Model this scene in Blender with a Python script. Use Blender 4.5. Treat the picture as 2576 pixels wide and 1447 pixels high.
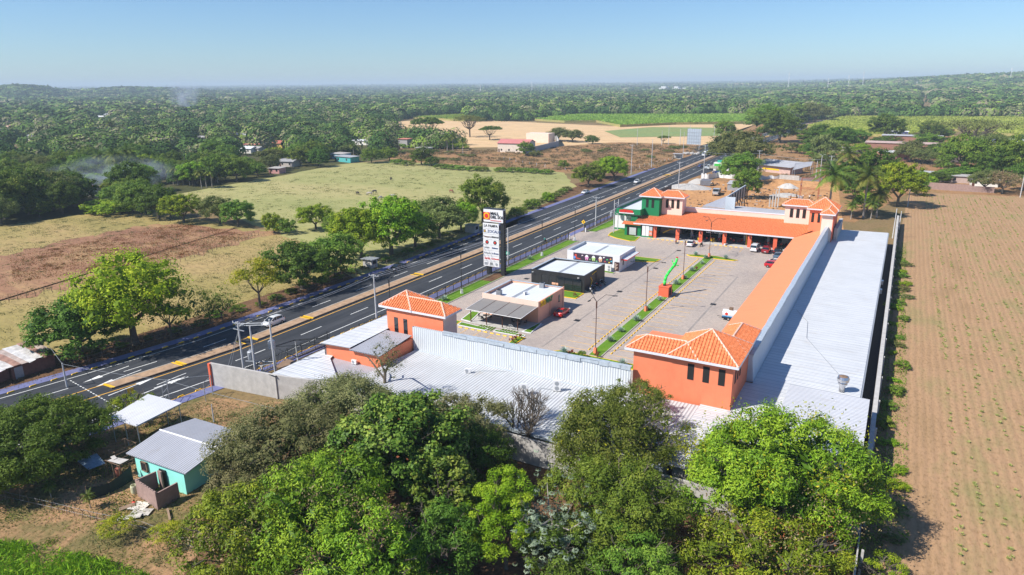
import bpy, math, random
import numpy as np
from mathutils import Vector, Matrix
R=math.radians
for o in list(bpy.data.objects): bpy.data.objects.remove(o)
SC=bpy.context.scene; COL=SC.collection
# ---------------------------------------------------------------- camera
F=1717.;CX=1288.;CY=723.5;H=40.
def _setup(yh0=225.,sl=-0.009,vpx=2300.):
    p1=np.array([0-CX,yh0-CY,F]);p2=np.array([2576-CX,yh0+sl*2576-CY,F])
    U=np.cross(p2,p1);U/=np.linalg.norm(U)
    if U[1]>0:U=-U
    v=np.array([vpx-CX,yh0+sl*vpx-CY,F]);v/=np.linalg.norm(v)
    X=np.cross(v,U);X/=np.linalg.norm(X)
    if X[0]<0:X=-X
    return np.array([X,v,U])
CM=_setup()
def G(x,y,z=0.):
    """a reading on the photograph (x,y) turned into the real place it shows, at height z"""
    c=CM@np.array([x-CX,y-CY,F]); t=(z-H)/c[2]
    return (float(c[0]*t),float(c[1]*t),z)
def PX(P):
    c=CM.T@(np.asarray(P,float)-np.array([0,0,H])); return (CX+F*c[0]/c[2],CY+F*c[1]/c[2],c[2])
cd=bpy.data.cameras.new('camera'); cam=bpy.data.objects.new('camera',cd); COL.objects.link(cam)
cd.sensor_width=36; cd.lens=F/2576*36; cd.clip_start=.5; cd.clip_end=40000
mw=Matrix.Identity(4)
for i in range(3):
    mw[i][0]=CM[i,0]; mw[i][1]=-CM[i,1]; mw[i][2]=-CM[i,2]
mw[2][3]=H; cam.matrix_world=mw; SC.camera=cam
# ---------------------------------------------------------------- world, sun, exposure
W=bpy.data.worlds.new("World"); SC.world=W; W.use_nodes=True
nt=W.node_tree; bg=nt.nodes['Background']; sky=nt.nodes.new('ShaderNodeTexSky')
sky.sky_type='NISHITA'; sky.sun_disc=False; sky.sun_elevation=R(45.5); sky.sun_rotation=R(220)
sky.altitude=0; sky.air_density=1.0; sky.dust_density=.2; sky.ozone_density=3
tn=nt.nodes.new('ShaderNodeMixRGB'); tn.blend_type='MULTIPLY'; tn.inputs[0].default_value=1; tn.inputs[2].default_value=(.66,.85,1.08,1)
nt.links.new(sky.outputs[0],tn.inputs[1]); nt.links.new(tn.outputs[0],bg.inputs[0]); bg.inputs[1].default_value=.088
sd=Vector((-.63,-.745,1.)).normalized()
L=bpy.data.lights.new('sun','SUN'); L.energy=5.0; L.angle=R(.5); L.color=(1,.95,.86)
so=bpy.data.objects.new('sun',L); COL.objects.link(so); so.rotation_euler=sd.to_track_quat('Z','Y').to_euler(); so.location=(0,0,300)
SC.view_settings.view_transform='Standard'; SC.view_settings.look='None'; SC.view_settings.gamma=1; SC.view_settings.exposure=0.52
SC.render.engine='CYCLES'; SC.cycles.max_bounces=6; SC.cycles.volume_bounces=0; SC.cycles.diffuse_bounces=2; SC.cycles.transparent_max_bounces=4
# ---------------------------------------------------------------- helpers
rng=np.random.default_rng(7); random.seed(7)
class MB:
    def __init__(s): s.v=[]; s.f=[]; s.m=[]
    def add(s,vs,fs,m=0):
        b=len(s.v); s.v+= [tuple(map(float,q)) for q in vs]; s.f+=[tuple(b+i for i in f) for f in fs]; s.m+=[m]*len(fs); return s
    def box(s,x0,x1,y0,y1,z0,z1,m=0):
        return s.add([(x0,y0,z0),(x1,y0,z0),(x1,y1,z0),(x0,y1,z0),(x0,y0,z1),(x1,y0,z1),(x1,y1,z1),(x0,y1,z1)],
          [(0,3,2,1),(4,5,6,7),(0,1,5,4),(1,2,6,5),(2,3,7,6),(3,0,4,7)],m)
    def obox(s,c,sx,sy,sz,rz=0,m=0,tilt=0):
        Mx=Matrix.Rotation(rz,3,'Z')@Matrix.Rotation(tilt,3,'X'); q=[]
        for k in (-.5,.5):
            for a,b in ((-.5,-.5),(.5,-.5),(.5,.5),(-.5,.5)):
                w=Mx@Vector((a*sx,b*sy,k*sz)); q.append((c[0]+w.x,c[1]+w.y,c[2]+w.z))
        return s.add(q,[(0,3,2,1),(4,5,6,7),(0,1,5,4),(1,2,6,5),(2,3,7,6),(3,0,4,7)],m)
    def quad(s,*p,m=0): return s.add(p,[tuple(range(len(p)))],m)
    def prism(s,pts,z0,z1,m=0):
        n=len(pts); v=[(x,y,z0) for x,y in pts]+[(x,y,z1) for x,y in pts]
        a=sum(pts[i][0]*pts[(i+1)%n][1]-pts[(i+1)%n][0]*pts[i][1] for i in range(n))
        f=[tuple(range(n,2*n)),tuple(range(n-1,-1,-1))]+[(i,(i+1)%n,n+(i+1)%n,n+i) for i in range(n)]
        if a<0: f=[tuple(reversed(q)) for q in f]
        return s.add(v,f,m)
    def tube(s,p0,p1,r0,r1=None,n=8,m=0,cap=True):
        r1=r0 if r1 is None else r1; p0=Vector(p0);p1=Vector(p1); d=(p1-p0)
        if d.length<1e-6: return s
        d.normalize(); a=d.orthogonal().normalized(); b=d.cross(a); v=[]
        for p,r in ((p0,r0),(p1,r1)):
            for i in range(n):
                t=2*math.pi*i/n; v.append(p+a*(r*math.cos(t))+b*(r*math.sin(t)))
        f=[(i,(i+1)%n,n+(i+1)%n,n+i) for i in range(n)]
        if cap: f+=[tuple(range(n-1,-1,-1)),tuple(range(n,2*n))]
        return s.add(v,f,m)
    def path(s,pts,r,n=6,m=0):
        rr=r if isinstance(r,(list,tuple)) else [r]*len(pts)
        for i in range(len(pts)-1): s.tube(pts[i],pts[i+1],rr[i],rr[i+1],n,m)
        return s
    def lathe(s,c,prof,n=12,m=0):
        v=[];f=[];k=len(prof)
        for r,z in prof:
            for i in range(n):
                t=2*math.pi*i/n; v.append((c[0]+r*math.cos(t),c[1]+r*math.sin(t),c[2]+z))
        for j in range(k-1):
            for i in range(n): f.append((j*n+i,j*n+(i+1)%n,(j+1)*n+(i+1)%n,(j+1)*n+i))
        f.append(tuple(range(n-1,-1,-1))); f.append(tuple((k-1)*n+i for i in range(n)))
        return s.add(v,f,m)
    def sphere(s,c,rx,ry=None,rz=None,n=10,k=6,m=0):
        ry=rx if ry is None else ry; rz=rx if rz is None else rz; v=[];f=[]
        for j in range(1,k):
            ph=math.pi*j/k
            for i in range(n):
                t=2*math.pi*i/n; v.append((c[0]+rx*math.sin(ph)*math.cos(t),c[1]+ry*math.sin(ph)*math.sin(t),c[2]+rz*math.cos(ph)))
        v+=[(c[0],c[1],c[2]+rz),(c[0],c[1],c[2]-rz)]; T=len(v)-2
        for j in range(k-2):
            for i in range(n): f.append((j*n+i,(j+1)*n+i,(j+1)*n+(i+1)%n,j*n+(i+1)%n))
        for i in range(n): f.append((T,i,(i+1)%n)); f.append((T+1,(k-2)*n+(i+1)%n,(k-2)*n+i))
        return s.add(v,f,m)
    def loft(s,rings,m=0,cap=True):
        n=len(rings[0]); v=[p for r in rings for p in r]; f=[]
        for j in range(len(rings)-1):
            for i in range(n): f.append((j*n+i,j*n+(i+1)%n,(j+1)*n+(i+1)%n,(j+1)*n+i))
        if cap: f.append(tuple(range(n-1,-1,-1))); f.append(tuple((len(rings)-1)*n+i for i in range(n)))
        return s.add(v,f,m)
    def build(s,name,mats,parent=None,smooth=False,world=False):
        if not s.f: return None
        me=bpy.data.meshes.new(name)
        off=parent.location if (world and parent) else (0,0,0)
        me.from_pydata([(a-off[0],b-off[1],c-off[2]) for a,b,c in s.v],[],s.f)
        for mm in (mats if isinstance(mats,(list,tuple)) else [mats]): me.materials.append(mm)
        me.polygons.foreach_set('material_index',s.m)
        if smooth: me.polygons.foreach_set('use_smooth',[True]*len(s.f))
        me.update()
        o=bpy.data.objects.new(name,me); COL.objects.link(o)
        if parent: o.parent=parent
        return o
def tag(o,label=None,cat=None,group=None,kind=None):
    if label:o['label']=label
    if cat:o['category']=cat
    if group:o['group']=group
    if kind:o['kind']=kind
    return o
def thing(name,label,cat,loc=(0,0,0),rz=0,group=None):
    o=bpy.data.objects.new(name,None); COL.objects.link(o); o.empty_display_size=.3
    o.location=loc; o.rotation_euler=(0,0,rz); return tag(o,label,cat,group)
def dup(src,loc,rz=0,label=None,group=None,scale=None):
    def cp(o,par):
        c=o.copy(); COL.objects.link(c)
        if par: c.parent=par
        for ch in o.children: cp(ch,c)
        return c
    kids=[src]
    r=cp(src,None); r.location=loc; r.rotation_euler=(0,0,rz)
    if scale is not None: r.scale=scale if isinstance(scale,(tuple,list)) else (scale,)*3
    if label:r['label']=label
    if group:r['group']=group
    return r
def struct(name,mb,m): return tag(mb.build(name,m),kind='structure')
_tc={}
def text_into(mb,s,size,place,m=0,ext=.03,bold=.0,align='LEFT',sx=1.):
    """letters as real slabs; place maps (x,y,depth) of the lettering plane to a 3D point"""
    cu=bpy.data.curves.new('t','FONT'); cu.body=s; cu.size=size; cu.extrude=ext/2; cu.offset=bold; cu.align_x=align; cu.resolution_u=2; cu.space_line=.9
    o=bpy.data.objects.new('t',cu); COL.objects.link(o); bpy.context.view_layer.update()
    me=bpy.data.meshes.new_from_object(o.evaluated_get(bpy.context.evaluated_depsgraph_get()))
    mb.add([place(v.co.x*sx,v.co.y,v.co.z+ext/2) for v in me.vertices],[tuple(p.vertices) for p in me.polygons],m)
    bpy.data.objects.remove(o); bpy.data.meshes.remove(me)
# ---------------------------------------------------------------- materials
def N(nt,t,**k):
    n=nt.nodes.new('ShaderNode'+t)
    for a,b in k.items(): setattr(n,a,b)
    return n
def newmat(name):
    m=bpy.data.materials.new(name); m.use_nodes=True; nt=m.node_tree
    return m,nt,nt.nodes['Principled BSDF'],nt.links.new
def ramp(nt,stops,interp='LINEAR'):
    r=N(nt,'ValToRGB'); e=r.color_ramp; e.interpolation=interp
    while len(e.elements)<len(stops): e.elements.new(.5)
    for i,(p,c) in enumerate(stops): e.elements[i].position=p; e.elements[i].color=(c[0],c[1],c[2],1)
    return r
def coord(nt,kind='pos',scale=(1,1,1),rot=0):
    mp=N(nt,'Mapping'); mp.inputs['Scale'].default_value=scale; mp.inputs['Rotation'].default_value=(0,0,rot)
    if kind=='pos': s=N(nt,'NewGeometry').outputs['Position']
    else: s=N(nt,'TexCoord').outputs['Object']
    nt.links.new(s,mp.inputs[0]); return mp.outputs[0]
def noise(nt,co,scale,detail=4,rough=.6,dist=0):
    n=N(nt,'TexNoise'); n.inputs['Scale'].default_value=scale; n.inputs['Detail'].default_value=detail
    n.inputs['Roughness'].default_value=rough; n.inputs['Distortion'].default_value=dist; nt.links.new(co,n.inputs['Vector']); return n.outputs['Fac']
def mix(nt,a,b,fac,mode='MIX'):
    m=N(nt,'MixRGB',blend_type=mode)
    for s,v in ((m.inputs[0],fac),(m.inputs[1],a),(m.inputs[2],b)):
        if hasattr(v,'is_output') or isinstance(v,bpy.types.NodeSocket): nt.links.new(v,s)
        elif isinstance(v,(int,float)): s.default_value=v
        else: s.default_value=(v[0],v[1],v[2],1)
    return m.outputs[0]
def bump(nt,b,h,strength=.3,dist=.05):
    n=N(nt,'Bump'); n.inputs['Strength'].default_value=strength; n.inputs['Distance'].default_value=dist
    nt.links.new(h,n.inputs['Height']); nt.links.new(n.outputs[0],b.inputs['Normal'])
def paint(name,col,rough=.6,var=.14,scale=1.5,metal=0,bmp=0,dirt=0,obj=False,emit=None,coat=0):
    m,nt,b,ln=newmat(name); co=coord(nt,'obj' if obj else 'pos')
    n=noise(nt,co,scale,5,.65); r=ramp(nt,[(.3,[c*(1-var) for c in col]),(.7,[min(1,c*(1+var*.6)) for c in col])]); ln(n,r.inputs[0])
    out=r.outputs[0]
    if dirt:
        n2=noise(nt,coord(nt,'pos',(1.3,1.3,.25)),1.1,6,.7); r2=ramp(nt,[(.5,(0,0,0)),(.75,(1,1,1))]); ln(n2,r2.inputs[0])
        mf=N(nt,'Math',operation='MULTIPLY'); ln(r2.outputs[0],mf.inputs[0]); mf.inputs[1].default_value=dirt
        out=mix(nt,out,[c*.55 for c in col],mf.outputs[0])
    ln(out,b.inputs['Base Color']); b.inputs['Roughness'].default_value=rough; b.inputs['Metallic'].default_value=metal
    if coat: b.inputs['Coat Weight'].default_value=coat
    if bmp: bump(nt,b,noise(nt,co,scale*14,3),bmp,.02)
    return m
def wavy(name,col,axis,period,depth=.25,rough=.45,metal=.0,var=.1,patch=.12,stripe=.12,joint=0):
    """ribbed metal sheet; axis = world axis across the ribs"""
    m,nt,b,ln=newmat(name); co=coord(nt)
    sp=N(nt,'SeparateXYZ'); ln(co,sp.inputs[0]); mu=N(nt,'Math',operation='MULTIPLY'); ln(sp.outputs[axis],mu.inputs[0]); mu.inputs[1].default_value=2*math.pi/period
    si=N(nt,'Math',operation='SINE'); ln(mu.outputs[0],si.inputs[0]); h=N(nt,'MapRange'); h.inputs[1].default_value=-1; ln(si.outputs[0],h.inputs[0])
    n=noise(nt,coord(nt,'pos',(.25,.25,.25)),1.,6,.7); r=ramp(nt,[(.35,[c*(1-patch) for c in col]),(.65,col)]); ln(n,r.inputs[0])
    r2=ramp(nt,[(.0,[1-stripe]*3),(.35,[1,1,1])]); ln(h.outputs[0],r2.inputs[0])
    out=mix(nt,r.outputs[0],r2.outputs[0],1.,'MULTIPLY')
    st=[.12,.12,.12]; st[axis]=3.; n3=noise(nt,coord(nt,'pos',tuple(st)),1.2,4,.7); r3=ramp(nt,[(.4,[1-var]*3),(.6,(1,1,1))]); ln(n3,r3.inputs[0])
    out=mix(nt,out,r3.outputs[0],1.,'MULTIPLY')
    if joint:
        fr=N(nt,'Math',operation='FRACT'); dv=N(nt,'Math',operation='DIVIDE'); ln(sp.outputs[axis],dv.inputs[0]); dv.inputs[1].default_value=joint; ln(dv.outputs[0],fr.inputs[0])
        r4=ramp(nt,[(.0,(.62,.66,.7)),(.09,(.75,.78,.82)),(.14,(1,1,1))]); ln(fr.outputs[0],r4.inputs[0]); out=mix(nt,out,r4.outputs[0],1.,'MULTIPLY')
    st=[.5,.5,.5]; st[axis]=1.6; n5=noise(nt,coord(nt,'pos',tuple(st)),.55,8,.75); r5=ramp(nt,[(.56,(1,1,1)),(.72,(.88,.80,.70)),(.82,(.74,.60,.48))]); ln(n5,r5.inputs[0]); out=mix(nt,out,r5.outputs[0],.8,'MULTIPLY')
    ln(out,b.inputs['Base Color']); b.inputs['Roughness'].default_value=rough; b.inputs['Metallic'].default_value=metal
    bump(nt,b,h.outputs[0],depth,period*.3); return m
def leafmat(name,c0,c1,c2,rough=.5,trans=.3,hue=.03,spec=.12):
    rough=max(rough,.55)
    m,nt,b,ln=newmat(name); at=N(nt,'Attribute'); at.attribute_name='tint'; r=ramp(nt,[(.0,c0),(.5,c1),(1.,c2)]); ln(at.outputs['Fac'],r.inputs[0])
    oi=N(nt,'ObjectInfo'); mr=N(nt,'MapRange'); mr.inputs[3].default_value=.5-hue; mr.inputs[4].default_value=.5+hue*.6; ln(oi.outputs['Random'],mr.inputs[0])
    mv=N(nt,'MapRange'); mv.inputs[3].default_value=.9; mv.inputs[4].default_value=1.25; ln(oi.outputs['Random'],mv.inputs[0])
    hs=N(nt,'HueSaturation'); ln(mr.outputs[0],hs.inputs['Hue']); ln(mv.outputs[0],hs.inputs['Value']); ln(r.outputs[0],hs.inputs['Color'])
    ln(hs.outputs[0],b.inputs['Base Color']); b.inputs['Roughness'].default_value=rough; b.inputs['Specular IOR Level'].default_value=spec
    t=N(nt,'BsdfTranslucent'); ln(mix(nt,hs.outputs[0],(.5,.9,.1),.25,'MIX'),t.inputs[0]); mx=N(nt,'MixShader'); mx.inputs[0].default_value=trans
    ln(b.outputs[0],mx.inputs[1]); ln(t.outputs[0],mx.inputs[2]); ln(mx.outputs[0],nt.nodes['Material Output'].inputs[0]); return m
def ground(name,stops,scale=.08,fine=3.,stretch=(1,1,1),fstops=None,bmp=.5,rot=0,rough=.95):
    """earth or grass: broad patches times fine clumps"""
    m,nt,b,ln=newmat(name); n=noise(nt,coord(nt,'pos',stretch,rot),scale,8,.68,.4); r=ramp(nt,stops); ln(n,r.inputs[0])
    f=noise(nt,coord(nt,'pos',stretch,rot),fine,5,.75); r2=ramp(nt,fstops or [(.35,(.62,.62,.6)),(.5,(1,1,1)),(.7,(1.12,1.1,1.05))]); ln(f,r2.inputs[0])
    out=mix(nt,r.outputs[0],r2.outputs[0],1.,'MULTIPLY'); ln(out,b.inputs['Base Color']); b.inputs['Roughness'].default_value=rough; b.inputs['Specular IOR Level'].default_value=.15
    bump(nt,b,f,bmp,.15); return m
M={}
M['orange']=paint('orange_stucco',(.78,.21,.10),.8,.08,.8,bmp=.1,dirt=.22)
M['orange_dk']=paint('orange_column',(.72,.13,.06),.8,.08,.8)
M['peach']=paint('peach_stucco',(.80,.42,.28),.8,.06,.8,bmp=.1)
M['cream']=paint('cream_stucco',(.76,.58,.48),.8,.06,.7)
M['white']=paint('white_paint',(.70,.70,.71),.6,.06,1)
M['trimwhite']=paint('white_trim',(.66,.67,.72),.6,.08,2)
M['green']=paint('green_paint',(.0,.19,.065),.6,.08,1)
M['black']=paint('black_cladding',(.018,.019,.022),.5,.3,1.5)
M['dark']=paint('dark_metal',(.02,.022,.025),.5,.2,2)
M['brown']=paint('brown_metal',(.10,.035,.02),.6,.2,2)
M['galv']=paint('galvanised',(.36,.38,.41),.45,.15,3,metal=.3)
M['conc']=paint('concrete',(.46,.44,.42),.9,.18,1.2,dirt=.3,bmp=.2)
M['concpole']=paint('pole_concrete',(.52,.52,.53),.8,.12,2)
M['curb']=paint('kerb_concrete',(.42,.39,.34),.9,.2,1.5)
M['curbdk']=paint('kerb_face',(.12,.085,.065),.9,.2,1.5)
M['yellow']=paint('yellow_paint',(.85,.50,.01),.6,.1,2)
M['yline']=paint('yellow_line',(.70,.38,.06),.8,.2,1)
M['wline']=paint('white_line',(.72,.72,.70),.8,.15,1)
M['red']=paint('red_paint',(.65,.03,.02),.5,.1,2)
M['glass'],_nt,_b,_=newmat('dark_glass'); _b.inputs['Base Color'].default_value=(.012,.018,.024,1); _b.inputs['Roughness'].default_value=.08; _b.inputs['Specular IOR Level'].default_value=.7
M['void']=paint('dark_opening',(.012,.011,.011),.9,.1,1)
M['rubber']=paint('tyre_rubber',(.015,.015,.016),.85,.1,5)
M['chrome']=paint('steel',(.6,.6,.62),.25,.05,5,metal=.9)
M['wood']=paint('old_wood',(.20,.13,.085),.9,.3,3)
M['fabric']=paint('tarp_dark_green',(.012,.03,.028),.8,.3,2)
M['skin']=paint('skin',(.35,.19,.12),.6,.05,3)
M['bark']=paint('bark',(.13,.105,.08),.95,.3,3)
M['barkpale']=paint('bark_pale',(.34,.30,.26),.95,.25,3)
M['mint']=paint('mint_wall',(.30,.80,.70),.8,.06,.8,dirt=.08)
M['brick']=paint('grey_pink_block',(.33,.22,.19),.9,.2,2)
M['brick2']=paint('red_brick',(.22,.10,.075),.9,.25,2)
M['blue']=paint('blue_path',(.14,.15,.30),.8,.2,.8)
def carpaint(n,c): 
    m,nt,b,ln=newmat(n); b.inputs['Base Color'].default_value=(*c,1); b.inputs['Roughness'].default_value=.25; b.inputs['Coat Weight'].default_value=.6; b.inputs['Metallic'].default_value=.15; return m
M['cwhite']=carpaint('car_white',(.78,.78,.79)); M['cred']=carpaint('car_red',(.6,.012,.015)); M['cblack']=carpaint('car_black',(.012,.013,.016))
M['cmaroon']=carpaint('car_maroon',(.30,.012,.02)); M['cblue']=carpaint('car_grey_blue',(.10,.16,.22)); M['csilver']=carpaint('car_silver',(.5,.52,.54)); M['cnavy']=carpaint('car_navy',(.02,.06,.2))
M['lampred']=paint('tail_lamp',(.4,.01,.01),.3,.05,3); M['lampw']=paint('head_lamp',(.7,.72,.75),.15,.05,3)
# roofs
M['roofwhite']=wavy('white_sheet_roof_across_y',(.65,.665,.69),1,.42,.4,.5,0,.10,.10,.10,joint=1.05)
M['roofwhite2']=wavy('white_sheet_roof_across_x',(.57,.585,.61),0,.42,.7,.5,0,.10,.12,.14)
M['sidingx']=wavy('white_siding_across_x',(.60,.635,.67),0,.34,.5,.5,0,.06,.05,.14)
M['sidingy']=wavy('white_siding_across_y',(.58,.64,.71),1,.34,.4,.5,0,.06,.05,.08)
M['roofflare']=wavy('near_sheet_roof_across_y',(.60,.61,.65),1,.36,.6,.5,0,.06,.08,.24)
M['roofplain']=wavy('kiosk_sheet_roof',(.66,.69,.72),0,.5,.25,.5,0,.06,.08,.05)
M['roofgrey']=wavy('grey_sheet_roof',(.44,.45,.50),0,.30,.7,.5,.1,.06,.1,.22)
M['roofgreyfar']=wavy('grey_sheet_roof_far',(.46,.46,.49),1,.5,.4,.6,0,.10,.2,.1)
M['rooforange']=wavy('orange_sheet_roof',(.80,.25,.11),1,.6,.1,.7,0,.04,.03,.03)
M['tin']=paint('tin_flashing',(.48,.54,.60),.35,.2,2.5,metal=.2,bmp=.6)
M['cap']=paint('mortar_cap',(.80,.50,.40),.85,.15,4)
def tilemat(name,dz):
    m,nt,b,ln=newmat(name); co=coord(nt); n=noise(nt,co,3.2,6,.8)
    r=ramp(nt,[(.3,(.40,.10,.04)),(.5,(.72,.20,.07)),(.72,(.88,.38,.20))]); ln(n,r.inputs[0])
    sp=N(nt,'SeparateXYZ'); ln(co,sp.inputs[0]); dv=N(nt,'Math',operation='DIVIDE'); ln(sp.outputs[2],dv.inputs[0]); dv.inputs[1].default_value=dz
    fr=N(nt,'Math',operation='FRACT'); ln(dv.outputs[0],fr.inputs[0]); r2=ramp(nt,[(0,(.45,.4,.4)),(.14,(1,1,1)),(1,(.94,.94,.94))]); ln(fr.outputs[0],r2.inputs[0])
    ln(mix(nt,r.outputs[0],r2.outputs[0],1.,'MULTIPLY'),b.inputs['Base Color']); b.inputs['Roughness'].default_value=.75; b.inputs['Specular IOR Level'].default_value=.3; return m
M['tile']=tilemat('clay_tile_steep',.25); M['tilelow']=tilemat('clay_tile_low',.09)
# ---------------------------------------------------------------- terrain
def sstep(a,b,x):
    t=np.clip((np.asarray(x,float)-a)/(b-a),0,1); return t*t*(3-2*t)
def hgt(x,y):
    x=np.asarray(x,float);y=np.asarray(y,float); d=np.hypot(x,y); th=np.degrees(np.arctan2(x,y))
    h=52*sstep(-17,9,th)**1.6*sstep(900,3800,d)
    for t0,sg,d0,hh in ((-64.2,2.0,3000,30),(-62,3.4,3100,12),(-56.2,3.4,3300,22),(-58.5,1.6,3200,8)):
        h=h+hh*np.exp(-((th-t0)/sg)**2)*np.exp(-((d-d0)/520)**2)
    h=h+sstep(1300,3000,d)*(4*np.sin(x/310+1)*np.sin(y/420)+3*np.sin(x/170+y/230))
    return h
def C0(y): # centre of the highway's median
    return float(np.interp(y,[-60,10,30,38,42,50,57,65,75,154,210,303,415,530,690,761,826,870,930,1000],[-126,-101,-96,-94,-93.3,-91.9,-90.8,-89.6,-89.4,-89.4,-90,-91.8,-94,-94,-91,-86,-75,-60,-28,20]))
rad=[0.]+list(np.geomspace(6,15000,64)); na=200; v=[];f=[]
for r in rad:
    for i in range(na):
        t=2*math.pi*i/na; x=r*math.sin(t);y=r*math.cos(t); v.append((x,y,float(hgt(x,y))-.02 if r>900 else -.02))
for j in range(len(rad)-1):
    for i in range(na): f.append((j*na+i,j*na+(i+1)%na,(j+1)*na+(i+1)%na,(j+1)*na+i))
g=MB(); g.v=v; g.f=f[na:]+[tuple(range(na,2*na))]; g.m=[0]*len(g.f)
g.f[-1]=tuple(range(na,2*na))
M['g_base']=ground('earth_and_dry_grass',[(.3,(.16,.125,.05)),(.5,(.22,.15,.075)),(.7,(.12,.12,.035))],.05,1.5)
M['g_yard']=ground('yard_earth',[(.32,(.11,.12,.035)),(.44,(.21,.16,.07)),(.54,(.36,.215,.115)),(.72,(.44,.26,.14))],.13,1.9,fstops=[(.38,(.5,.52,.42)),(.5,(.95,.95,.95)),(.68,(1.15,1.1,1.05))],bmp=.8)
M['g_pasture']=ground('pasture_grass',[(.3,(.235,.25,.09)),(.5,(.32,.305,.125)),(.7,(.39,.33,.155))],.02,.55,(.45,1.3,1),fstops=[(.36,(.72,.78,.6)),(.5,(1,1,1)),(.66,(1.08,1.06,1.05))],rot=R(35))
M['g_low']=ground('dry_meadow',[(.3,(.22,.19,.06)),(.5,(.32,.25,.095)),(.7,(.40,.27,.13))],.03,.8,(.5,1.4,1),rot=R(35))
M['g_purple']=ground('withered_purple_brown_grass',[(.34,(.38,.24,.12)),(.5,(.29,.155,.09)),(.68,(.22,.105,.07))],.06,.9,(.6,1.5,1),rot=R(30))
M['g_weedy']=ground('brown_weeds',[(.3,(.25,.13,.065)),(.5,(.32,.18,.085)),(.7,(.20,.15,.06))],.05,.7)
M['g_beige']=ground('harvested_field',[(.3,(.56,.36,.19)),(.55,(.62,.43,.24)),(.75,(.48,.34,.17))],.015,.15,(.3,2,1))
M['g_sparse']=ground('thin_green_field',[(.3,(.25,.26,.09)),(.6,(.20,.27,.10))],.02,.3)
M['g_forest']=ground('forest_floor',[(.3,(.045,.055,.018)),(.6,(.09,.085,.03)),(.8,(.14,.10,.045))],.03,.5)
M['g_constr']=ground('dug_earth',[(.3,(.40,.20,.085)),(.5,(.50,.27,.12)),(.7,(.34,.17,.075))],.06,.8,fstops=[(.32,(.5,.45,.42)),(.5,(1,1,1)),(.7,(1.15,1.12,1.1))])
M['g_litter']=ground('leaf_litter',[(.35,(.10,.055,.03)),(.65,(.20,.11,.06))],.3,3)
M['lawn']=ground('lawn_grass',[(.3,(.08,.17,.014)),(.55,(.12,.24,.02)),(.75,(.21,.25,.045))],.35,5,fstops=[(.35,(.65,.7,.6)),(.5,(1,1,1)),(.7,(1.15,1.1,1))])
def cropmat():
    m,nt,b,ln=newmat('ploughed_rows'); co=coord(nt); sp=N(nt,'SeparateXYZ'); ln(co,sp.inputs[0])
    wob=noise(nt,coord(nt,'pos',(.3,.08,1)),1,3); a=N(nt,'Math',operation='MULTIPLY_ADD'); ln(wob,a.inputs[0]); a.inputs[1].default_value=.9; ln(sp.outputs[0],a.inputs[2])
    mu=N(nt,'Math',operation='MULTIPLY'); ln(a.outputs[0],mu.inputs[0]); mu.inputs[1].default_value=2*math.pi/.925
    si=N(nt,'Math',operation='SINE'); ln(mu.outputs[0],si.inputs[0]); mr=N(nt,'MapRange'); mr.inputs[1].default_value=-1; ln(si.outputs[0],mr.inputs[0])
    n=noise(nt,coord(nt,'pos',(1,.35,1)),.12,7,.7); r=ramp(nt,[(.3,(.29,.19,.10)),(.5,(.375,.235,.135)),(.66,(.27,.22,.10))]); ln(n,r.inputs[0])
    r2=ramp(nt,[(0,(.93,.92,.91)),(.6,(1.02,1.01,1.0))]); ln(mr.outputs[0],r2.inputs[0]); out=mix(nt,r.outputs[0],r2.outputs[0],1.,'MULTIPLY')
    f=noise(nt,coord(nt,'pos',(1.4,.5,1)),2.6,6,.75); r3=ramp(nt,[(.33,(.66,.66,.6)),(.5,(1,1,1)),(.7,(1.12,1.1,1.08))]); ln(f,r3.inputs[0]); out=mix(nt,out,r3.outputs[0],1.,'MULTIPLY')
    ln(out,b.inputs['Base Color']); b.inputs['Roughness'].default_value=1; b.inputs['Specular IOR Level'].default_value=.1
    ad=N(nt,'Math',operation='ADD'); ln(mr.outputs[0],ad.inputs[0]); ln(f,ad.inputs[1]); bump(nt,b,ad.outputs[0],.3,.12); return m
M['g_crop']=cropmat()
def pavermat():
    m,nt,b,ln=newmat('concrete_pavers'); br=N(nt,'TexBrick'); ln(coord(nt),br.inputs['Vector']); br.inputs['Scale'].default_value=1; br.inputs['Brick Width'].default_value=.5; br.inputs['Row Height'].default_value=.28; br.inputs['Mortar Size'].default_value=.022
    br.inputs['Color1'].default_value=(.46,.39,.34,1); br.inputs['Color2'].default_value=(.385,.33,.295,1); br.inputs['Mortar'].default_value=(.24,.205,.18,1)
    n=noise(nt,coord(nt,'pos',(1,.5,1)),.11,7,.65); r=ramp(nt,[(.32,(.80,.80,.83)),(.5,(1,.99,.98)),(.7,(1.08,1.05,1.02))]); ln(n,r.inputs[0]); out=mix(nt,br.outputs[0],r.outputs[0],1.,'MULTIPLY')
    f=noise(nt,coord(nt),1.7,6,.7); r2=ramp(nt,[(.3,(.82,.82,.82)),(.55,(1,1,1)),(.75,(1.08,1.08,1.08))]); ln(f,r2.inputs[0]); out=mix(nt,out,r2.outputs[0],1.,'MULTIPLY')
    ln(out,b.inputs['Base Color']); b.inputs['Roughness'].default_value=.9; bump(nt,b,f,.25,.02); return m
M['paver']=pavermat()
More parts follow.
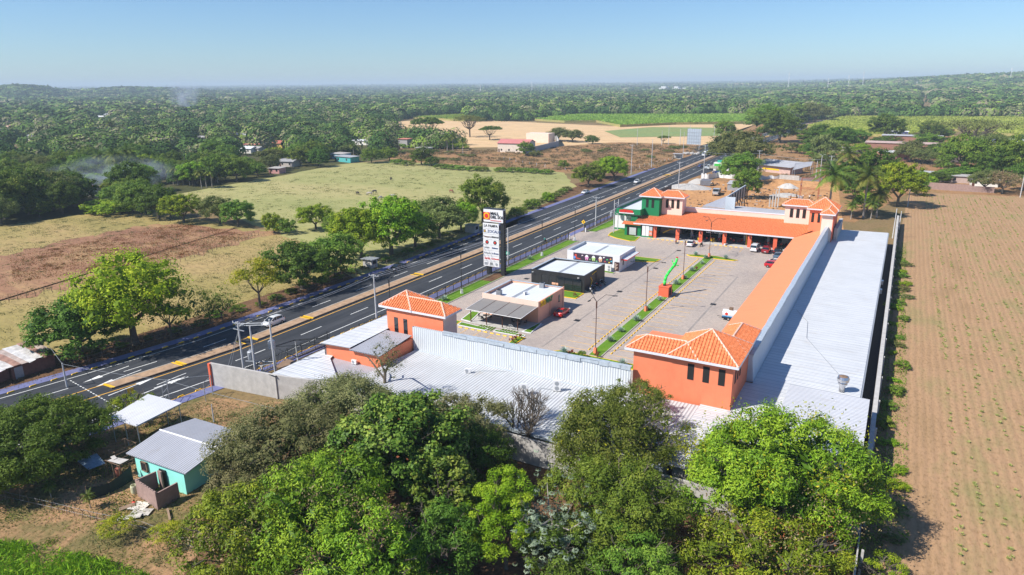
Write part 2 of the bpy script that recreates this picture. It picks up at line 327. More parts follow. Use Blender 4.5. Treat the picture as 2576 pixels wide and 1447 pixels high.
def asphaltmat():
    m,nt,b,ln=newmat('asphalt'); n=noise(nt,coord(nt,'pos',(1,.035,1)),.9,6,.6); r=ramp(nt,[(.3,(.022,.026,.033)),(.5,(.034,.038,.046)),(.7,(.048,.052,.060))]); ln(n,r.inputs[0])
    n2=noise(nt,coord(nt),.07,6,.7); r2=ramp(nt,[(.3,(.78,.78,.78)),(.7,(1.25,1.22,1.2))]); ln(n2,r2.inputs[0]); out=mix(nt,r.outputs[0],r2.outputs[0],1.,'MULTIPLY')
    f=noise(nt,coord(nt),26,3,.8); r3=ramp(nt,[(.3,(.8,.8,.8)),(.7,(1.2,1.2,1.2))]); ln(f,r3.inputs[0]); out=mix(nt,out,r3.outputs[0],1.,'MULTIPLY')
    ln(out,b.inputs['Base Color']); b.inputs['Roughness'].default_value=.85; b.inputs['Specular IOR Level'].default_value=.3; bump(nt,b,f,.2,.02); return m
M['asphalt']=asphaltmat()
struct('ground',g,M['g_base'])
def sheet(name,pts,z,m,px=True):
    P=[G(*p)[:2] for p in pts] if px else pts
    mb=MB(); mb.quad(*[(x,y,z) for x,y in P]); 
    a=sum(P[i][0]*P[(i+1)%len(P)][1]-P[(i+1)%len(P)][0]*P[i][1] for i in range(len(P)))
    if a<0: mb.f=[tuple(reversed(q)) for q in mb.f]
    return struct(name,mb,m)
def inpoly(x,y,P):
    c=False;n=len(P)
    for i in range(n):
        x1,y1=P[i];x2,y2=P[(i+1)%n]
        if (y1>y)!=(y2>y) and x<(x2-x1)*(y-y1)/(y2-y1)+x1: c=not c
    return c
def wob(pts,amp=1.2,step=6):
    P=[G(*p)[:2] for p in pts]; out=[]
    for i in range(len(P)):
        a=P[i];b=P[(i+1)%len(P)]; n=max(1,int(math.dist(a,b)/step))
        for k in range(n):
            t=k/n; out.append((a[0]+(b[0]-a[0])*t+random.uniform(-amp,amp),a[1]+(b[1]-a[1])*t+random.uniform(-amp,amp)))
    return out
PAST=[(435,490),(600,462),(760,432),(870,412),(985,405),(1200,418),(1425,435),(1445,470),(1380,510),(1270,575),(900,700),(740,600),(620,560)]
LOWF=[(-200,640),(0,570),(210,540),(400,535),(640,577),(790,592),(960,650),(700,790),(300,900),(0,930),(-300,1000)]
PURP=[(-60,660),(60,632),(200,600),(330,574),(460,562),(600,576),(700,588),(645,603),(560,622),(380,676),(200,716),(0,762),(-60,775)]
WEED=[(985,388),(1100,380),(1250,378),(1410,368),(1560,358),(1790,366),(1700,405),(1640,430),(1440,437),(1200,420),(985,408)]
BEIG=[(985,306),(1120,301),(1215,303),(1340,308),(1420,312),(1560,318),(1700,314),(1905,312),(1830,345),(1790,366),(1560,358),(1410,368),(1150,372),(1000,350)]
CANE1=[(1040,299),(1160,292),(1215,300),(1170,306)]
CANE2=[(1345,304),(1440,290),(1900,289),(1910,311),(1700,314),(1560,320),(1500,308),(1420,309)]
CANE3=[(2030,322),(2120,298),(2640,290),(2640,352),(2400,330),(2250,347),(2100,337)]
SPARSE=[(1520,330),(1640,320),(1815,322),(1812,342),(1560,346)]
CROP=[(2286,484),(2400,488),(2700,500),(2900,700),(3200,1700),(2232,1700),(2216,1447),(2238,900),(2262,600)]
ORF=[(1800,345),(1905,312),(2040,320),(2150,330),(2640,352),(2640,500),(2290,484),(2150,560),(1700,500),(1640,430),(1790,366)]
sheet('village_ground',[(-300,700),(-300,300),(600,296),(1000,300),(985,400),(870,412),(760,432),(600,462),(435,490),(400,537),(210,542),(0,572)],.0,M['g_forest'])
struct('pasture',MB().quad(*[(x,y,.02) for x,y in wob(PAST)]),M['g_pasture'])
struct('meadow',MB().quad(*[(x,y,.01) for x,y in wob(LOWF)]),M['g_low'])
struct('withered_patch',MB().quad(*[(x,y,.03) for x,y in wob(PURP,2.6,2.2)]),M['g_purple'])
struct('weedy_lot',MB().quad(*[(x,y,.01) for x,y in wob(WEED,2)]),M['g_weedy'])
sheet('harvested_field',BEIG,.0,M['g_beige']); sheet('thin_green_field',SPARSE,.12,M['g_sparse']); sheet('scrub_ground',ORF,.0,M['g_weedy'])
sheet('ploughed_field',CROP,.005,M['g_crop'])
for s in ('pasture','meadow','withered_patch','weedy_lot'):
    me=bpy.data.objects[s].data
    if me.polygons[0].normal.z<0: me.flip_normals()
sheet('yard_ground',[(-105,20),(-79,52),(-66,57),(-50,50),(-30,25),(-60,5),(-105,5)],.012,M['g_yard'],False)
_P=[(-66,50),(-56,60.5),(-8,58.4),(1.4,66),(1.4,20),(-36,12),(-47,26),(-50,31),(-54,35),(-57,39),(-62,45)]; _Q=[]
for i in range(len(_P)):
    a=_P[i];b=_P[(i+1)%len(_P)]; n=max(1,int(math.dist(a,b)/1.2))
    for k in range(n):
        w=.7 if i>4 else 0; _Q.append((a[0]+(b[0]-a[0])*k/n+random.uniform(-w,w),a[1]+(b[1]-a[1])*k/n+random.uniform(-w,w)))
sheet('grove_floor',_Q,.02,M['g_litter'],False)
sheet('verge_earth',[(-112,10),(-104,40),(-99.8,75),(-99.8,130),(-103.8,190),(-107,260),(-112,330),(-118,330),(-118,250),(-109,180),(-106,120),(-109,60),(-122,10)],.016,M['g_litter'],False)
sheet('construction_ground',[(-74.4,205),(-76.5,292),(-60,300),(-22,312),(-17,262),(-11,203),(-50,190),(-60,200)],.01,M['g_constr'],False)
# ---------------------------------------------------------------- highway
YS=list(range(-36,100,6))+list(range(100,420,12))+list(range(420,700,20))+[700,730,761,780,800,826,850,870,900,930,960,1000]
def strip(o0,o1,z,y0=-40,y1=1000,f0=None,f1=None,zf=None):
    mb=MB(); P=[]
    for y in [y0]+[q for q in YS if y0<q<y1]+[y1]:
        dc=(C0(y+1)-C0(y-1))/2; nx,ny=1/math.hypot(1,dc),-dc/math.hypot(1,dc); c=C0(y)
        a=f0(y) if f0 else o0; b=f1(y) if f1 else o1
        P.append(((c+nx*a,y+ny*a,z),(c+nx*b,y+ny*b,z)))
    for p,q in zip(P,P[1:]): mb.quad(p[0],p[1],q[1],q[0])
    return mb
def shL(y): return -float(np.interp(y,[0,120,185,320,420,440,520,600],[9.2,9.0,12.2,12.6,13,24,24,9]))
def shR(y): return float(np.interp(y,[0,260,300,330,400,440],[11.2,11.2,12,15,15,11]))
struct('highway',strip(0,0,.02,f0=shL,f1=shR),M['asphalt'])
mb=strip(0,0,.05,-40,330,f0=lambda y:shL(y)-1.9,f1=lambda y:shL(y)+.0); struct('cycle_path_far_side',mb,M['blue'])
struct('cycle_path_near_side',strip(11.25,13.1,.05,-40,262),M['blue'])
W_=MB(); Yl=MB()
def addstrip(dst,s): dst.add(s.v,s.f)
addstrip(W_,strip(-7.75,-7.6,.035,-40,420)); addstrip(W_,strip(8.85,9.02,.035,-40,380)); addstrip(W_,strip(-7.75,-7.6,.035,450,870)); addstrip(W_,strip(8.85,9.02,.035,420,870))
addstrip(Yl,strip(-1.6,-1.42,.035,-40,420)); addstrip(Yl,strip(1.75,1.95,.035,-40,420)); addstrip(Yl,strip(-1.6,-1.42,.035,440,870)); addstrip(Yl,strip(1.75,1.95,.035,440,870)); addstrip(Yl,strip(11.05,11.2,.06,-40,262))
y=-40.+7.2
while y<800:
    for o in (-4.1,5.35): addstrip(W_,strip(o-.08,o+.08,.035,y,y+4.8))
    y+=12.1
for yy in (44,45.2,46.4,47.6,48.8): pass
def arrow(xc,y0,dr):
    l=4.2; W_.quad((xc-.09,y0,.036),(xc+.09,y0,.036),(xc+.09,y0+l*dr,.036),(xc-.09,y0+l*dr,.036)) if dr>0 else W_.quad((xc-.09,y0+l*dr,.036),(xc+.09,y0+l*dr,.036),(xc+.09,y0,.036),(xc-.09,y0,.036))
    t=[(xc-.5,y0+l*dr,.036),(xc+.5,y0+l*dr,.036),(xc,y0+(l+2.6)*dr,.036)]; W_.quad(*(t if dr>0 else t[::-1]))
for p in ((300,935,-1),(350,965,-1),(790,905,-1)):
    pass
for X,Y,d in ((-97.0,54.2,-1),(-94.0,54.2,-1),(-89.6,46.6,1),(-86.0,49,1)): arrow(X,Y,d)
for X,Y in ((-87.0,52),): W_.box(X-.07,X+.07,Y,Y+4.6,.02,.037)
# stop lines across the junction
x0=-99.4
while x0<-85: W_.box(x0,x0+.42,45.0-.13*(x0+85),45.14-.13*(x0+85),.02,.037); x0+=.8
for k in range(14): W_.box(-104+k*2.2,-103+k*2.2,414,415.2,.02,.04)
struct('road_markings_white',W_,M['wline']); struct('road_markings_yellow',Yl,M['yline'])
M['mediantop']=paint('median_rubble_top',(.38,.25,.155),.95,.35,1.2,bmp=.3)
for a,b in ((48.3,58.0),(58.4,68.7),(70.9,82.6),(83.2,115),(116.2,303),(307,416),(446,560),(566,800)):
    t=thing('road_median','long low kerbed road median, the piece %s'%{48.3:'beside the turning arrows',58.4:'beyond the turning arrows',70.9:'beside the white hatchback',83.2:'behind the left tower',116.2:'behind the tall shop sign',307:'running to the far junction',446:'past the far junction',566:'curving away by the cane field'}.get(a,'between the carriageways'),'road median',(C0(a)-.55,a,0),group='pieces of the median')
    mb=strip(-1.32,.98,.2,a,b); mb.build('median_top',M['mediantop'],t,world=True)
    for o in (-1.32,.98):
        s1=strip(o-.09,o+.09,.22,a,b); lo=strip(o-.09,o-.08,.0,a,b); k=MB()
        for q in s1.f: k.quad(*[s1.v[i] for i in q])
        P=[s1.v[i] for i in range(len(s1.v))]
        for fidx in range(0,len(P),4):
            p=P[fidx:fidx+4]
            k.quad((p[0][0],p[0][1],0),(p[0][0],p[0][1],.22),(p[3][0],p[3][1],.22),(p[3][0],p[3][1],0)); k.quad((p[1][0],p[1][1],.22),(p[1][0],p[1][1],0),(p[2][0],p[2][1],0),(p[2][0],p[2][1],.22))
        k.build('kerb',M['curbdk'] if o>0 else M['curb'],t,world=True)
    for yy in (a,b-.25): MB().box(C0(yy)-1.42,C0(yy)+1.06,yy,yy+.25,0,.23).build('end_kerb',M['yellow'],t,world=True)
# orange separator blocks of the cycle paths
def sepblock():
    t=thing('separator_block','low orange block separating the road from the cycle path on the near side','lane block',(C0(20)+11.1,20,.03),group='separator blocks along the near cycle path')
    MB().loft([[(-.11,-.5,0),(.11,-.5,0),(.05,-.38,.14),(-.05,-.38,.14)],[(-.11,.5,0),(.11,.5,0),(.05,.38,.14),(-.05,.38,.14)]]).build('block',M['yellow'],t); return t
sb=sepblock(); y=22.4
while y<170:
    dup(sb,(C0(y)+11.1,y,.05)); y+=2.4
y=20.
while y<170:
    dup(sb,(C0(y)+shL(y)+.1,y,.05),label='low orange block separating the road from the cycle path on the far side',group='separator blocks along the far cycle path'); y+=2.6
# ---------------------------------------------------------------- mall car park, islands, markings
sheet('car_park_paving',[(-71.9,73.6),(-12,73.6),(-12,176.5),(-55,176.5),(-59,185),(-62,216),(-73.5,216),(-74.9,174.6),(-78.1,173.6),(-78.1,164.8),(-75.3,163.9),(-71.9,162)],.03,M['paver'],False)
def island(name,P,z=.14,kerb='curb',top='lawn',w=.16):
    mb=MB(); mb.prism(P,0,z); o=struct(name,mb,M[kerb]); cx=sum(p[0] for p in P)/len(P); cy=sum(p[1] for p in P)/len(P)
    a=sum(P[i][0]*P[(i+1)%len(P)][1]-P[(i+1)%len(P)][0]*P[i][1] for i in range(len(P)))
    Q=P if a>0 else P[::-1]; n=len(Q); I=[]
    for i in range(n):
        p0=Vector(Q[i-1]);p1=Vector(Q[i]);p2=Vector(Q[(i+1)%n]); d1=(p1-p0).normalized(); d2=(p2-p1).normalized(); n1=Vector((-d1.y,d1.x)); n2=Vector((-d2.y,d2.x)); b=(n1+n2)
        if b.length<1e-3: b=n1
        b.normalize(); q=p1+b*(w/max(.35,b.dot(n1))); I.append((q.x,q.y))
    mb=MB(); mb.quad(*[(x,y,z+.006) for x,y in I]); struct(name+'_grass',mb,M[top]); return o
island('median_island',[(-38.15,90.5),(-36.0,90.5),(-36.0,161.4),(-38.15,161.4)])
island('cross_island',[(-42.6,161.0),(-41.6,160.0),(-31.2,160.0),(-30.4,161.2),(-33,161.8),(-36,162.8),(-40,162.3)],kerb='yellow')
island('near_cross_island',[(-43.6,89.4),(-42.4,90.5),(-26.4,90.3),(-25.8,88.6),(-43.2,88.0)],kerb='yellow')
island('roadside_lawn',[(-75.2,60),(-71.9,60),(-71.9,119),(-71.9,161),(-70.6,162.2),(-75.2,162.4)],top='lawn')
island('roadside_lawn_beyond_gate',[(-75.1,175.4),(-72.6,175.6),(-71.4,184),(-71.4,214),(-75.1,214)])
island('green_shop_island',[(-68.4,176.5),(-67.8,173.2),(-64.5,170.8),(-59.9,168.9),(-58.7,169.6),(-59.2,174.4),(-60,183),(-67.5,183)],kerb='yellow')
island('kiosk_island_beside_dark',[(-57.8,115.9),(-51.6,115.9),(-51.6,119.9),(-63.8,119.9),(-63.8,118.2),(-57.8,118.2)],kerb='yellow')
island('kiosk_island_behind_white',[(-60,148.8),(-51.2,148.8),(-46.9,150.6),(-46.6,153.6),(-54.5,153.6)],kerb='yellow')
island('kiosk_island_before_white',[(-62,139.6),(-51.8,137.4),(-51.9,136.3),(-62,137.4)])
sheet('bare_soil_under_sign',[(-75,118.5),(-72.2,118.5),(-72.2,126.3),(-75,126.3)],.152,M['g_litter'],False)
Lm=MB()
for i in range(27):
    yy=92.4+i*2.55
    if yy>159.5: break
    for xa,xb in ((-43.6,-39.2),(-34.6,-29.8)): Lm.box(xa,xb,yy-.055,yy+.055,.02,.036)
for i in range(5): Lm.box(-60.9+i*2.55,-60.8+i*2.55,86.5,91.4,.02,.036)
for i in range(10): Lm.box(-55.+i*2.56,-54.9+i*2.56,169.8,174.3,.02,.036)
for i in range(3): Lm.box(-49,-45.2,150.9+i*2.5,151+i*2.5,.02,.036)
struct('parking_lines',Lm,M['yline'])
def stop():
    t=thing('wheel_stop','short yellow wheel stop in the row left of the planted median','wheel stop',(-38.9,93,.03),group='wheel stops left of the planted median')
    MB().loft([[(-.1,-.36,0),(.1,-.36,0),(.06,-.33,.13),(-.06,-.33,.13)],[(-.1,.36,0),(.1,.36,0),(.06,.33,.13),(-.06,.33,.13)]]).build('block',M['yellow'],t); return t
ws=stop(); k=0
for i in range(52):
    yy=93.0+i*1.275
    if yy>159: break
    if i: dup(ws,(-38.95,yy,.03))
    dup(ws,(-35.15,yy,.03),label='short yellow wheel stop in the row right of the planted median',group='wheel stops right of the planted median')
for i in range(10): dup(ws,(-62.4+i*1.26,91.85,.03),R(90),'short yellow wheel stop by the sandwich shop terrace','wheel stops by the terrace')
for i in range(20):
    if 11<i<14: continue
    dup(ws,(-56.6+i*1.27,174.6,.03),R(90),'short yellow wheel stop before the tiled food court','wheel stops before the food court')
dr=thing('drain_grate','dark square drain grate in the paving, one of nine along the gutter lines','drain grate',(-45.2,145.35,.035),group='drain grates in the paving')
b=MB()
for i in range(6): b.box(-.5+i*.18,-.4+i*.18,-.42,.42,0,.02)
b.box(-.56,.56,-.5,-.42,0,.025); b.box(-.56,.56,.42,.5,0,.025); b.box(-.52,.52,-.44,.44,-.01,.004,1); b.build('grate',[M['dark'],M['void']],dr)
for x,y in ((-45.5,164.5),(-66.9,124.2),(-45.9,124.6),(-46.2,104.6),(-27.4,125.),(-27.6,104.9),(-27.7,86.5),(-66.6,145.2)): dup(dr,(x,y,.035))
gl=MB()
for x,a,b_ in ((-45.9,90.5,165),(-27.5,86,147)): gl.box(x-.16,x+.16,a,b_,.02,.037)
M['gutter']=paint('gutter_strip',(.27,.24,.22),.9,.2,.6); struct('gutter_strips',gl,M['gutter'])
# ---------------------------------------------------------------- tiled roofs
def tileface(mb,P,pitch=.4,r=.13,first=None):
    """P: planar roof face, eave edge P[0]->P[1]; lays barrel tiles down the slope"""
    P=[Vector(p) for p in P]; u=(P[1]-P[0]).normalized(); n=(P[1]-P[0]).cross(P[2]-P[0]).normalized()
    if n.z<0: n=-n
    v=n.cross(u).normalized()
    if v.z<0: v=-v
    Q=[((p-P[0]).dot(u),(p-P[0]).dot(v)) for p in P]; mb.quad(*[p for p in P])
    u0=min(q[0] for q in Q);u1=max(q[0] for q in Q); t=u0+pitch/2
    while t<u1:
        ys=[]
        for i in range(len(Q)):
            a,b=Q[i],Q[(i+1)%len(Q)]
            if (a[0]>t)!=(b[0]>t): ys.append(a[1]+(b[1]-a[1])*(t-a[0])/(b[0]-a[0]))
        if len(ys)>=2:
            a,b=min(ys),max(ys)
            if b-a>.15:
                ring=[]
                for w in (a,b):
                    c=P[0]+u*t+v*w; ring.append([c+u*(r*math.cos(q))+n*(r*.85*math.sin(q)+.01) for q in (0,math.pi*.25,math.pi*.5,math.pi*.75,math.pi)])
                vs=ring[0]+ring[1]; mb.add(vs,[(i,i+1,5+i+1,5+i) for i in range(4)]+[(0,1,2,3,4)])
        t+=pitch
def hip(parent,x0,x1,y0,y1,ze,s,name='tile_roof',gable=None):
    """hipped tile roof over an eave rectangle"""
    dx,dy=x1-x0,y1-y0; h=min(dx,dy)/2; zr=ze+h*s; rf=MB(); cp=MB()
    if dx>=dy: A=(x0+h,y0+h,zr);B=(x1-h,y0+h,zr)
    else: A=(x0+h,y0+h,zr);B=(x0+h,y1-h,zr)
    c=[(x0,y0,ze),(x1,y0,ze),(x1,y1,ze),(x0,y1,ze)]
    if dx>=dy: F_=[[c[0],c[1],B,A],[c[1],c[2],B],[c[2],c[3],A,B],[c[3],c[0],A]]; E_=[(c[0],A),(c[3],A),(c[1],B),(c[2],B),(A,B)]
    else: F_=[[c[0],c[1],A],[c[1],c[2],B,A],[c[2],c[3],B],[c[3],c[0],A,B]]; E_=[(c[0],A),(c[1],A),(c[2],B),(c[3],B),(A,B)]
    for q in F_: tileface(rf,[p for i,p in enumerate(q)])
    for a,b in E_: cp.tube(a,b,.13,.13,6)
    o=rf.build(name,M['tile'],parent,world=True); cp.build('ridge_cap',M['cap'],parent,world=True)
    fb=MB(); w=.05
    fb.box(x0,x1,y0-w,y0,ze-.28,ze+.02); fb.box(x0,x1,y1,y1+w,ze-.28,ze+.02); fb.box(x0-w,x0,y0-w,y1+w,ze-.28,ze+.02); fb.box(x1,x1+w,y0-w,y1+w,ze-.28,ze+.02); fb.box(x0,x1,y0,y1,ze-.26,ze-.2)
    fb.build('fascia',M['trimwhite'],parent,world=True); return o
def slit(parent,x0,x1,y,z0,z1,arch=False,m=None,frame=None,name='window'):
    mb=MB(); mb.box(x0,x1,y-.03,y+.05,z0,z1 if not arch else z1-(x1-x0)/2)
    if arch:
        r=(x1-x0)/2;c=(x0+x1)/2; P=[(c+r*math.cos(t),y-.03,z1-r+r*math.sin(t)) for t in np.linspace(0,math.pi,9)]; mb.quad(*P[::-1])
    o=mb.build(name,m or M['void'],parent,world=True)
    if frame:
        f=MB(); f.box(x0-.08,x0,y-.06,y,z0-.08,z1); f.box(x1,x1+.08,y-.06,y,z0-.08,z1); f.box(x0-.08,x1+.08,y-.06,y,z0-.12,z0-.0); f.build('window_frame',frame,o); o.children[0].parent=o
        me=o.children[0].data; off=parent.location
        for vtx in me.vertices: vtx.co-=off
    return o
mall=thing('shopping_mall','orange and cream shopping mall in a U around the car park with tiled corner towers','shopping mall',(-13,74,0))
def bx(name,m,*a,**k):
    mb=MB()
    for q in a: mb.box(*q)
    return mb.build(name,M[m],k.get('p',mall),world=True)
# long side wing: store body, sheet roof, siding parapet, arcade roof
mb=MB(); X0,X1=-12.78,-.62
mb.quad((X0,82,3.5),(X1,82,3.3),(X1,194,3.3),(X0,192,3.5)); mb.quad((X0,82,3.38),(X0,192,3.38),(X1,194,3.18),(X1,82,3.18)); mb.quad((X1,82,3.3),(X1,82,3.18),(X1,194,3.18),(X1,194,3.3)); mb.build('sheet_roof',M['roofwhite'],mall,world=True)
mb=MB(); mb.quad((-17,60,3.5),(-8.3,60,3.45),(-8.3,82,3.45),(-12.78,82,3.5),(-12.78,84,3.5),(-17,84,3.5)); mb.build('sheet_roof',M['roofwhite'],mall,world=True)
bx('store_wall','conc',(-12.6,-1.1,82.4,193,0,3.15),(-16,-8.5,60.6,82.4,0,3.2))
bx('gutter','galv',(-.62,-.42,82,194,3.05,3.22))
mb=MB(); a=(-13.15,84.4,7.1);b=(-13.0,175.2,7.1); c=(-12.82,175.2,3.48); d=(-12.8,84.4,3.48); mb.quad(a,d,c,b)
mb.quad((-13.75,84.4,7.1),(-13.75,175.2,7.1),(-13.75,175.2,3.6),(-13.75,84.4,3.6)); mb.quad(a,(-13.75,84.4,7.1),(-13.6,84.4,3.4),d); mb.build('siding_parapet',M['sidingy'],mall,world=True)
cp=MB(); y=84.4; k=0
while y<175:
    l=min(2.35,175.2-y); j=random.uniform(-.03,.03); cp.obox((-13.45+j,y+l/2,7.13+.02*(k%2)),.78,l+.06,.05,random.uniform(-.012,.012)); cp.box(-13.05,-13.02,y,y+l-.06,6.75+random.uniform(-.06,.06),7.1); y+=l; k+=1
cp.build('tin_coping',M['tin'],mall,world=True)
mb=MB(); mb.quad((-20.5,84,3.75),(-13.6,84,5.35),(-13.6,183,5.35),(-20.5,176,3.75)); mb.quad((-20.5,84,3.6),(-20.5,176,3.6),(-13.6,183,5.2),(-13.6,84,5.2)); mb.quad((-20.5,84,3.75),(-20.5,176,3.75),(-20.5,176,3.6),(-20.5,84,3.6)); mb.build('arcade_roof',M['rooforange'],mall,world=True)
bx('arcade_back_wall','peach',(-16.6,-13.8,88,175,0,4.2))
for i in range(16): bx('column','orange_dk',(-20.2,-19.7,91+i*5.35,91.5+i*5.35,0,3.6))
# far food court wing
mb=MB(); tileface(mb,[(-61.2,175.2,3.78),(-20.3,175.2,3.78),(-13.6,186.2,5.95),(-56.,186.2,5.95),(-61.2,180.6,4.84)],.36,.12); mb.build('tile_roof',M['tilelow'],mall,world=True)
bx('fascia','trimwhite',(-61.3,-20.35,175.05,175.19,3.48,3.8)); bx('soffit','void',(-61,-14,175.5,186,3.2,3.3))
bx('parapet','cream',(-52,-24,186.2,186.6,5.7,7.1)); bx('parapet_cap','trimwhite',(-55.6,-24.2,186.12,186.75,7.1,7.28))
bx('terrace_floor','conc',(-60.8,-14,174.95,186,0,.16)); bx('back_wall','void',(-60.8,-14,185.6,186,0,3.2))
for x in (-55.3,-49.1,-43.,-36.9,-30.7,-24.6): bx('column','orange_dk',(x-.55,x+.35,175.5,176.1,.16,3.48))
for x in (-46.6,-39.3,-32.8,-27.): 
    mb=MB(); mb.tube((x,180.2,.16),(x,180.2,3.4),.32,.32,12); mb.build('round_column',M['conc'],mall,world=True)
mb=MB(); mb.tube((-31.9,177.6,.16),(-31.9,177.6,3.3),.12,.12,8); mb.tube((-51.3,179.2,3.2),(-51.3,179.2,2.2),.25,.25,8); mb.tube((-53.9,178,1.2),(-51,180,2.7),.16,.16,8); mb.build('yellow_duct',M['yellow'],mall,world=True)
mb=MB(); text_into(mb,'Las Terrazas',.95,lambda x,y,z:(-39.4+x,175.9-z,2.85+y),0,.06,.015,'CENTER'); mb.build('lettering',M['white'],mall,world=True)
for x in (-52.2,-46.,-40.,-33.8,-27.6):
    o=bx('wall_lamp','dark',(x-3.1-.12,x-3.1+.12,175.25,175.5,2.5,2.9))
# glazed shop and posters at the left end of the wing
bx('glass_front','glass',(-58.9,-55.9,175.3,175.36,.5,3.4)); bx('green_plinth','green',(-59.1,-55.8,175.2,175.3,.0,.5))
bx('white_shopfront_panel','white',(-58.8,-57.9,175.18,175.27,.5,3.2),(-57.8,-56.9,175.18,175.27,.5,3.2)); bx('poster','orange',(-56.8,-55.95,175.17,175.27,.6,2.0)); bx('poster','csilver',(-56.8,-55.95,175.17,175.27,2.05,3.1))
mb=MB(); 
for i in range(7): mb.box(-56.7+i*.1,-56.65+i*.1,175.14,175.17,.9+.1*(i%3),1.5+.1*(i%2))
mb.build('poster_print',M['cwhite'],mall,world=True)
# near wing
mb=MB(); mb.quad((-58.5,59.4,3.35),(-17,58.9,3.45),(-17,74.5,3.5),(-57.5,73.2,3.5)); mb.build('sheet_roof',M['roofwhite2'],mall,world=True)
bx('store_wall','conc',(-57.6,-16.6,60.3,73,0,3.3))
bx('roof_edge_flashing','tin',(-58.4,-16.6,59.1,59.3,3.1,3.5))
mb=MB(); a=(-58.0,73.1,6.9);b=(-25.45,74.0,6.9)
mb.quad(a,(-57.9,73.0,3.45),(-25.45,73.9,3.45),b); mb.quad((-58,73.45,6.9),b,(-25.45,74.35,3),(-58,73.45,3)); mb.quad(a,(-58,73.45,6.9),(-58,73.45,3.4),(-58,73.1,3.4)); mb.build('siding_parapet',M['sidingx'],mall,world=True)
bx('ridge_flashing','tin',(-57.6,-25.6,72.75,73.0,3.46,3.52))
cp=MB(); x=-52.9
while x<-25.5:
    l=min(random.uniform(1.2,2.6),-25.45-x); yy=73.25+(x+58)/32.5*.9; cp.obox((x+l/2,yy+.05,6.93+random.uniform(0,.05)),l+.1,.55,.05,R(1.6)+random.uniform(-.03,.03)); cp.obox((x+l/2,yy-.2-random.uniform(.0,.06),6.72),l*.97,.04,random.uniform(.3,.62),R(1.6)+random.uniform(-.03,.03)); x+=l
cp.build('tin_coping',M['tin'],mall,world=True)
# flare roof at the near right corner
mb=MB(); mb.quad((-8.2,63,5.0),(.42,63,4.95),(.42,82.4,4.95),(-8.2,82.4,5.0)); mb.quad((.42,63,4.95),(.42,63,4.75),(.42,82.4,4.75),(.42,82.4,4.95)); mb.quad((-8.2,82.4,5),(.42,82.4,4.95),(.42,82.4,4.7),(-8.2,82.4,4.7));mb.quad((-8.2,63,4.8),(-8.2,82.4,4.8),(.42,82.4,4.75),(.42,63,4.75)); mb.build('sheet_roof',M['roofflare'],mall,world=True)
bx('store_wall','conc',(-8.1,.3,63.4,82.1,0,4.74))
# towers
def tower(x0,x1,y0,y1,z0,z1,m,name='tower'):
    mb=MB(); mb.box(x0,x1,y0,y1,z0,z1); return mb.build(name,M[m],mall,world=True)
def adopt(o,par):
    """make sub-parts hang on a part (all share the mall's origin)"""
    o.parent=par; return o
def dress(par,fn):
    before=set(bpy.data.objects); fn()
    for o in set(bpy.data.objects)-before:
        if o.parent is mall: o.parent=par
t=tower(-25.5,-13.6,75,82,0,9.05,'orange')
def f():
    hip(mall,-26.45,-17.5,74.42,78.55,9.17,.63); hip(mall,-21.2,-12.95,74.35,82.6,9.2,.63); hip(mall,-17.1,-13.02,79,88.3,9.17,.63)
    for x in (-18.8,-17.0,-15.2): slit(mall,x,x+.75,75,6.35,8.35)
    for y in (76.3,77.6,78.9): bx('window','void',(-13.62,-13.56,y,y+.6,6.3,8.4))
    mb=MB(); mb.box(-16.6,-13.6,82,87.4,0,9.05); mb.build('tower_arm',M['orange'],mall,world=True)
dress(t,f)
mb=MB(); 
t=tower(-63.2,-53.15,73.9,77.3,0,8.95,'orange')
def f():
    hip(mall,-64.3,-58.4,73.5,79.4,9.1,.63); hip(mall,-64.0,-52.5,73.57,77.7,9.07,.63)
    for x in (-61.9,-60.2): slit(mall,x,x+.7,73.9,4.6,7.5,m=M['glass'])
    bx('tower_side','cream',(-53.16,-53.1,74.0,77.25,0,8.8))
dress(t,f)
t=tower(-61.2,-56.2,181,186,0,10.3,'green')
def f():
    hip(mall,-61.8,-55.6,180.45,186.6,10.42,.63)
    for x in (-60.0,-58.4): slit(mall,x,x+.75,181,7.2,9.5)
dress(t,f)
t=tower(-56.1,-50.4,183.0,186.8,0,10.2,'cream')
def f():
    hip(mall,-57.5,-49.75,182.4,187.1,10.3,.63)
    for x in (-54.9,-53.4,-51.9): slit(mall,x,x+.62,183.0,7.3,9.6,True,frame=M['brown'])
dress(t,f)
t=tower(-18.1,-14.7,180.6,187,0,10.25,'orange')
def f():
    hip(mall,-18.75,-11.65,179.9,187.1,10.35,.68)
    for x in (-17.6,-16.2,-15.0): slit(mall,x,x+.62,180.6,6.9,9.2)
    bx('tower_side','orange_dk',(-12.35,-12.2,174.9,186.6,0,10.1))
dress(t,f)
t=tower(-24.3,-18.1,184,187,0,10.1,'cream')
def f():
    hip(mall,-25.0,-17.,183.4,187.5,10.3,.63)
    for x in (-23.0,-21.5,-20.0): slit(mall,x,x+.62,184,7.2,9.4,True,frame=M['brown'])
dress(t,f)
t=tower(-14.75,-12.35,174.9,184,0,10.15,'cream')
def f(): hip(mall,-15.15,-11.85,174.2,183.5,10.22,.63)
dress(t,f)
bx('store_wall','conc',(-12.0,-11.2,178,192,3.4,6.4))
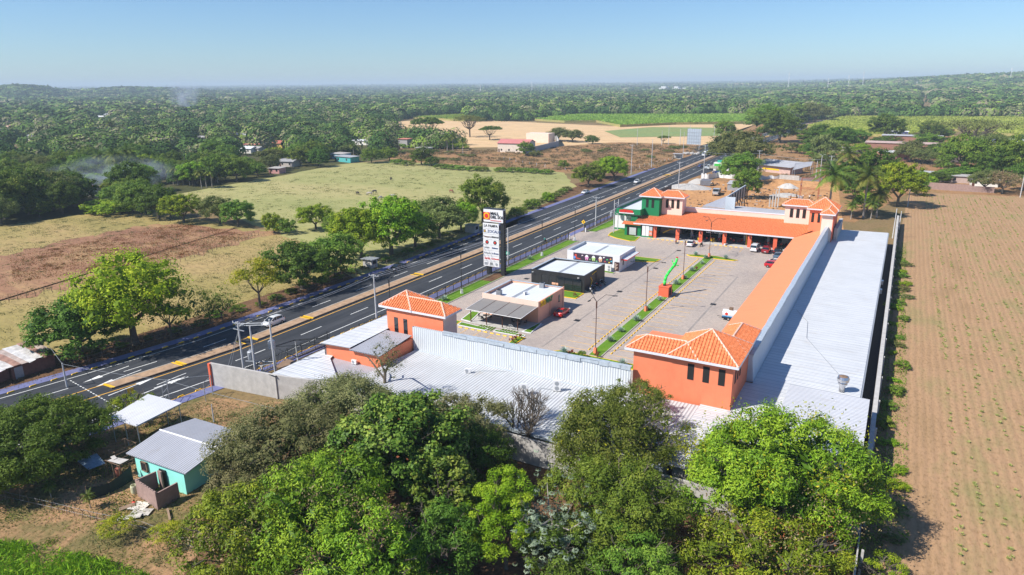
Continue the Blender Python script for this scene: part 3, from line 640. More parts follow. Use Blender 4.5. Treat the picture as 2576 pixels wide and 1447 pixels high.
# roof plant
def acunit(kind,loc,rz,label,group=None):
    if kind=='wall':
        t=thing('air_conditioner',label,'air conditioner',loc,rz,group); mb=MB(); mb.box(-.48,.48,-.19,.19,.06,1.42); mb.build('casing',M['cwhite'],t)
        for z in (.42,1.06): a=MB(); a.tube((0,-.19,z),(0,-.215,z),.27,.27,16); a.build('fan_grille',M['galv'],t)
        a=MB(); a.box(-.4,-.3,-.24,.24,0,.06); a.box(.3,.4,-.24,.24,0,.06); a.build('foot',M['dark'],t)
    elif kind=='small':
        t=thing('air_conditioner',label,'air conditioner',loc,rz,group); mb=MB(); mb.box(-.42,.42,-.15,.15,.04,.6); mb.build('casing',M['cwhite'],t)
        a=MB(); a.tube((-.1,-.15,.32),(-.1,-.17,.32),.22,.22,14); a.build('fan_grille',M['galv'],t)
    else:
        t=thing('condenser_unit',label,'condenser unit',loc,rz,group); mb=MB(); mb.box(-.42,.42,-.42,.42,.05,.98)
        for i in range(9): 
            z=.14+i*.09
            for s in (-1,1): mb.box(-.44,.44,s*.43-.015,s*.43+.015,z,z+.035); mb.box(s*.43-.015,s*.43+.015,-.44,.44,z,z+.035)
        mb.build('casing',M['galv'],t); a=MB(); a.tube((0,0,.98),(0,0,1.05),.36,.36,16); a.build('fan_grille',M['dark'],t)
    return t
def rz3(X,Y,z): 
    p=((1300+X/2.147)/1.4907,(1150+Y/2.147)/1.4907); return G(p[0],p[1],z)
acunit('wall',rz3(1428,705,3.5),R(20),'tall white two-fan air conditioner on the ribbed roof, the left of the pair')
acunit('wall',rz3(1692,678,3.5),R(20),'tall white two-fan air conditioner on the ribbed roof, the right of the pair')
acunit('small',rz3(975,532,3.5),R(20),'small white one-fan air conditioner low on the ribbed roof')
acunit('c',rz3(545,755,3.45),R(25),'dark square condenser on the ribbed roof, the left one by the thicket')
acunit('c',rz3(592,775,3.45),R(25),'grey-brown square condenser on the ribbed roof, the right one by the thicket')
p=G((2660+1305/2.631)/1.4907,(1150+835/2.631)/1.4907,3.4)
t=thing('roof_exhaust','shiny steel kitchen exhaust stack standing on the long white roof','exhaust stack',p); mb=MB(); mb.lathe((0,0,0),[(.34,0),(.34,.7),(.55,1.0),(.55,1.35)],18); mb.build('stack',M['chrome'],t,smooth=True); mb=MB(); mb.lathe((0,0,1.35),[(.68,0),(.72,.35),(.62,.62)],18); mb.build('cowl',M['chrome'],t); mb=MB(); mb.lathe((0,0,1.97),[(.52,0),(.3,.1)],18); mb.build('cap',M['wood'],t)
for i,(y,z) in enumerate(((150,1.2),(143.5,1.1))):
    t=thing('air_conditioner','white air conditioner hung on the back wall over the gravel lane, the %s one'%('farther','nearer')[i],'air conditioner',(-.25,y,z),R(90)); mb=MB(); mb.box(-.5,.5,-.2,.25,0,.8); mb.build('casing',M['cwhite'],t); a=MB(); a.tube((0,-.2,.4),(0,-.23,.4),.28,.28,14); a.build('fan_grille',M['dark'],t)
# gravel lane and long boundary wall
M['gravel']=paint('black_gravel',(.06,.06,.065),1,.6,6,bmp=1); sheet('gravel_lane',[(-.9,60),(.85,60),(.85,196),(-.9,196)],.02,M['gravel'],False)
bw=thing('boundary_wall','long grey concrete wall between the mall and the ploughed field','wall',(1.2,128,0))
mb=MB(); mb.box(.85,1.35,74,225,0,2.75); mb.build('wall',M['conc'],bw,world=True); mb=MB(); mb.box(1.02,1.14,40,74,0,2.5); mb.build('block_wall',M['conc'],bw,world=True)
for i,y in enumerate(np.arange(48,226,8.)): 
    mb=MB(); mb.box(1.36,1.56,y,y+.35,0,2.6); mb.build('pier',M['conc'],bw,world=True)
# front gray boundary wall of the bottom left
rw=thing('boundary_wall','grey rendered wall with an orange end pillar beside the highway','wall',(-79,56,0))
mb=MB(); P=[(-79.9,55.6),(-68.6,57.0),(-66.4,57.6),(-57.5,59.6)]; Zt=[3.4,3.4,3.3,3.35]
for i in range(3):
    (a,b),(c,d)=P[i],P[i+1]; mb.add([(a,b,0),(c,d,0),(c,d+.3,0),(a,b+.3,0),(a,b,Zt[i]),(c,d,Zt[i+1]),(c,d+.3,Zt[i+1]),(a,b+.3,Zt[i])],[(0,1,5,4),(2,3,7,6),(4,5,6,7),(3,0,4,7),(1,2,6,5)])
mb.build('wall',M['conc'],rw,world=True); mb=MB(); mb.box(-80.1,-79.7,55.4,56.0,0,3.35); mb.build('pillar',M['orange_dk'],rw,world=True)
mb=MB(); mb.box(-68.75,-68.45,56.9,57.4,0,3.38); mb.build('pier',M['conc'],rw,world=True); mb=MB(); mb.obox((-69.9,57.1,3.34),3.2,.4,.05,R(-6)); mb.build('flashing',M['dark'],rw,world=True)
rg=thing('boundary_wall','rear grey rendered wall below the ribbed roof, seen between the trees','wall',(-30,59,0)); mb=MB(); mb.box(-57.4,1.0,58.6,58.85,0,3.05); mb.build('wall',M['conc'],rg,world=True)
# front shed roofs beside the left tower
fs=thing('store_annex','orange walled annex with white and grey sheet roofs beside the highway','building',(-68,70,0))
def q(name,m,*P): 
    mb=MB(); mb.quad(*P); mb.quad(*[(a,b,c-.1) for a,b,c in P[::-1]]); return mb.build(name,M[m],fs,world=True)
q('sheet_roof','roofwhite',(-68.4,65.2,5.2),(-62.95,65.4,5.42),(-62.95,73.4,5.6),(-63.5,80,5.6),(-67.9,79,5.2))
q('sheet_roof','roofgrey',(-62.95,65.2,5.2),(-57.6,65.35,5.2),(-58.2,73.2,5.5),(-62.95,73.2,5.52))
mb=MB(); mb.box(-67.9,-58.0,65.8,73.2,0,5.12); mb.box(-67.7,-63.5,73.2,78.8,0,5.1); mb.build('wall',M['orange'],fs,world=True)
q('sheet_roof','roofgrey',(-66.0,61.6,2.95),(-58.1,61.6,2.95),(-58.1,65.75,3.1),(-66.5,65.75,3.1))
q('sheet_roof','roofwhite',(-69.6,57.4,3.3),(-66,57.9,3.3),(-60,59.8,3.3),(-66.2,64.8,3.4),(-66.6,65.7,3.4),(-69.9,69.3,3.3))
mb=MB(); mb.tube((-67.95,65.7,0),(-67.95,65.7,5.1),.07); mb.build('downpipe',M['dark'],fs,world=True)
acunit('small',(-62.3,65.4,3.15),0,'white air conditioner on the low grey roof by the orange annex wall')
# open steel cage of the annex yard
cg=thing('steel_canopy_frame','dark open steel roof frame on pale posts by the highway fence','steel frame',(-73,67,0))
P=[(-74.6,62.2),(-74.9,66.3),(-70.8,69.7),(-70.5,63)]; mb=MB(); Z=3.6
A=[(-76.4,63.9,Z),(-75.7,67.4,Z),(-71.9,70.6,Z),(-69.9,68.6,Z),(-70.2,62.6,Z)]
for i in range(5): mb.tube(A[i],A[(i+1)%5],.08,.08,5)
mb.tube(A[0],A[3],.05,.05,4); mb.tube(A[1],A[4],.05,.05,4); mb.tube(A[1],A[3],.05,.05,4); mb.build('beam',M['dark'],cg,world=True)
for x,y,_ in A: mb=MB(); mb.tube((x,y,0),(x,y,Z-.05),.09,.09,8); mb.build('post',M['concpole'],cg,world=True)
# green pizza shop
gs=thing('green_shop','green and white two-storey corner shop with a red sign and roof terrace','shop',(-63,182,0))
def gb(name,m,*a): 
    mb=MB()
    for q_ in a: mb.box(*q_)
    return mb.build(name,M[m],gs,world=True)
gb('wall','green',(-63.9,-59.3,175.6,181,0,3.1),(-64,-61.2,182,196,3.4,6.2)); gb('white_wall','white',(-69.4,-63.9,182.4,198,0,4.2)); gb('green_base','green',(-69.45,-63.95,182.3,198.1,0,.5),(-69.5,-63.9,182.3,198.2,4.2,5.0))
gb('archway','void',(-63.2,-60.3,175.5,175.6,.2,2.6)); gb('meter_panel','csilver',(-62.5,-60.6,175.42,175.5,.4,2.4))
mb=MB(); tileface(mb,[(-64.6,174.9,3.25),(-59.2,174.9,3.25),(-59.4,176.6,3.85),(-64.5,176.6,3.85)],.36,.11); mb.build('tile_lip',M['tilelow'],gs,world=True)
gb('terrace_deck','conc',(-64,-59.3,176.6,182,3.2,3.4)); gb('terrace_wall','green',(-64.1,-59.3,176.5,176.65,3.2,3.95))
mb=MB()
for i in range(9): mb.tube((-64+i*.58,176.6,3.9),(-64+i*.58,176.6,5.6),.03)
mb.tube((-64,176.6,4.6),(-59.3,176.6,4.6),.035); mb.tube((-64,176.6,5.5),(-59.3,176.6,5.5),.04); mb.build('railing',M['dark'],gs,world=True)
gb('upper_fascia','green',(-67.2,-60.2,177.3,177.6,5.6,7.0),(-60.5,-60.2,177.6,190,5.3,7.0),(-67.2,-67.,177.6,199,5.6,6.9),(-63,-61.2,177.9,181,3.4,5.6)); gb('flat_roof','roofplain',(-67,-60.5,177.6,199,5.5,6.4)); gb('low_roof','roofplain',(-69.2,-64,182.6,198,4.3,4.75)); gb('glass_guard','galv',(-67.3,-67.22,178,199,6.9,7.5))
mb=MB(); P=[(x,177.22,6.0+.1) for x in (0,)]; 
for i in range(12):
    x=-66.2+i*.33; h=.62+.2*math.sin(i/11*math.pi); mb.box(x,x+.29 if i!=5 else x+.2,177.16,177.28,6.05,6.05+h)
mb.build('sign_lettering',M['red'],gs,world=True); gb('sign_board','white',(-66.3,-62.0,177.2,177.3,5.75,6.1))
# ---------------------------------------------------------------- kiosks
def kiosk(root,x0,x1,y0,y1,zt,zr,mw,mroof='roofplain'):
    mb=MB(); w=.22
    mb.box(x0,x1,y0,y0+w,0,zt); mb.box(x0,x1,y1-w,y1,0,zt); mb.box(x0,x0+w,y0+w,y1-w,0,zt); mb.box(x1-w,x1,y0+w,y1-w,0,zt); mb.build('wall',mw,root,world=True)
    mb=MB(); xm=(x0+x1)/2; mb.quad((x0+w,y0+w,zr-.25),(xm-.35,y0+w,zr),(xm-.35,y1-w,zr),(x0+w,y1-w,zr-.25)); mb.quad((xm+.35,y0+w,zr),(x1-w,y0+w,zr+.12),(x1-w,y1-w,zr+.12),(xm+.35,y1-w,zr)); mb.build('sheet_roof',M[mroof],root,world=True)
    mb=MB(); mb.box(xm-.36,xm+.36,y0+w,y1-w,zr-.12,zr-.02); mb.build('roof_gutter',M['galv'],root,world=True)
    mb=MB(); mb.box(x0-.05,x0+w+.12,y0,y1,zt,zt+.06); mb.box(x0,x1,y1-w-.1,y1+.05,zt,zt+.06); mb.build('tin_coping',M['tin'],root,world=True)
def R5(X,Y): return ((1700+X/2.412)/1.4907,(750+Y/2.412)/1.4907)
k1=thing('sandwich_shop','peach sandwich shop kiosk with a grey awning over its terrace','kiosk',(-57,105,0))
kiosk(k1,-62.9,-51.6,100.1,110.4,3.85,3.6,M['peach'])
mb=MB(); mb.box(-62.95,-51.55,100.0,100.12,3.0,4.0); mb.build('front_band',M['cream'],k1,world=True)
mb=MB(); mb.box(-51.6,-51.5,104.6,104.85,0,4.0); mb.box(-51.6,-51.5,109.9,110.4,0,4.1); mb.build('wall_rib',M['peach'],k1,world=True)
mb=MB(); mb.quad((-62.7,99.95,3.05),(-62.9,94.4,2.55),(-51.9,94.4,2.55),(-51.7,99.95,3.05)); mb.quad((-62.7,99.95,3.0),(-51.7,99.95,3.0),(-51.9,94.4,2.5),(-62.9,94.4,2.5)); M['shade']=paint('shade_cloth',(.20,.19,.185),.9,.08,1.2); mb.build('awning',M['shade'],k1,world=True)
mb=MB()
for a,b in (((-62.9,94.4,2.54),(-51.9,94.4,2.54)),((-62.9,94.4,2.56),(-62.7,99.95,3.06)),((-51.9,94.4,2.56),(-51.7,99.95,3.06))): mb.tube(a,b,.05,.05,5)
mb.build('awning_rim',M['white'],k1,world=True)
mb=MB()
for i in range(1,4): mb.tube((-62.9+i*2.75,94.4,2.57),(-62.7+i*2.75,99.95,3.07),.035,.035,5)
mb.build('awning_rafter',M['brown'],k1,world=True)
for x in (-62.4,-59.2,-56.,-53.): mb=MB(); mb.tube((x,95.2,0),(x,95.2,2.5),.09,.09,8); mb.build('awning_post',M['brown'],k1,world=True)
bx('window','glass',(-60.5,-57.6,100.02,100.08,1.1,2.3),p=k1); bx('door','glass',(-57.2,-55.3,100.0,100.07,.1,2.4),p=k1); o=bx('window','glass',(-51.62,-51.55,108.1,108.8,1.6,2.9),p=k1)
for nm,s,x,m in (('lettering','SUB',100.75,'yellow'),('lettering','WAY',102.55,'green')):
    mb=MB(); text_into(mb,s,1.25,lambda u,v_,w,x=x:(-51.5+w,x+u,2.85+v_),0,.08,.05); mb.build(nm,M[m],k1,world=True)
sheet('terrace_slab',[(-63.2,94.7),(-50.4,94.7),(-50.4,100.1),(-63.2,100.1)],.045,M['conc'],False)
island('terrace_bed_right',[(-52.0,94.9),(-50.3,94.9),(-50.9,100),(-51.5,100)],kerb='white'); island('terrace_bed_left',[(-64.6,95.3),(-62.4,95.0),(-63.6,100.1),(-65.4,100.1)],kerb='white')
island('front_bed',[(-63.6,92.6),(-57.8,92.4),(-57.8,93.6),(-63.8,94.2)],z=.12,kerb='white'); island('front_bed_right',[(-56.4,92.7),(-50.6,92.9),(-50.6,93.7),(-56.4,93.7)],z=.12,kerb='white'); island('corner_bed',[(-51.4,88.6),(-50.2,88.2),(-50.1,92.6),(-51.6,92.6)],kerb='yellow'); island('corner_bed_left',[(-66.2,89.6),(-63.8,91.2),(-63.8,94.4),(-66.4,94.4)],kerb='yellow')
mb=MB()
for x0 in (-59.9,-55.5):
    for i in range(6): mb.box(x0+i*.55,x0+i*.55+.22,92.9,94.6,.05,.13)
struct('grass_strips',mb,M['lawn'])
acunit('c',G(*R5(415,862),3.5),R(8),'grey condenser at the left rim of the peach kiosk roof'); acunit('c',G(*R5(803,795),3.6),R(8),'grey condenser at the back of the peach kiosk roof'); acunit('small',G(*R5(652,858),3.6),R(80),'little white air conditioner amid the peach kiosk roof')
k2=thing('dark_shop','black clad kiosk with a glass front and yellow strips','kiosk',(-57,125,0))
kiosk(k2,-63.6,-51.7,120.2,130.9,3.6,3.35,M['black'])
bx('glass_front','glass',(-61.2,-52.3,120.1,120.17,.15,2.75),p=k2); mb=MB()
for x in (-61.2,-59.5,-57.9,-56.1,-54.2,-52.3): mb.box(x-.03,x+.03,120.03,120.1,.1,2.75)
mb.box(-61.2,-52.3,120.03,120.1,1.0,1.05); mb.build('mullion',M['dark'],k2,world=True)
bx('wall_rib','black',(-51.7,-51.6,126.1,126.4,0,3.7),p=k2); bx('counter','peach',(-58.8,-57.4,120.06,120.1,.9,1.4),p=k2)
mb=MB()
for a,b in (((-51.65,123.9,3.0),(-51.65,126,3.25)),((-51.65,123.2,2.6),(-51.65,124.0,1.75)),((-51.65,124.0,1.75),(-51.65,123.1,.35))): mb.tube(a,b,.09,.09,4)
mb.build('yellow_strip',M['yellow'],k2,world=True)
for x in (-63.1,-52.9):
    mb=MB(); mb.tube((x,120.15,3.15),(x,119.9,3.15),.04); mb.obox((x-.12,119.8,3.12),.1,.3,.12,.5); mb.obox((x+.12,119.8,3.12),.1,.3,.12,-.5); mb.build('security_camera',M['cwhite'],k2,world=True)
k3=thing('frappe_shop','white kiosk with a dark mural of frozen drinks and a red-edged canopy','kiosk',(-57,143,0))
kiosk(k3,-63.9,-51.2,138.3,148.2,3.8,3.5,M['white'])
mb=MB(); mb.box(-62.3,-52.9,138.2,138.28,1.75,3.35); pn=mb.build('mural_panel',paint('mural_ground',(.05,.035,.06),.5,.3,3),k3,world=True)
def mur(name,col,fn):
    mb=MB(); fn(mb); o=mb.build(name,paint(name,col,.5,.1,4),k3,world=True); o.parent=pn
def cup(mb,x,z,s=1.):
    mb.quad((x-.28*s,138.17,z),(x+.28*s,138.17,z),(x+.42*s,138.17,z+.72*s),(x-.42*s,138.17,z+.72*s)); mb.box(x-.47*s,x+.47*s,138.15,138.18,z+.66*s,z+.76*s)
for x,c in ((-59.0,(.75,.35,.6)),(-57.35,(.45,.7,.25)),(-55.7,(.85,.5,.32))):
    mur('painted_cup',c,lambda mb,x=x:cup(mb,x,1.92)); mur('painted_cream_top',(.85,.85,.85),lambda mb,x=x:mb.quad(*[(x+.38*math.cos(t),138.165,2.66+.5*math.sin(t)) for t in np.linspace(math.pi,0,7)][::-1])); mur('painted_dot',(.10,.02,.02),lambda mb,x=x:mb.quad(*[(x+.13*math.cos(t),138.14,2.15+.13*math.sin(t)) for t in np.linspace(0,2*math.pi,9)[:-1]]))
mur('painted_figure',(.6,.08,.05),lambda mb:(mb.quad((-62.1,138.16,2.2),(-61.5,138.16,2.2),(-61.4,138.16,3.0),(-61.9,138.16,3.1)),mb.quad((-61.6,138.16,2.0),(-60.4,138.16,1.95),(-60.6,138.16,2.15),(-61.5,138.16,2.3))))
mur('painted_blue_shirt',(.1,.3,.75),lambda mb:mb.quad((-62.2,138.15,1.95),(-61.8,138.15,1.95),(-61.7,138.15,2.5),(-62.2,138.15,2.6)))
for x,z,c in ((-54.1,2.6,(.05,.5,.15)),(-53.6,2.0,(.75,.55,.05)),(-53.3,2.8,(.8,.35,.1)),(-54.6,2.1,(.5,.1,.1)),(-53.1,2.3,(.1,.45,.6)),(-60.1,2.9,(.7,.6,.65)),(-54.9,3.0,(.8,.8,.8)),(-56.6,1.95,(.15,.5,.2)),(-58.2,2.2,(.15,.35,.15))):
    mur('painted_shape',c,lambda mb,x=x,z=z:mb.quad(*[(x+(.2+.07*math.cos(3*t))*math.cos(t),138.16,z+(.16+.05*math.sin(2*t))*math.sin(t)) for t in np.linspace(0,2*math.pi,10)[:-1]]))
mb=MB(); mb.box(-52.35,-51.3,138.12,138.25,.35,2.3); mb.build('menu_board',paint('menu_dark',(.06,.02,.02),.4,.6,9),k3,world=True)
mb=MB()
for i in range(7): mb.box(-52.2,-51.9+.2*(i%3),138.08,138.12,.55+i*.23,.63+i*.23)
mb.build('menu_print',M['cream'],k3,world=True)
mb=MB(); mb.add([(-51.2,139.4,3.0),(-49.9,139.3,2.75),(-49.9,147.4,2.75),(-51.2,147.4,3.0),(-51.2,139.4,2.85),(-49.9,139.3,2.6),(-49.9,147.4,2.6),(-51.2,147.4,2.85)],[(0,1,2,3),(7,6,5,4),(0,4,5,1),(1,5,6,2),(2,6,7,3)]); mb.build('canopy',M['roofplain'],k3,world=True)
bx('canopy_edge','red',(-51.2,-49.85,139.2,139.3,2.6,2.85),(-49.9,-49.82,139.3,147.4,2.62,2.78),p=k3); bx('window','void',(-51.25,-51.15,140.3,140.8,1.2,2.4),(-51.25,-51.15,145.4,145.9,1.8,2.4),p=k3); bx('wall_rib','white',(-51.2,-51.1,142.6,142.85,0,3.9),(-51.2,-51.1,147.6,148.2,0,3.9),p=k3)
acunit('wall',(-53.3,137.6,.16),0,'tall white two-fan air conditioner at the foot of the mural kiosk')
# ---------------------------------------------------------------- foliage
def leafobj(name,C,Nn,S,tint,mat,parent=None,asp=.42,kind='leaf'):
    """one mesh of many small leaf faces; C centres, Nn facing, S lengths"""
    n=len(C); Nn=Nn/np.maximum(1e-6,np.linalg.norm(Nn,axis=1,keepdims=True)); q=rng.normal(size=(n,3)); T=np.cross(Nn,q); T/=np.maximum(1e-6,np.linalg.norm(T,axis=1,keepdims=True)); B=np.cross(Nn,T)
    S=S[:,None]; a=T*S*.5; b=B*S*asp*.5
    V=np.empty((n,4,3),np.float32); V[:,0]=C-a; V[:,1]=C+b-a*.1; V[:,2]=C+a; V[:,3]=C-b-a*.1
    me=bpy.data.meshes.new(name); me.vertices.add(n*4); me.vertices.foreach_set('co',V.ravel()); me.loops.add(n*4); me.loops.foreach_set('vertex_index',np.arange(n*4,dtype=np.int32))
    me.polygons.add(n); me.polygons.foreach_set('loop_start',np.arange(0,n*4,4,dtype=np.int32)); me.polygons.foreach_set('loop_total',np.full(n,4,np.int32))
    me.update(calc_edges=True); at=me.attributes.new('tint','FLOAT','FACE'); at.data.foreach_set('value',np.clip(tint,0,1).astype(np.float32)); me.materials.append(mat)
    o=bpy.data.objects.new(name,me); COL.objects.link(o)
    if parent:o.parent=parent
    return o
def sph(n,zmin=-.4):
    d=rng.normal(size=(int(n*2.4)+20,3)); d/=np.linalg.norm(d,axis=1,keepdims=True); d=d[d[:,2]>zmin][:n]
    while len(d)<n:
        e=rng.normal(size=(n,3)); e/=np.linalg.norm(e,axis=1,keepdims=True); d=np.vstack([d,e[e[:,2]>zmin]])[:n]
    return d
def crown(rx,ry,rz,nc,lpc,leaf,lump=.34,cr=.22,zmin=-.35,fill=.3,up=.35,spread=1.,droop=0,flat=1.,dense=1.):
    """clump centres over a lumpy dome, leaves over each clump; returns centres, normals, sizes, tints (dome centre at 0)"""
    bumps=sph(9,zmin); amp=rng.uniform(-lump,lump*.9,9)
    def rad(d): return 1+ (np.maximum(0,d@bumps.T)**7*amp).sum(1)
    d=sph(nc,zmin); rr=rad(d)*np.where(rng.random(nc)<fill,rng.uniform(.45,.85,nc),rng.uniform(.86,1.04,nc))
    cc=d*rr[:,None]*np.array([rx,ry,rz]); Rm=(rx*ry*rz)**(1/3); cs=Rm*cr*rng.uniform(.65,1.3,nc)
    n=nc*lpc; idx=np.repeat(np.arange(nc),lpc); e=sph(n,-.45); k=(rng.random(n)**.45)[:,None]*spread
    C=cc[idx]+e*k*cs[idx][:,None]*np.array([1,1,.75*flat]); Nn=e+rng.normal(size=(n,3))*.55+np.array([0,0,up])+d[idx]*.25
    C[:,2]-=droop*cs[idx]*(np.linalg.norm(e[:,:2],axis=1)**2)
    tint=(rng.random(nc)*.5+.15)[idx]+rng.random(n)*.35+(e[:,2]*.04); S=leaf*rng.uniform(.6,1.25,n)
    if dense:  # added big inner leaves block light; low tints paint shade into the crown
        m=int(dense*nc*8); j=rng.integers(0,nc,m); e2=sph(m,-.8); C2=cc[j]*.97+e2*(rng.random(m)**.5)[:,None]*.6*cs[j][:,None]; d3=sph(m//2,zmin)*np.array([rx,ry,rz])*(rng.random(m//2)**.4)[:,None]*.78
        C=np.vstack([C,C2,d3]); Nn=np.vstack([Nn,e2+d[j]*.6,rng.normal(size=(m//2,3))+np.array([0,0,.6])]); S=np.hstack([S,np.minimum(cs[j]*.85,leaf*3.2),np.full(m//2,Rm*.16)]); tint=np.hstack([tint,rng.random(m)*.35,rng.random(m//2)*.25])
    return C,Nn,S,tint
def trunk(h,r,nl=4,spread=2.,seed=0,top=None,mat='bark',lean=(0,0),sub=0):
    rnd=random.Random(seed); mb=MB(); fk=h*rnd.uniform(.3,.45); b=Vector((lean[0]*.5,lean[1]*.5,fk))
    mb.path([(0,0,-.1),(0,0,.15),(lean[0]*.2,lean[1]*.2,fk*.5),tuple(b)],[r*1.5,r*1.05,r*.9,r*.8],8)
    for i in range(nl):
        a=2*math.pi*(i+rnd.random()*.6)/max(1,nl); s=spread*rnd.uniform(.5,1.); e=b+Vector((math.cos(a)*s+lean[0]*.5,math.sin(a)*s+lean[1]*.5,(h-fk)*rnd.uniform(.7,1.05))); m_=b.lerp(e,.5)+Vector((math.cos(a)*s*.15,math.sin(a)*s*.15,-.05*h))
        mb.path([tuple(b),tuple(m_),tuple(e)],[r*.6,r*.38,r*.12],6)
        for j in range(sub):
            p=b.lerp(e,rnd.uniform(.35,.9)); a2=a+rnd.uniform(-1.3,1.3); l=s*rnd.uniform(.35,.7); q=p+Vector((math.cos(a2)*l,math.sin(a2)*l,l*rnd.uniform(.4,1.1)))
            mb.path([tuple(p),tuple(q)],[r*.28,r*.05],5)
            for kk in range(3):
                w=p.lerp(q,rnd.uniform(.4,1)); u=Vector((rnd.uniform(-1,1),rnd.uniform(-1,1),rnd.uniform(.1,1)))*l*.55; mb.tube(tuple(w),tuple(w+u),r*.09,r*.02,4)
    return mb
LM={}
LM['mango']=leafmat('leaf_mango',(.045,.095,.005),(.135,.235,.010),(.30,.39,.025),.55,.12,spec=.2)
LM['bright']=leafmat('leaf_bright',(.07,.14,.005),(.175,.30,.012),(.35,.43,.03),.45,.2)
LM['green']=leafmat('leaf_green',(.045,.09,.010),(.115,.195,.02),(.23,.30,.04),.55,.16)
LM['dark']=leafmat('leaf_dark',(.028,.058,.007),(.07,.13,.013),(.14,.215,.028),.55,.12)
LM['olive']=leafmat('leaf_olive',(.075,.085,.03),(.155,.155,.06),(.27,.25,.115),.8,.12)
LM['olgreen']=leafmat('leaf_olive_green',(.06,.08,.022),(.125,.155,.042),(.21,.235,.075),.7,.14)
LM['lime']=leafmat('leaf_lime',(.12,.17,.008),(.27,.33,.014),(.50,.48,.03),.5,.25)
LM['grey']=leafmat('leaf_silver',(.08,.11,.07),(.16,.20,.13),(.28,.33,.23),.8,.1)
LM['almond']=leafmat('leaf_almond',(.022,.06,.008),(.08,.17,.018),(.26,.34,.05),.36,.12,spec=.2)
LM['brown']=leafmat('leaf_dry',(.13,.09,.045),(.24,.17,.09),(.36,.27,.16),.8,.2)
LM['sapo']=leafmat('leaf_sapodilla',(.045,.065,.012),(.11,.155,.022),(.22,.24,.05),.45,.25)
LM['palm']=leafmat('leaf_palm',(.03,.06,.012),(.085,.13,.022),(.28,.27,.05),.45,.2)
LM['agave']=leafmat('leaf_agave',(.16,.25,.22),(.26,.36,.31),(.40,.48,.42),.6,.1)
LM['redleaf']=leafmat('leaf_red',(.10,.025,.018),(.22,.05,.03),(.30,.12,.05),.6,.2)
LM['cane']=leafmat('leaf_cane',(.20,.26,.045),(.32,.40,.07),(.48,.50,.14),.7,.3)
def mktree(name,label,cat,loc,cr,mat,h,tr=None,group=None,rz=0,cname='crown'):
    t=thing(name,label,cat,loc,rz,group)
    if tr: tr.build('trunk',M[tr_mat.get(name,'bark')],t)
    C,Nn,S,ti=cr; C=C+np.array([0,0,h]); leafobj(cname,C,Nn,S,ti,LM[mat],t); return t
tr_mat={'bare_tree':'barkpale'}
def crownpos(px,py,zc): return G(px,py,zc)
def dist(p): return math.dist(p,(0,0,H))
# ---- foreground trees -----------------------------------------------------
def big(name,label,cat,px,py,zc,wpx,rz,mat,nc,lpc,leaf,seed=0,asp=.32,top=None,**k):
    """crown centre read at height zc; width in photo units gives the radius"""
    p=G(px,py,zc); r=wpx/2*dist(p)/F; k.setdefault('dense',1.15); cr=crown(r,k.pop('ry',r),rz,int(nc*.78),lpc,leaf*1.06,**k)
    t=thing(name,label,cat,(p[0],p[1],0)); addtwigs(trunk(zc+rz*.3,max(.16,r*.06),5,r*.6,seed,sub=2),r,rz,zc,seed).build('trunk',M['bark'],t)
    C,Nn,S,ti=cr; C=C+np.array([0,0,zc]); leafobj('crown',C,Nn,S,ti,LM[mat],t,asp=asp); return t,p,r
def addtwigs(tw,r,rz,zc,seed):
    rd_=random.Random(seed)
    for i in range(16):
        d=Vector((rd_.uniform(-1,1),rd_.uniform(-1,.6),rd_.uniform(.0,1))).normalized(); a=Vector((d.x*r*.75,d.y*r*.75,zc+d.z*rz*.75)); b=Vector((d.x*r*.98,d.y*r*.98,zc+d.z*rz*.99)); tw.path([(0,0,zc*.32),tuple(a),tuple(b)],[.1,.05,.025],4)
        for k_ in range(4): e=b+Vector((rd_.uniform(-1,1),rd_.uniform(-1,1),rd_.uniform(-.2,1)))*.55; tw.tube(tuple(a.lerp(b,rd_.uniform(.5,1))),tuple(e),.025,.01,3)
    return tw
def extra(t,zc,r,rz,n,mat,size,name,zmin=.1,clump=None):
    r*=.92; rz*=.94
    d=sph(n,zmin); C=d*np.array([r,r,rz])*rng.uniform(.93,1.05,(n,1))
    if clump: k=max(3,n//clump); cc=sph(k,zmin)*np.array([r,r,rz])*.98; C=cc[rng.integers(0,k,n)]+rng.normal(size=(n,3))*r*.12
    leafobj(name,C+np.array([0,0,zc]),d+rng.normal(size=(n,3))*.5,size*rng.uniform(.6,1.3,n),rng.random(n),LM[mat],t,asp=.5)
# right big mango
t,p,r=big('mango_tree','huge bright green mango tree at the bottom right by the boundary wall','tree',1960,1180,6.0,420,4.9,'mango',300,250,.32,3,lump=.62,cr=.16,zmin=-.75,fill=.34,droop=.25)
extra(t,6.0,r,4.9,2600,'lime',.26,'young_leaves',-.3,220); extra(t,4.4,r*1.0,4.4,1500,'brown',.22,'flower_sprays',-.6,160)
t,p,r=big('mango_tree','lower lobe of mango foliage with orange leaf sprays at the bottom right','tree',1940,1400,3.4,340,3.0,'mango',150,170,.28,4,lump=.3,cr=.22,zmin=-.7,droop=.2); extra(t,3.4,r,3.,1500,'brown',.2,'flower_sprays',-.5,120); extra(t,3.4,r,3.,500,'redleaf',.2,'turning_leaves',-.5,60)
t,p,r=big('mango_tree','side crown of mango foliage overhanging the boundary wall at the bottom right','tree',2095,1290,3.8,150,3.6,'mango',90,170,.28,14,lump=.3,cr=.24,zmin=-.7,droop=.2)
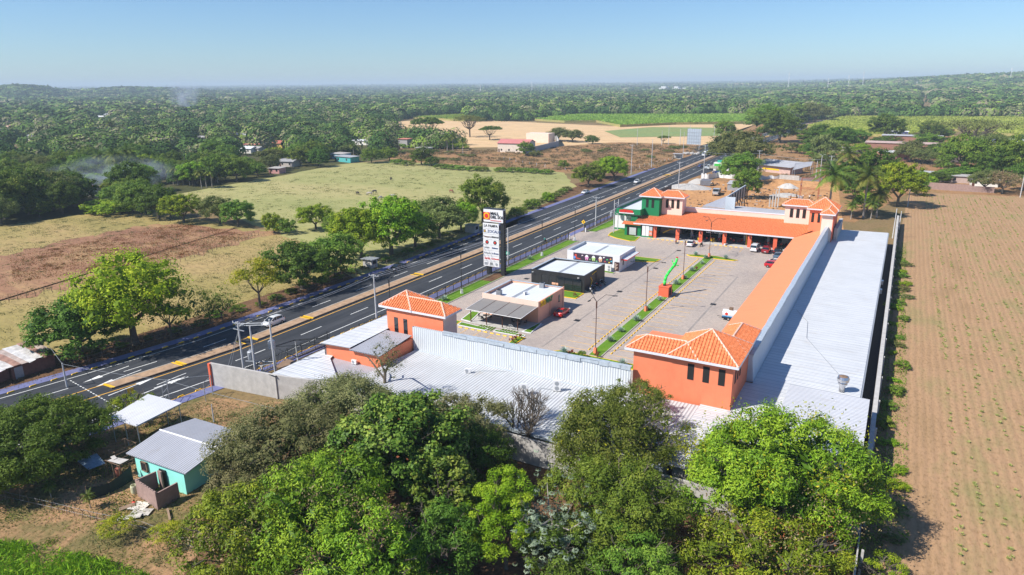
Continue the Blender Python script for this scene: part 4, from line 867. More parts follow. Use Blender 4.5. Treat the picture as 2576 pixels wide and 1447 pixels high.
# sapodilla in front of the orange tower
t,p,r=big('sapodilla_tree','dark olive broadleaf tree standing before the rear wall left of the orange tower','tree',1545,1095,5.2,335,4.4,'sapo',260,170,.27,5,lump=.32,cr=.19,zmin=-.7,fill=.35,dense=.8); extra(t,5.2,r,4.4,260,'lime',.26,'yellow_leaves',-.3)
t,p,r=big('slender_tree','thin loose shoots of a broadleaf tree against the orange tower wall','tree',1612,1010,5.0,150,2.2,'sapo',60,60,.24,15,lump=.5,cr=.2,zmin=-.2,fill=.4)
t,p,r=big('broadleaf_tree','mid green tree below the dark olive one, right of the silver tree','tree',1560,1270,4.2,300,3.6,'green',230,170,.26,6,lump=.32,cr=.2,zmin=-.7)
t,p,r=big('broadleaf_tree','dark mid green tree cut by the bottom edge right of the silver tree','tree',1600,1430,3.4,190,2.8,'green',120,140,.24,7,lump=.3,cr=.22,zmin=-.6)
# light green tree
t,p,r=big('laurel_tree','yellow green tree just left of the silver leaved tree','tree',1272,1310,4.8,165,3.9,'bright',150,170,.22,8,lump=.32,cr=.2,zmin=-.6)
# almond
t,p,r=big('almond_tree','tall glossy dark green tree with a few red leaves amid the thicket','tree',1000,1140,6.6,300,5.0,'almond',210,120,.34,9,asp=.62,lump=.32,cr=.21,zmin=-.75,up=.6); extra(t,6.6,r,5.,90,'redleaf',.34,'red_leaves',-.2)
t,p,r=big('almond_tree','lower glossy green tree right of the almond crown with round leaves','tree',1110,1240,4.6,180,3.4,'almond',110,110,.32,10,asp=.62,lump=.3,cr=.22,zmin=-.6,up=.6)
# mango group bottom left
t,p,r=big('mango_tree','mango tree with reddish flower sprays at the left end of the front thicket','tree',610,1350,4.2,250,3.6,'mango',170,180,.28,11,lump=.32,cr=.2,zmin=-.7,droop=.25); extra(t,4.2,r,3.6,1100,'brown',.22,'flower_sprays',-.4,110)
t,p,r=big('mango_tree','broad mango tree in the middle of the front thicket','tree',800,1300,5.4,330,4.4,'mango',240,190,.28,12,lump=.34,cr=.19,zmin=-.7,droop=.25); extra(t,5.4,r,4.4,1800,'brown',.22,'flower_sprays',-.4,120)
t,p,r=big('mango_tree','mango tree cut by the bottom edge below the almond tree','tree',930,1420,4.6,300,3.8,'mango',200,180,.28,13,lump=.34,cr=.19,zmin=-.7,droop=.25); extra(t,4.6,r,3.8,1500,'brown',.22,'flower_sprays',-.4,120)
t,p,r=big('mango_tree','dark mango tree between the front thicket and the yellow green tree','tree',1105,1370,3.6,210,3.2,'dark',130,150,.27,16,lump=.32,cr=.22,zmin=-.7,droop=.2)
t,p,r=big('mango_tree','shadowy low tree behind the silver tree by the bottom edge','tree',1420,1400,2.6,230,2.4,'dark',90,140,.25,17,lump=.3,cr=.24,zmin=-.5)
# olive thicket (tamarinds)
for i,(px,py,zc,w,h,nc,lb) in enumerate(((870,1035,5.0,285,3.3,230,'feathery olive tree nearest the grey boundary wall'),(700,1130,4.6,290,3.8,220,'wide feathery olive grey tree beside the mint house'),(1150,1085,4.6,225,3.6,170,'feathery olive tree by the two condensers on the ribbed roof'),(620,1225,2.8,190,2.4,110,'low feathery olive bush at the mint house corner'))):
    big('tamarind_tree',lb,'tree',px,py,zc,w,h,'olive',nc,260,.17,20+i,asp=.5,lump=.3,cr=.21,zmin=-.6,fill=.3,spread=1.15)
big('broadleaf_tree','dark shaded tree right of the olive trees by the leafless tree','tree',1215,1150,3.8,150,3.4,'dark',110,150,.2,28,lump=.3,cr=.24,zmin=-.7)
# thin tree growing past the ribbed roof
t=thing('leaning_tree','twisted bare-stemmed tree with a small airy crown above the ribbed roof','tree',G(968,985,2.2)[:2]+(0,)); x0,y0=t.location[:2]
a=np.array(G(975,905,8.4)); mb=MB(); mb.path([(0,0,0),(.05,0,3.2),(-.1,.4,4.6),(.5,.8,6.2),(a[0]-x0,a[1]-y0,8.8)],[.28,.22,.18,.13,.05]); mb.path([(.02,.1,3.9),(-1.6,.2,5.4),(-2.6,.4,6.1),(-3.4,.3,6.6)],[.14,.11,.08,.04]); mb.path([(0,.3,4.4),(-.6,.3,6.2),(-1.5,.5,6.8),(-1.7,.3,7.4)],[.13,.1,.08,.06]); mb.path([(.3,.7,5.6),(1.2,.9,6.8)],[.08,.03]); mb.build('trunk',M['bark'],t)
C,Nn,S,ti=crown(1.9,1.7,2.5,70,42,.13,lump=.4,cr=.3,zmin=-.8,fill=.5,spread=1.3,dense=.15); leafobj('crown',C+np.array([a[0]-x0,a[1]-y0,8.2]),Nn,S,ti,LM['olive'],t,asp=.5)
# leafless tree
t=thing('bare_tree','leafless twiggy grey tree before the rear wall','tree',G(1318,1150,0)[:2]+(0,))
def twig(mb,p,d,l,r,k,rnd):
    q=p+d*l; mb.tube(tuple(p),tuple(q),r,r*.62,4 if k<4 else 6,cap=False)
    if k==0:return
    for i in range(3 if k>2 else 3):
        e=(d+Vector((rnd.uniform(-1,1),rnd.uniform(-1,1),rnd.uniform(-.25,.75)))*.62).normalized(); twig(mb,q,e,l*rnd.uniform(.62,.85),r*.62,k-1,rnd)
mb=MB(); rnd=random.Random(5)
for d in ((-.35,0,1),(.15,.2,1),(.45,-.1,.9),(-.1,.3,1)): twig(mb,Vector((0,0,-.1)),Vector(d).normalized(),2.2,.2,5,rnd)
mb.build('branches',M['bark'],t)
# silver cecropia: rosettes of big pale lobed leaves on white limbs
p=G(1388,1330,4.4); t=thing('silver_tree','pale silver leaved tree with white limbs in the bottom middle','tree',(p[0],p[1],0)); mb=MB(); rnd=random.Random(3); tips=[]
mb.path([(0,0,0),(.1,0,3),(0,.1,5.2)],[.2,.16,.1])
for i in range(16):
    a=i*2.4; z=1.8+i*.24; l=rnd.uniform(1.6,3.2); b=Vector((0,0,z)); m_=b+Vector((math.cos(a)*l*.6,math.sin(a)*l*.6,.2)); e=b+Vector((math.cos(a)*l,math.sin(a)*l,1.0+rnd.random())); mb.path([tuple(b),tuple(m_),tuple(e)],[.09,.06,.035],5); tips+=[e,m_]
mb.build('trunk',M['barkpale'],t); CC=[];NN=[];SS=[];TT=[]
for i in range(420):
    c=np.array(tips[i%len(tips)])+rng.normal(size=3)*[.95,.95,.7]
    k=9; a=np.arange(k)*2*math.pi/k+rng.random(); tl=.35; c0=c[None]+np.stack([np.cos(a)*.2,np.sin(a)*.2,-.05+0*a],1); CC.append(c0); NN.append(np.stack([np.cos(a)*.7,np.sin(a)*.7,1+0*a],1)+rng.normal(size=(1,3))*.45+rng.normal(size=(k,3))*.25); SS.append(np.full(k,.36)*rng.uniform(.6,1.1)); TT.append(np.full(k,rng.random()*.7)+rng.random(k)*.3)
leafobj('crown',np.vstack(CC),np.vstack(NN),np.hstack(SS),np.hstack(TT),LM['grey'],t,asp=.38)
# left edge and corner plants
big('broadleaf_tree','dense dark tree at the left edge beside the highway','tree',62,1105,3.8,285,3.0,'dark',330,260,.30,30,lump=.2,cr=.19,zmin=-.7)
big('broadleaf_tree','dark tree lobe reaching toward the highway at the left edge','tree',158,1070,3.2,115,2.3,'dark',110,240,.26,31,lump=.3,cr=.22,zmin=-.6)
big('broadleaf_tree','small round green tree behind the white carport roof','tree',330,1012,2.6,90,1.2,'bright',50,110,.16,32,lump=.3,cr=.26,zmin=-.5)
big('garden_bush','small bright bush at the bottom right edge before the field','bush',2200,1432,1.0,120,1.0,'bright',40,120,.2,33,cr=.28,zmin=-.3)
# ---- prototypes for roadside, hedge and village trees --------------------------
P_={}
def proto(key,rx,rz,h,mat,nc,lpc,leaf,tr=.22,limbs=5,sub=1,cat='tree',**k):
    t=thing(k.pop('nm','broadleaf_tree'),'prototype','tree',(0,-200,0)); tb=trunk(h+rz*.2,tr,limbs,rx*.6,len(P_)+40,sub=sub); tb.build('trunk',M['bark'],t)
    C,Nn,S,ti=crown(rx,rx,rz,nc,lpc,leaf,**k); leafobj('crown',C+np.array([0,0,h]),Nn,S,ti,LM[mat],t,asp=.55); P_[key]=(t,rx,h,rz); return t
proto('acacia',4.5,3.6,4.6,'lime',130,90,.22,.3,7,4,cr=.2,zmin=-.6,fill=.5,spread=1.2)
proto('green',4.5,3.8,4.6,'green',120,80,.30,.3,5,1,cr=.21,zmin=-.65)
proto('green2',4.5,3.2,4.2,'green',120,80,.32,.3,5,1,cr=.22,zmin=-.5,lump=.4)
proto('bright',4.5,3.8,4.6,'bright',120,80,.30,.3,5,1,cr=.2,zmin=-.6)
proto('dark',4.5,3.7,4.3,'dark',120,80,.30,.3,5,1,cr=.21,zmin=-.65)
proto('olive',4.5,3.4,4.2,'olgreen',120,80,.26,.3,6,2,cr=.22,zmin=-.5,spread=1.2)
proto('sparse',3.2,2.6,4.6,'lime',50,60,.24,.16,6,4,dense=.4,cr=.25,zmin=-.3,fill=.4,spread=1.3)
proto('thin',3.2,2.8,3.6,'sapo',42,45,.22,.12,6,5,dense=.25,cr=.25,zmin=-.7,fill=.5,spread=1.4)
proto('umbrella',6,1.6,5.6,'dark',130,70,.34,.3,8,2,cr=.16,zmin=-.15,fill=.2,flat=.6)
proto('umbolive',6,2.,5.4,'olgreen',120,60,.32,.3,8,3,cr=.18,zmin=-.15,fill=.2,flat=.7)
proto('drytree',5,3.4,4.6,'brown',80,40,.3,.3,8,6,dense=.15,cr=.24,zmin=-.2,fill=.5,spread=1.5)
proto('bush',2.4,1.5,1.2,'green',50,60,.26,.1,3,0,cr=.28,zmin=-.4,nm='bush')
proto('bushb',2.4,1.5,1.2,'bright',50,60,.26,.1,3,0,cr=.28,zmin=-.4,nm='bush')
proto('busho',2.4,1.4,1.1,'olgreen',50,60,.24,.1,3,0,cr=.3,zmin=-.4,nm='bush')
proto('airy',6,1.9,5.2,'olgreen',90,32,.30,.3,10,6,cr=.2,zmin=-.1,fill=.3,flat=.7,spread=1.4,dense=.1)
used=set()
def place(key,px,py,wpx,label,hs=1.,group=None,z0=0,rz=None):
    """px,py: where the foot of the tree meets the ground"""
    hs=hs*.8; t,rx,h,rzz=P_[key]; p=G(px,py,z0); d=dist(p); s=wpx/2*d/F/rx; a=random.uniform(0,6.28) if rz is None else rz
    if key in used: r=dup(t,(p[0],p[1],z0),a,label,None,(s,s,s*hs))
    else:
        used.add(key); r=t; r.location=(p[0],p[1],z0); r.rotation_euler=(0,0,a); r.scale=(s,s,s*hs); r['label']=label
    if group: r['group']=group
    elif 'group' in r: del r['group']
    r['category']='bush' if 'bush' in key else 'tree'; return r
PL=[('acacia',340,866,235,'large airy yellow green tree on the far verge of the highway',1.15),
('dark',205,895,190,'round dark roadside tree next to the tin-roofed brick shack',.95),
('thin',432,850,130,'sparse brown green tree right of the large airy yellow green one',1.3),
('thin',530,815,85,'thin straggly roadside tree left of the round-headed lime tree',1.15),('thin',560,808,80,'second thin straggly roadside tree nearest the round-headed lime tree',1.3),
('sparse',655,775,115,'round-headed lime green tree on a dark stem beside the highway',1.15),
('dark',760,728,165,'dark green tree on the highway verge left of the shop sign',1.),('green',845,700,150,'green tree hiding the little roadside stall',.95),
('bright',910,650,150,'bright green roadside tree in the row left of the shop sign',1.15),('bright',985,640,170,'tallest bright green roadside tree left of the shop sign',1.15),('green',1045,622,110,'darker green tree tucked between the bright roadside trees',1.1),
('olive',1105,600,150,'grey green roadside tree just left of the shop sign top',1.),('bright',1160,582,90,'small bright tree right behind the shop sign',1.1),('green',1215,560,115,'full green tree directly behind the shop sign top',1.35),
('bright',795,578,85,'bright green tree alone at the corner of the brown meadow',1.),('green',855,588,80,'green tree at the meadow corner beside the bright one',.8),('bushb',690,585,60,'leafy bush at the end of the withered patch',1.6),('bush',722,588,50,'dark bush at the end of the hedgerow beside the leafy bush',1.5),
('green',600,570,75,'bright green tree ending the hedgerow between meadow and pasture',1.1),('olive',555,562,85,'greyish tree in the hedgerow, second from its right end',1.1),('bright',463,560,90,'yellow green round tree in the hedgerow',1.),('dark',400,550,85,'dark hedgerow tree left of the yellow green round one',1.2),('olive',430,548,60,'olive tree between two hedgerow trees',1.1),('green',355,540,85,'green hedgerow tree right of the smallholding roof',1.2),('dark',325,505,90,'tall dark tree right of the smallholding with the salmon roof',1.3),('bushb',260,535,90,'bright hedge bushes below the smallholding with the salmon roof',.6),('bushb',305,540,80,'bright hedge bushes right of the low wall',.8),
('dark',190,520,95,'dark round tree left of the smallholding with the salmon roof',1.1),('olive',135,530,100,'dull green tree in the left hedgerow with a visible stem',1.3),('dark',75,540,110,'dark tree near the left end of the hedgerow',1.2),('green',15,550,100,'green tree at the very left end of the hedgerow',1.3),('dark',-20,535,90,'dark tree cut by the left edge above the brown meadow',1.2),
('green',1480,470,75,'round olive green tree on the far verge by the parked white car',1.),('bright',1545,455,75,'bright yellow green tree on the highway verge beyond the pasture',1.1),('green',1520,448,60,'darker tree touching the bright yellow green verge tree',1.1),('bushb',1378,508,34,'bush on the verge at the pasture corner, the taller one',1.5),('bush',1340,525,44,'dark round bush on the verge at the pasture corner',1.2),('bush',1300,545,44,'bush in the verge hedge nearest the shop sign',1.2),
('dark',1060,415,55,'round tree on the pasture edge beyond the cattle, the large one',1.1),('dark',1085,418,36,'small round tree beside the large one on the pasture edge',.9),('green',935,410,48,'tree on a pale stem in front of the village edge',1.),('green',980,405,45,'pale-stemmed small tree at the village corner of the pasture',1.),
('bush',1417,425,28,'small round tree between fence posts by the pasture corner',1.7),('busho',1350,395,30,'dull bush in the brown weedy lot, the leftmost one',1.2),
('umbrella',1080,350,86,'dark umbrella-shaped tree beyond the village edge',1.2),('umbrella',1232,352,62,'second smaller umbrella-shaped tree right of the leafless one',1.1),('airy',1182,345,76,'large nearly leafless pinkish tree beyond the palms',1.5),('umbrella',1668,362,36,'lone umbrella tree in the bare lot beside the highway',1.1),
('olive',1405,355,55,'spreading grey green tree behind the long blue-grey wall, left one',.9),('olive',1440,358,50,'spreading grey green tree behind the long blue-grey wall, right one',.9),('dark',1490,362,36,'dark bush-like tree in the bare lot left of the poles',.8),
('green',1322,392,42,'grey green tree in front of the pink-roofed house',1.1),('lime','x',0,0,'',0)]
for r in PL[:-1]: place(r[0],r[1],r[2],r[3],r[4],r[5])
PR=[('olive',1862,424,150,'wide olive green tree right of the highway junction',.85),('green',1862,462,95,'yellow green tree left of the long grey barn roof',1.0),('green',1820,352,50,'round tree on the island of the far junction',1.2),('dark',1960,358,105,'wide dark tree over the far highway bend',.95),('green',1925,330,90,'green tree on the near side of the far highway bend',.9),('green',2003,308,52,'round green tree at the edge of the left cane field',1.1),('olive',2050,308,70,'olive tree row end beyond the highway bend',.9),
('dark',2050,372,80,'dark spreading tree behind the pink-roofed sheds, left one',.9),('dark',2100,378,80,'dark spreading tree behind the pink-roofed sheds, right one',.9),('green',2150,372,66,'broad green tree left of the brick schoolhouse',.8),
('dark',2228,350,74,'dark flat-topped tree above the brick schoolhouse',1.),('dark',2345,350,52,'dark round tree right of the brick schoolhouse',1.),('airy',2448,374,145,'great sparse grey tree before the right cane field',.85),
('dark',2185,470,90,'dark tree behind the brilliant green one',1.3),('bright',2257,520,98,'brilliant lime green tree at the corner of the ploughed field',1.35),('green',2305,492,46,'small green tree leaning out over the ploughed field corner',1.),
('olive',2290,408,66,'olive tree in front of the brick schoolhouse, left one',1.),('olive',2320,412,52,'olive tree in front of the brick schoolhouse, right one',.9),
('green',2420,440,90,'green tree in the right grove, leftmost',1.2),('olive',2470,425,90,'olive tree in the right grove behind the leftmost',1.2),('dark',2500,455,80,'dark tree in the right grove near the pale walls',1.2),('green',2545,455,90,'green tree of the right grove touching the right edge',1.3),('bright',2520,420,60,'brighter tree in the right grove',1.1),('olive',2475,482,60,'grey stemmed tree in front of the pale wall',1.1),('drytree',2520,488,70,'half leafless tree in front of the white wall at right',1.),('dark',2570,480,70,'dark tree at the right edge by the ploughed field',1.2),
('busho',1990,385,40,'dry bush in the brown lot behind the barn, left one',1.3),('bush',2022,388,32,'green bush in the brown lot behind the barn',1.5),('busho',2075,395,70,'big pale olive bush in the brown lot behind the barn',1.6),('busho',2085,425,66,'pale olive bush left of the tilted shed roof',1.4),('bush',2110,382,36,'bush by the pink-roofed sheds',1.5),('green',2140,470,75,'green tree right of the transformer pole',1.),('dark',2150,500,70,'dark tree between the coconut palms',1.1),('bright',2180,535,60,'yellow green shrubby tree below the coconut palms',1.),('green',1878,500,62,'lopped tree with a stub trunk in the dug lot',1.5),
('green',2330,378,60,'green tree right behind the schoolhouse',.8),('bush',2360,400,40,'bush beside the unfinished brick house',1.4),('busho',2375,430,44,'olive bush by the garden wall',1.3),('bushb',2340,470,26,'banana-like bush in front of the garden wall',1.9)]
for r in PR: place(*r)
VH=[(2248,405,44),(2275,385,100),(2290,366,80),(2395,425,28),(2425,392,46),(2400,388,34),(2520,378,70),(2075,382,36),(2125,384,40),(2262,345,26),(2335,452,36),(2400,460,40),(1975,395,80)]
ng=0
while ng<50:
    px=random.uniform(1985,2600); py=random.uniform(346,462)
    if px<2230 and py>405: continue
    if any(abs(px-a)<w*.62 and b-4<py<b+26 for a,b,w in VH): continue
    if abs(px-2330)<70 and 405<py<450: continue
    k=random.choice(['green','olive','dark','green2','bushb','busho','bush','bright']); w=random.uniform(34,62) if 'bush' not in k else random.uniform(26,44)
    ad={'green':'green tree','olive':'olive tree','dark':'dark tree','green2':'lumpy green tree','bushb':'bright bush','busho':'dry bush','bush':'green bush','bright':'bright green tree'}[k]
    wh='behind the brown lot sheds' if px<2200 else 'around the brick schoolhouse' if px<2380 else 'in the far right grove'
    place(k,px,py,w,'%s %s, %s'%(ad,wh,'farther back' if py<390 else 'nearer the ploughed field'),random.uniform(.55,.8),'trees and bushes of the right village'); ng+=1
# ---- hedges and scrub as many small separate bushes ---------------------------
for i in range(26):
    t=i/25; px=560+t*0; 
for i,(px,py) in enumerate([(1000,413),(1025,416),(1110,424),(1135,426),(1160,428),(1190,430),(1215,431),(1260,432),(1290,433),(1320,434),(1345,436),(1375,438)]):
    place('bush',px,py,36,'low bush in the line between pasture and weedy lot, %s'%('left end' if px<1100 else 'middle' if px<1250 else 'right end'),.7,'bushes along the pasture edge')
for i in range(16):
    px=1255+i*11.5+random.uniform(-3,3); py=558-i*5.2; place(random.choice(['bush','busho']),px,py,26,'low bush along the far verge fence of the highway, %s'%('near the shop sign' if i<6 else 'midway to the parked white car' if i<11 else 'close to the parked white car'),.9,'bushes along the far verge')
for i in range(12):
    px=985+i*18+random.uniform(-6,6); py=388+random.uniform(-8,14)+i*.4; place('busho',px,py,26,'dry low bush in the brown weedy lot, %s'%('left part' if i<4 else 'middle part' if i<8 else 'right part'),.6,'dry bushes in the weedy lot')
for i in range(12):
    px=1560+random.uniform(-130,160); py=395+random.uniform(-25,25); place('busho',px,py,24,'dry low bush in the bare lot by the highway, %s'%('nearer the pink roofed house' if px<1560 else 'nearer the highway'),.6,'dry bushes in the bare lot')
for i in range(8): place('bushb',960+i*30-8*(i%2),372+random.uniform(-3,4)+i*.6,36,'bright bush in the hedge left of the pink-roofed house',.8,'bright hedge by the pink-roofed house')
for i in range(26):
    y=62+i*5.+random.uniform(-1.5,1.5); x=2.9+random.uniform(-.9,1.4)
    t_,rx,h_,rz_=P_['bushb']; s=random.uniform(.22,.5); r=dup(P_[random.choice(['busho','bush','bushb'])][0],(x,y,0),random.random()*6,'low weed bush on the field side of the boundary wall, %s'%('nearest the mango tree' if y<85 else 'beside the exhaust stack' if y<110 else 'halfway up the wall' if y<150 else 'toward the palms'),'weeds along the boundary wall',(s,s*1.5,s*.8)); r['category']='bush'
# understorey of the far verge
for i in range(26):
    y=54+i*4.3; x=C0(y)-13.2-random.uniform(0,2.5)-(3 if y>150 else 0); s=random.uniform(.3,.62)
    r=dup(P_[random.choice(['busho','bush'])][0],(x,y,0),random.random()*6,'scrubby bush in the dry verge under the roadside trees, %s'%('by the brick shack' if y<75 else 'by the thin straggly trees' if y<100 else 'by the little stall' if y<135 else 'behind the shop sign'),'scrub of the far verge',(s,s*1.3,s*.7)); r['category']='bush'
# ---- coconut palms --------------------------------------------------------------
def palm(seed,h=8.,nf=20,fl=3.6):
    rnd=random.Random(seed); t=thing('coconut_palm','palm','palm',(0,-220,0)); mb=MB(); mb.path([(0,0,0),(.12,.05,h*.4),(.1,0,h*.75),(0,0,h)],[.24,.17,.14,.13],7); mb.build('trunk',M['barkpale'],t)
    C=[];Nn=[];S=[];T=[]; V=[];Fc=[];tt=[]
    for i in range(nf):
        a=i*2.399; el=R(72-95*(i/nf)**.8); L_=fl*rnd.uniform(.85,1.1); pts=[]; p=Vector((0,0,h)); d=Vector((math.cos(a)*math.cos(el),math.sin(a)*math.cos(el),math.sin(el)))
        k=9
        for j in range(k+1):
            pts.append(p.copy()); p=p+d*(L_/k); d=(d+Vector((0,0,-.15))).normalized()
        tn=.25+.7*(i/nf)*rnd.uniform(.6,1.1)
        for j in range(k):
            p0=pts[j];p1=pts[j+1]; ax=(p1-p0).normalized(); side=ax.cross(Vector((0,0,1))).normalized(); w=.78*math.sin(math.pi*min(1,(j+1.2)/(k+1)))+.12
            for s_ in (-1,1):
                for q in range(4):
                    b=p0.lerp(p1,q/4); e=b+side*s_*w+ax*w*.45+Vector((0,0,-w*rnd.uniform(.3,.75))); wd=ax*.07; n0=len(V); V+=[tuple(b-wd),tuple(b+wd),tuple(e)]; Fc.append((n0,n0+1,n0+2)); tt.append(min(1,tn+rnd.uniform(-.15,.15)))
    me=bpy.data.meshes.new('frond'); me.from_pydata(V,[],Fc); at=me.attributes.new('tint','FLOAT','FACE'); at.data.foreach_set('value',tt); me.materials.append(LM['palm']); o=bpy.data.objects.new('fronds',me); COL.objects.link(o); o.parent=t; return t
pp=[palm(1),palm(2,6.5,22,3.8)]
def pput(i,px,py,hp,label,group=None,first=False):
    p=G(px,py,0); d=dist(p); k=pp[i]; r=k if first else dup(k,(0,0,0)); s=hp*d/F/(9.5 if i==0 else 8); r.location=p; r.rotation_euler=(0,0,random.random()*6); r.scale=(s,s,s); r['label']=label
    if group:r['group']=group
    return r
pput(0,2172,548,110,'tall coconut palm with a pale stem in front of the tower at right',first=True); pput(1,2085,545,118,'full coconut palm with yellowing fronds left of the pale-stemmed palm',first=True); pput(1,2205,548,66,'low coconut palm under the brilliant green tree'); pput(0,2124,470,88,'coconut palm beside the transformer pole'); pput(1,2140,552,40,'knee-high coconut palm at the foot of the palm group'); pput(1,2190,552,44,'short coconut palm beside the boundary wall')
for i,(px,py) in enumerate([(420,462),(437,465),(447,466),(462,466),(478,468),(508,474),(520,472),(534,474),(405,462),(548,458)]): pput(0,px,py,46,'slim pale coconut palm in the row at the pasture corner','palms in the row at the pasture corner')
for px,py,hp,lb in ((192,500,62,'dark coconut palm in the smoke left of the salmon roof'),(300,460,72,'sunlit coconut palm above the smoke'),(330,450,70,'coconut palm right of the sunlit one'),(260,450,60,'coconut palm left of the sunlit one'),(70,425,52,'coconut palm by the village houses at far left'),(370,410,50,'coconut palm before the white house wall'),(283,350,40,'small far coconut palm above the umbrella crown'),(1125,385,45,'coconut palm left of the pink-roofed house, nearest'),(1140,380,45,'coconut palm left of the pink-roofed house, second'),(1165,388,40,'banana-like palm left of the pink-roofed house'),(890,395,34,'palm at the village corner')): pput(0,px,py,hp,lb)
# ---- village wood: individual trees, then the mass beyond -------------------------
FOR=[(-60,570),(-60,226),(2640,180),(2640,300),(2120,298),(2030,322),(1960,340),(1905,292),(1440,292),(1345,304),(1170,306),(1215,300),(1160,291),(1040,298),(985,306),(1000,350),(1150,365),(1100,380),(985,392),(870,408),(760,430),(600,460),(435,488),(400,533),(210,540),(0,568)]
TN=['green','green2','dark','olive','bright','umbolive','umbrella','drytree']; wts=[.26,.2,.22,.14,.08,.05,.03,.02]
def inforest(px,py):
    if not(-80<px<2660): return False
    if inpoly(px,py,FOR): return True
    return py<292 and py>150 and not any(inpoly(px,py,q) for q in (CANE1,CANE2,CANE3)) and not inpoly(px,py,BEIG)
HCL=[(245,496,30),(617,386,24),(633,372,28),(505,352,30),(862,408,34),(845,400,24),(912,365,38),(1014,373,18),(1060,383,24),(690,437,14),(720,420,22),(608,352,22),(705,372,26),(640,385,20),(45,382,34),(20,332,36),(75,352,26),(272,298,32),(245,302,26),(412,267,12),(548,258,20),(445,264,8),(1835,258,14),(1923,250,12),(455,388,14),(130,400,22),(478,474,100),(420,470,40)]
def nearhouse(px,py,dd):
    th=9*F/dd
    return any(abs(px-a)<w*.6+4.6*F/dd and b-4<py<b+th*1.05 for a,b,w in HCL)
cand=[]
d=175.
while d<14000:
    s=max(9.0,d*.0132); n=int(1.5*d/s); 
    for i in range(n):
        th=R(-78)+R(88)*((i+rng.random())/n); dd=d+rng.uniform(-.5,.5)*s; x=dd*math.sin(th);y=dd*math.cos(th); z=float(hgt(x,y)); q=PX((x,y,z))
        if inforest(q[0],q[1]) and not nearhouse(q[0],q[1],dd) and abs(x-C0(min(y,1000)))>16: cand.append((x,y,z,dd,s,q[0],q[1]))
    d+=s*.92
cand.sort(key=lambda c:c[3]); near=cand[:185]; far=cand[185:]
for (x,y,z,dd,s,px,py) in near:
    k=random.choices(TN,wts)[0]; t,rx,h,rz=P_[k]; sc=random.uniform(.8,1.4)*(1. if 'umb' not in k else .9)
    ad={'green':'mid green round tree','green2':'lumpy green tree','dark':'dark green tree','olive':'greyish olive tree','bright':'bright yellow green tree','umbolive':'flat-topped olive tree','umbrella':'flat-topped dark tree','drytree':'half leafless brown tree'}[k]
    wh='at the far left' if px<110 else 'behind the salmon roofed smallholding' if px<300 else 'above the palm row' if px<480 else 'behind the pasture' if px<640 else 'by the grey roofed huts' if px<790 else 'toward the green blue house' if px<900 else 'at the right village corner'
    bd='front row' if dd<320 else 'middle' if dd<380 else 'back'
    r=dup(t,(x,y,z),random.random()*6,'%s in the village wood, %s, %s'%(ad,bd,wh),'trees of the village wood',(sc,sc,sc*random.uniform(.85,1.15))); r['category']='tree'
# the mass of the wood beyond
def farwood(cs,name,label):
    CC=[];NN=[];SS=[];TT=[];MI=[]
    pal=[.15,.3,.42,.55,.75,.95]
    for (x,y,z,dd,s,px,py) in cs:
        k=int(np.interp(dd,[200,450,700,1500,4000],[620,460,260,90,30])); r=s*rng.uniform(.48,.98)*(1 if dd>600 else 1.05); h=min(r*1.1,7)*rng.uniform(.7,1.25); base=z+rng.uniform(2.,4.5)+ (2 if dd>900 else 0)
        dm=sph(k,-.3); nb=5; b=sph(nb,0); am=rng.uniform(-.3,.3,nb); rr=1+(np.maximum(0,dm@b.T)**4*am).sum(1)+rng.normal(size=k)*.06
        C=dm*rr[:,None]*np.array([r,r,h])+np.array([x,y,base]); CC.append(C); NN.append(dm+rng.normal(size=(k,3))*.2+np.array([0,0,.08])); SS.append(np.full(k,r*np.interp(dd,[200,450,700,1500,4000],[.15,.17,.24,.40,.8]))*rng.uniform(.6,1.3,k)); t0=rng.random(); TT.append(np.clip(t0+rng.normal(size=k)*.07,0,1))
    o=leafobj(name,np.vstack(CC),np.vstack(NN),np.hstack(SS),np.hstack(TT),LM['wood'],None,asp=1.); tag(o,label,'woodland',kind='stuff'); return o
m,nt_,b_,ln_=newmat('leaf_woodland'); at=N(nt_,'Attribute'); at.attribute_name='tint'; rr_=ramp(nt_,[(0,(.030,.065,.018)),(.25,(.055,.11,.024)),(.5,(.085,.155,.030)),(.68,(.13,.205,.036)),(.80,(.15,.165,.07)),(.9,(.235,.205,.135)),(1.,(.20,.30,.04))]); ln_(at.outputs['Fac'],rr_.inputs[0]); ln_(rr_.outputs[0],b_.inputs['Base Color']); b_.inputs['Roughness'].default_value=.75; b_.inputs['Specular IOR Level'].default_value=.08
LM['wood']=m
farwood([c for c in far if c[3]<900],'woodland','dense mixed green wood of the village and plain, nearer part'); farwood([c for c in far if c[3]>=900],'woodland','hazy dark green wood reaching to the horizon')
print('cand',len(cand))
# ---- sugar cane -----------------------------------------------------------------
def cane(P,name,h,dens,label,mat='cane'):
    Q=[G(*p)[:2] for p in P]; mb=MB(); mb.prism(Q,.02,h*.72); base=struct(name,mb,M['caneb']); xs=[q[0] for q in Q];ys=[q[1] for q in Q]; n=int(dens); X=rng.uniform(min(xs),max(xs),n*4);Y=rng.uniform(min(ys),max(ys),n*4)
    keep=[i for i in range(len(X)) if inpoly(X[i],Y[i],Q)][:n]; X=X[keep];Y=Y[keep]; n=len(X); C=np.stack([X,Y,h*rng.uniform(.72,1.02,n)],1); Nn=rng.normal(size=(n,3)); Nn[:,2]=np.abs(Nn[:,2])*.9+.4
    t=.5+.5*np.sin(X/23+np.sin(Y/31))*np.cos(Y/40); o=leafobj(name+'_leaves',C,Nn,np.full(n,2.6)*rng.uniform(.6,1.3,n),.3*t+rng.random(n)*.6,LM[mat],None,asp=.35); tag(o,label,'crop',kind='stuff')
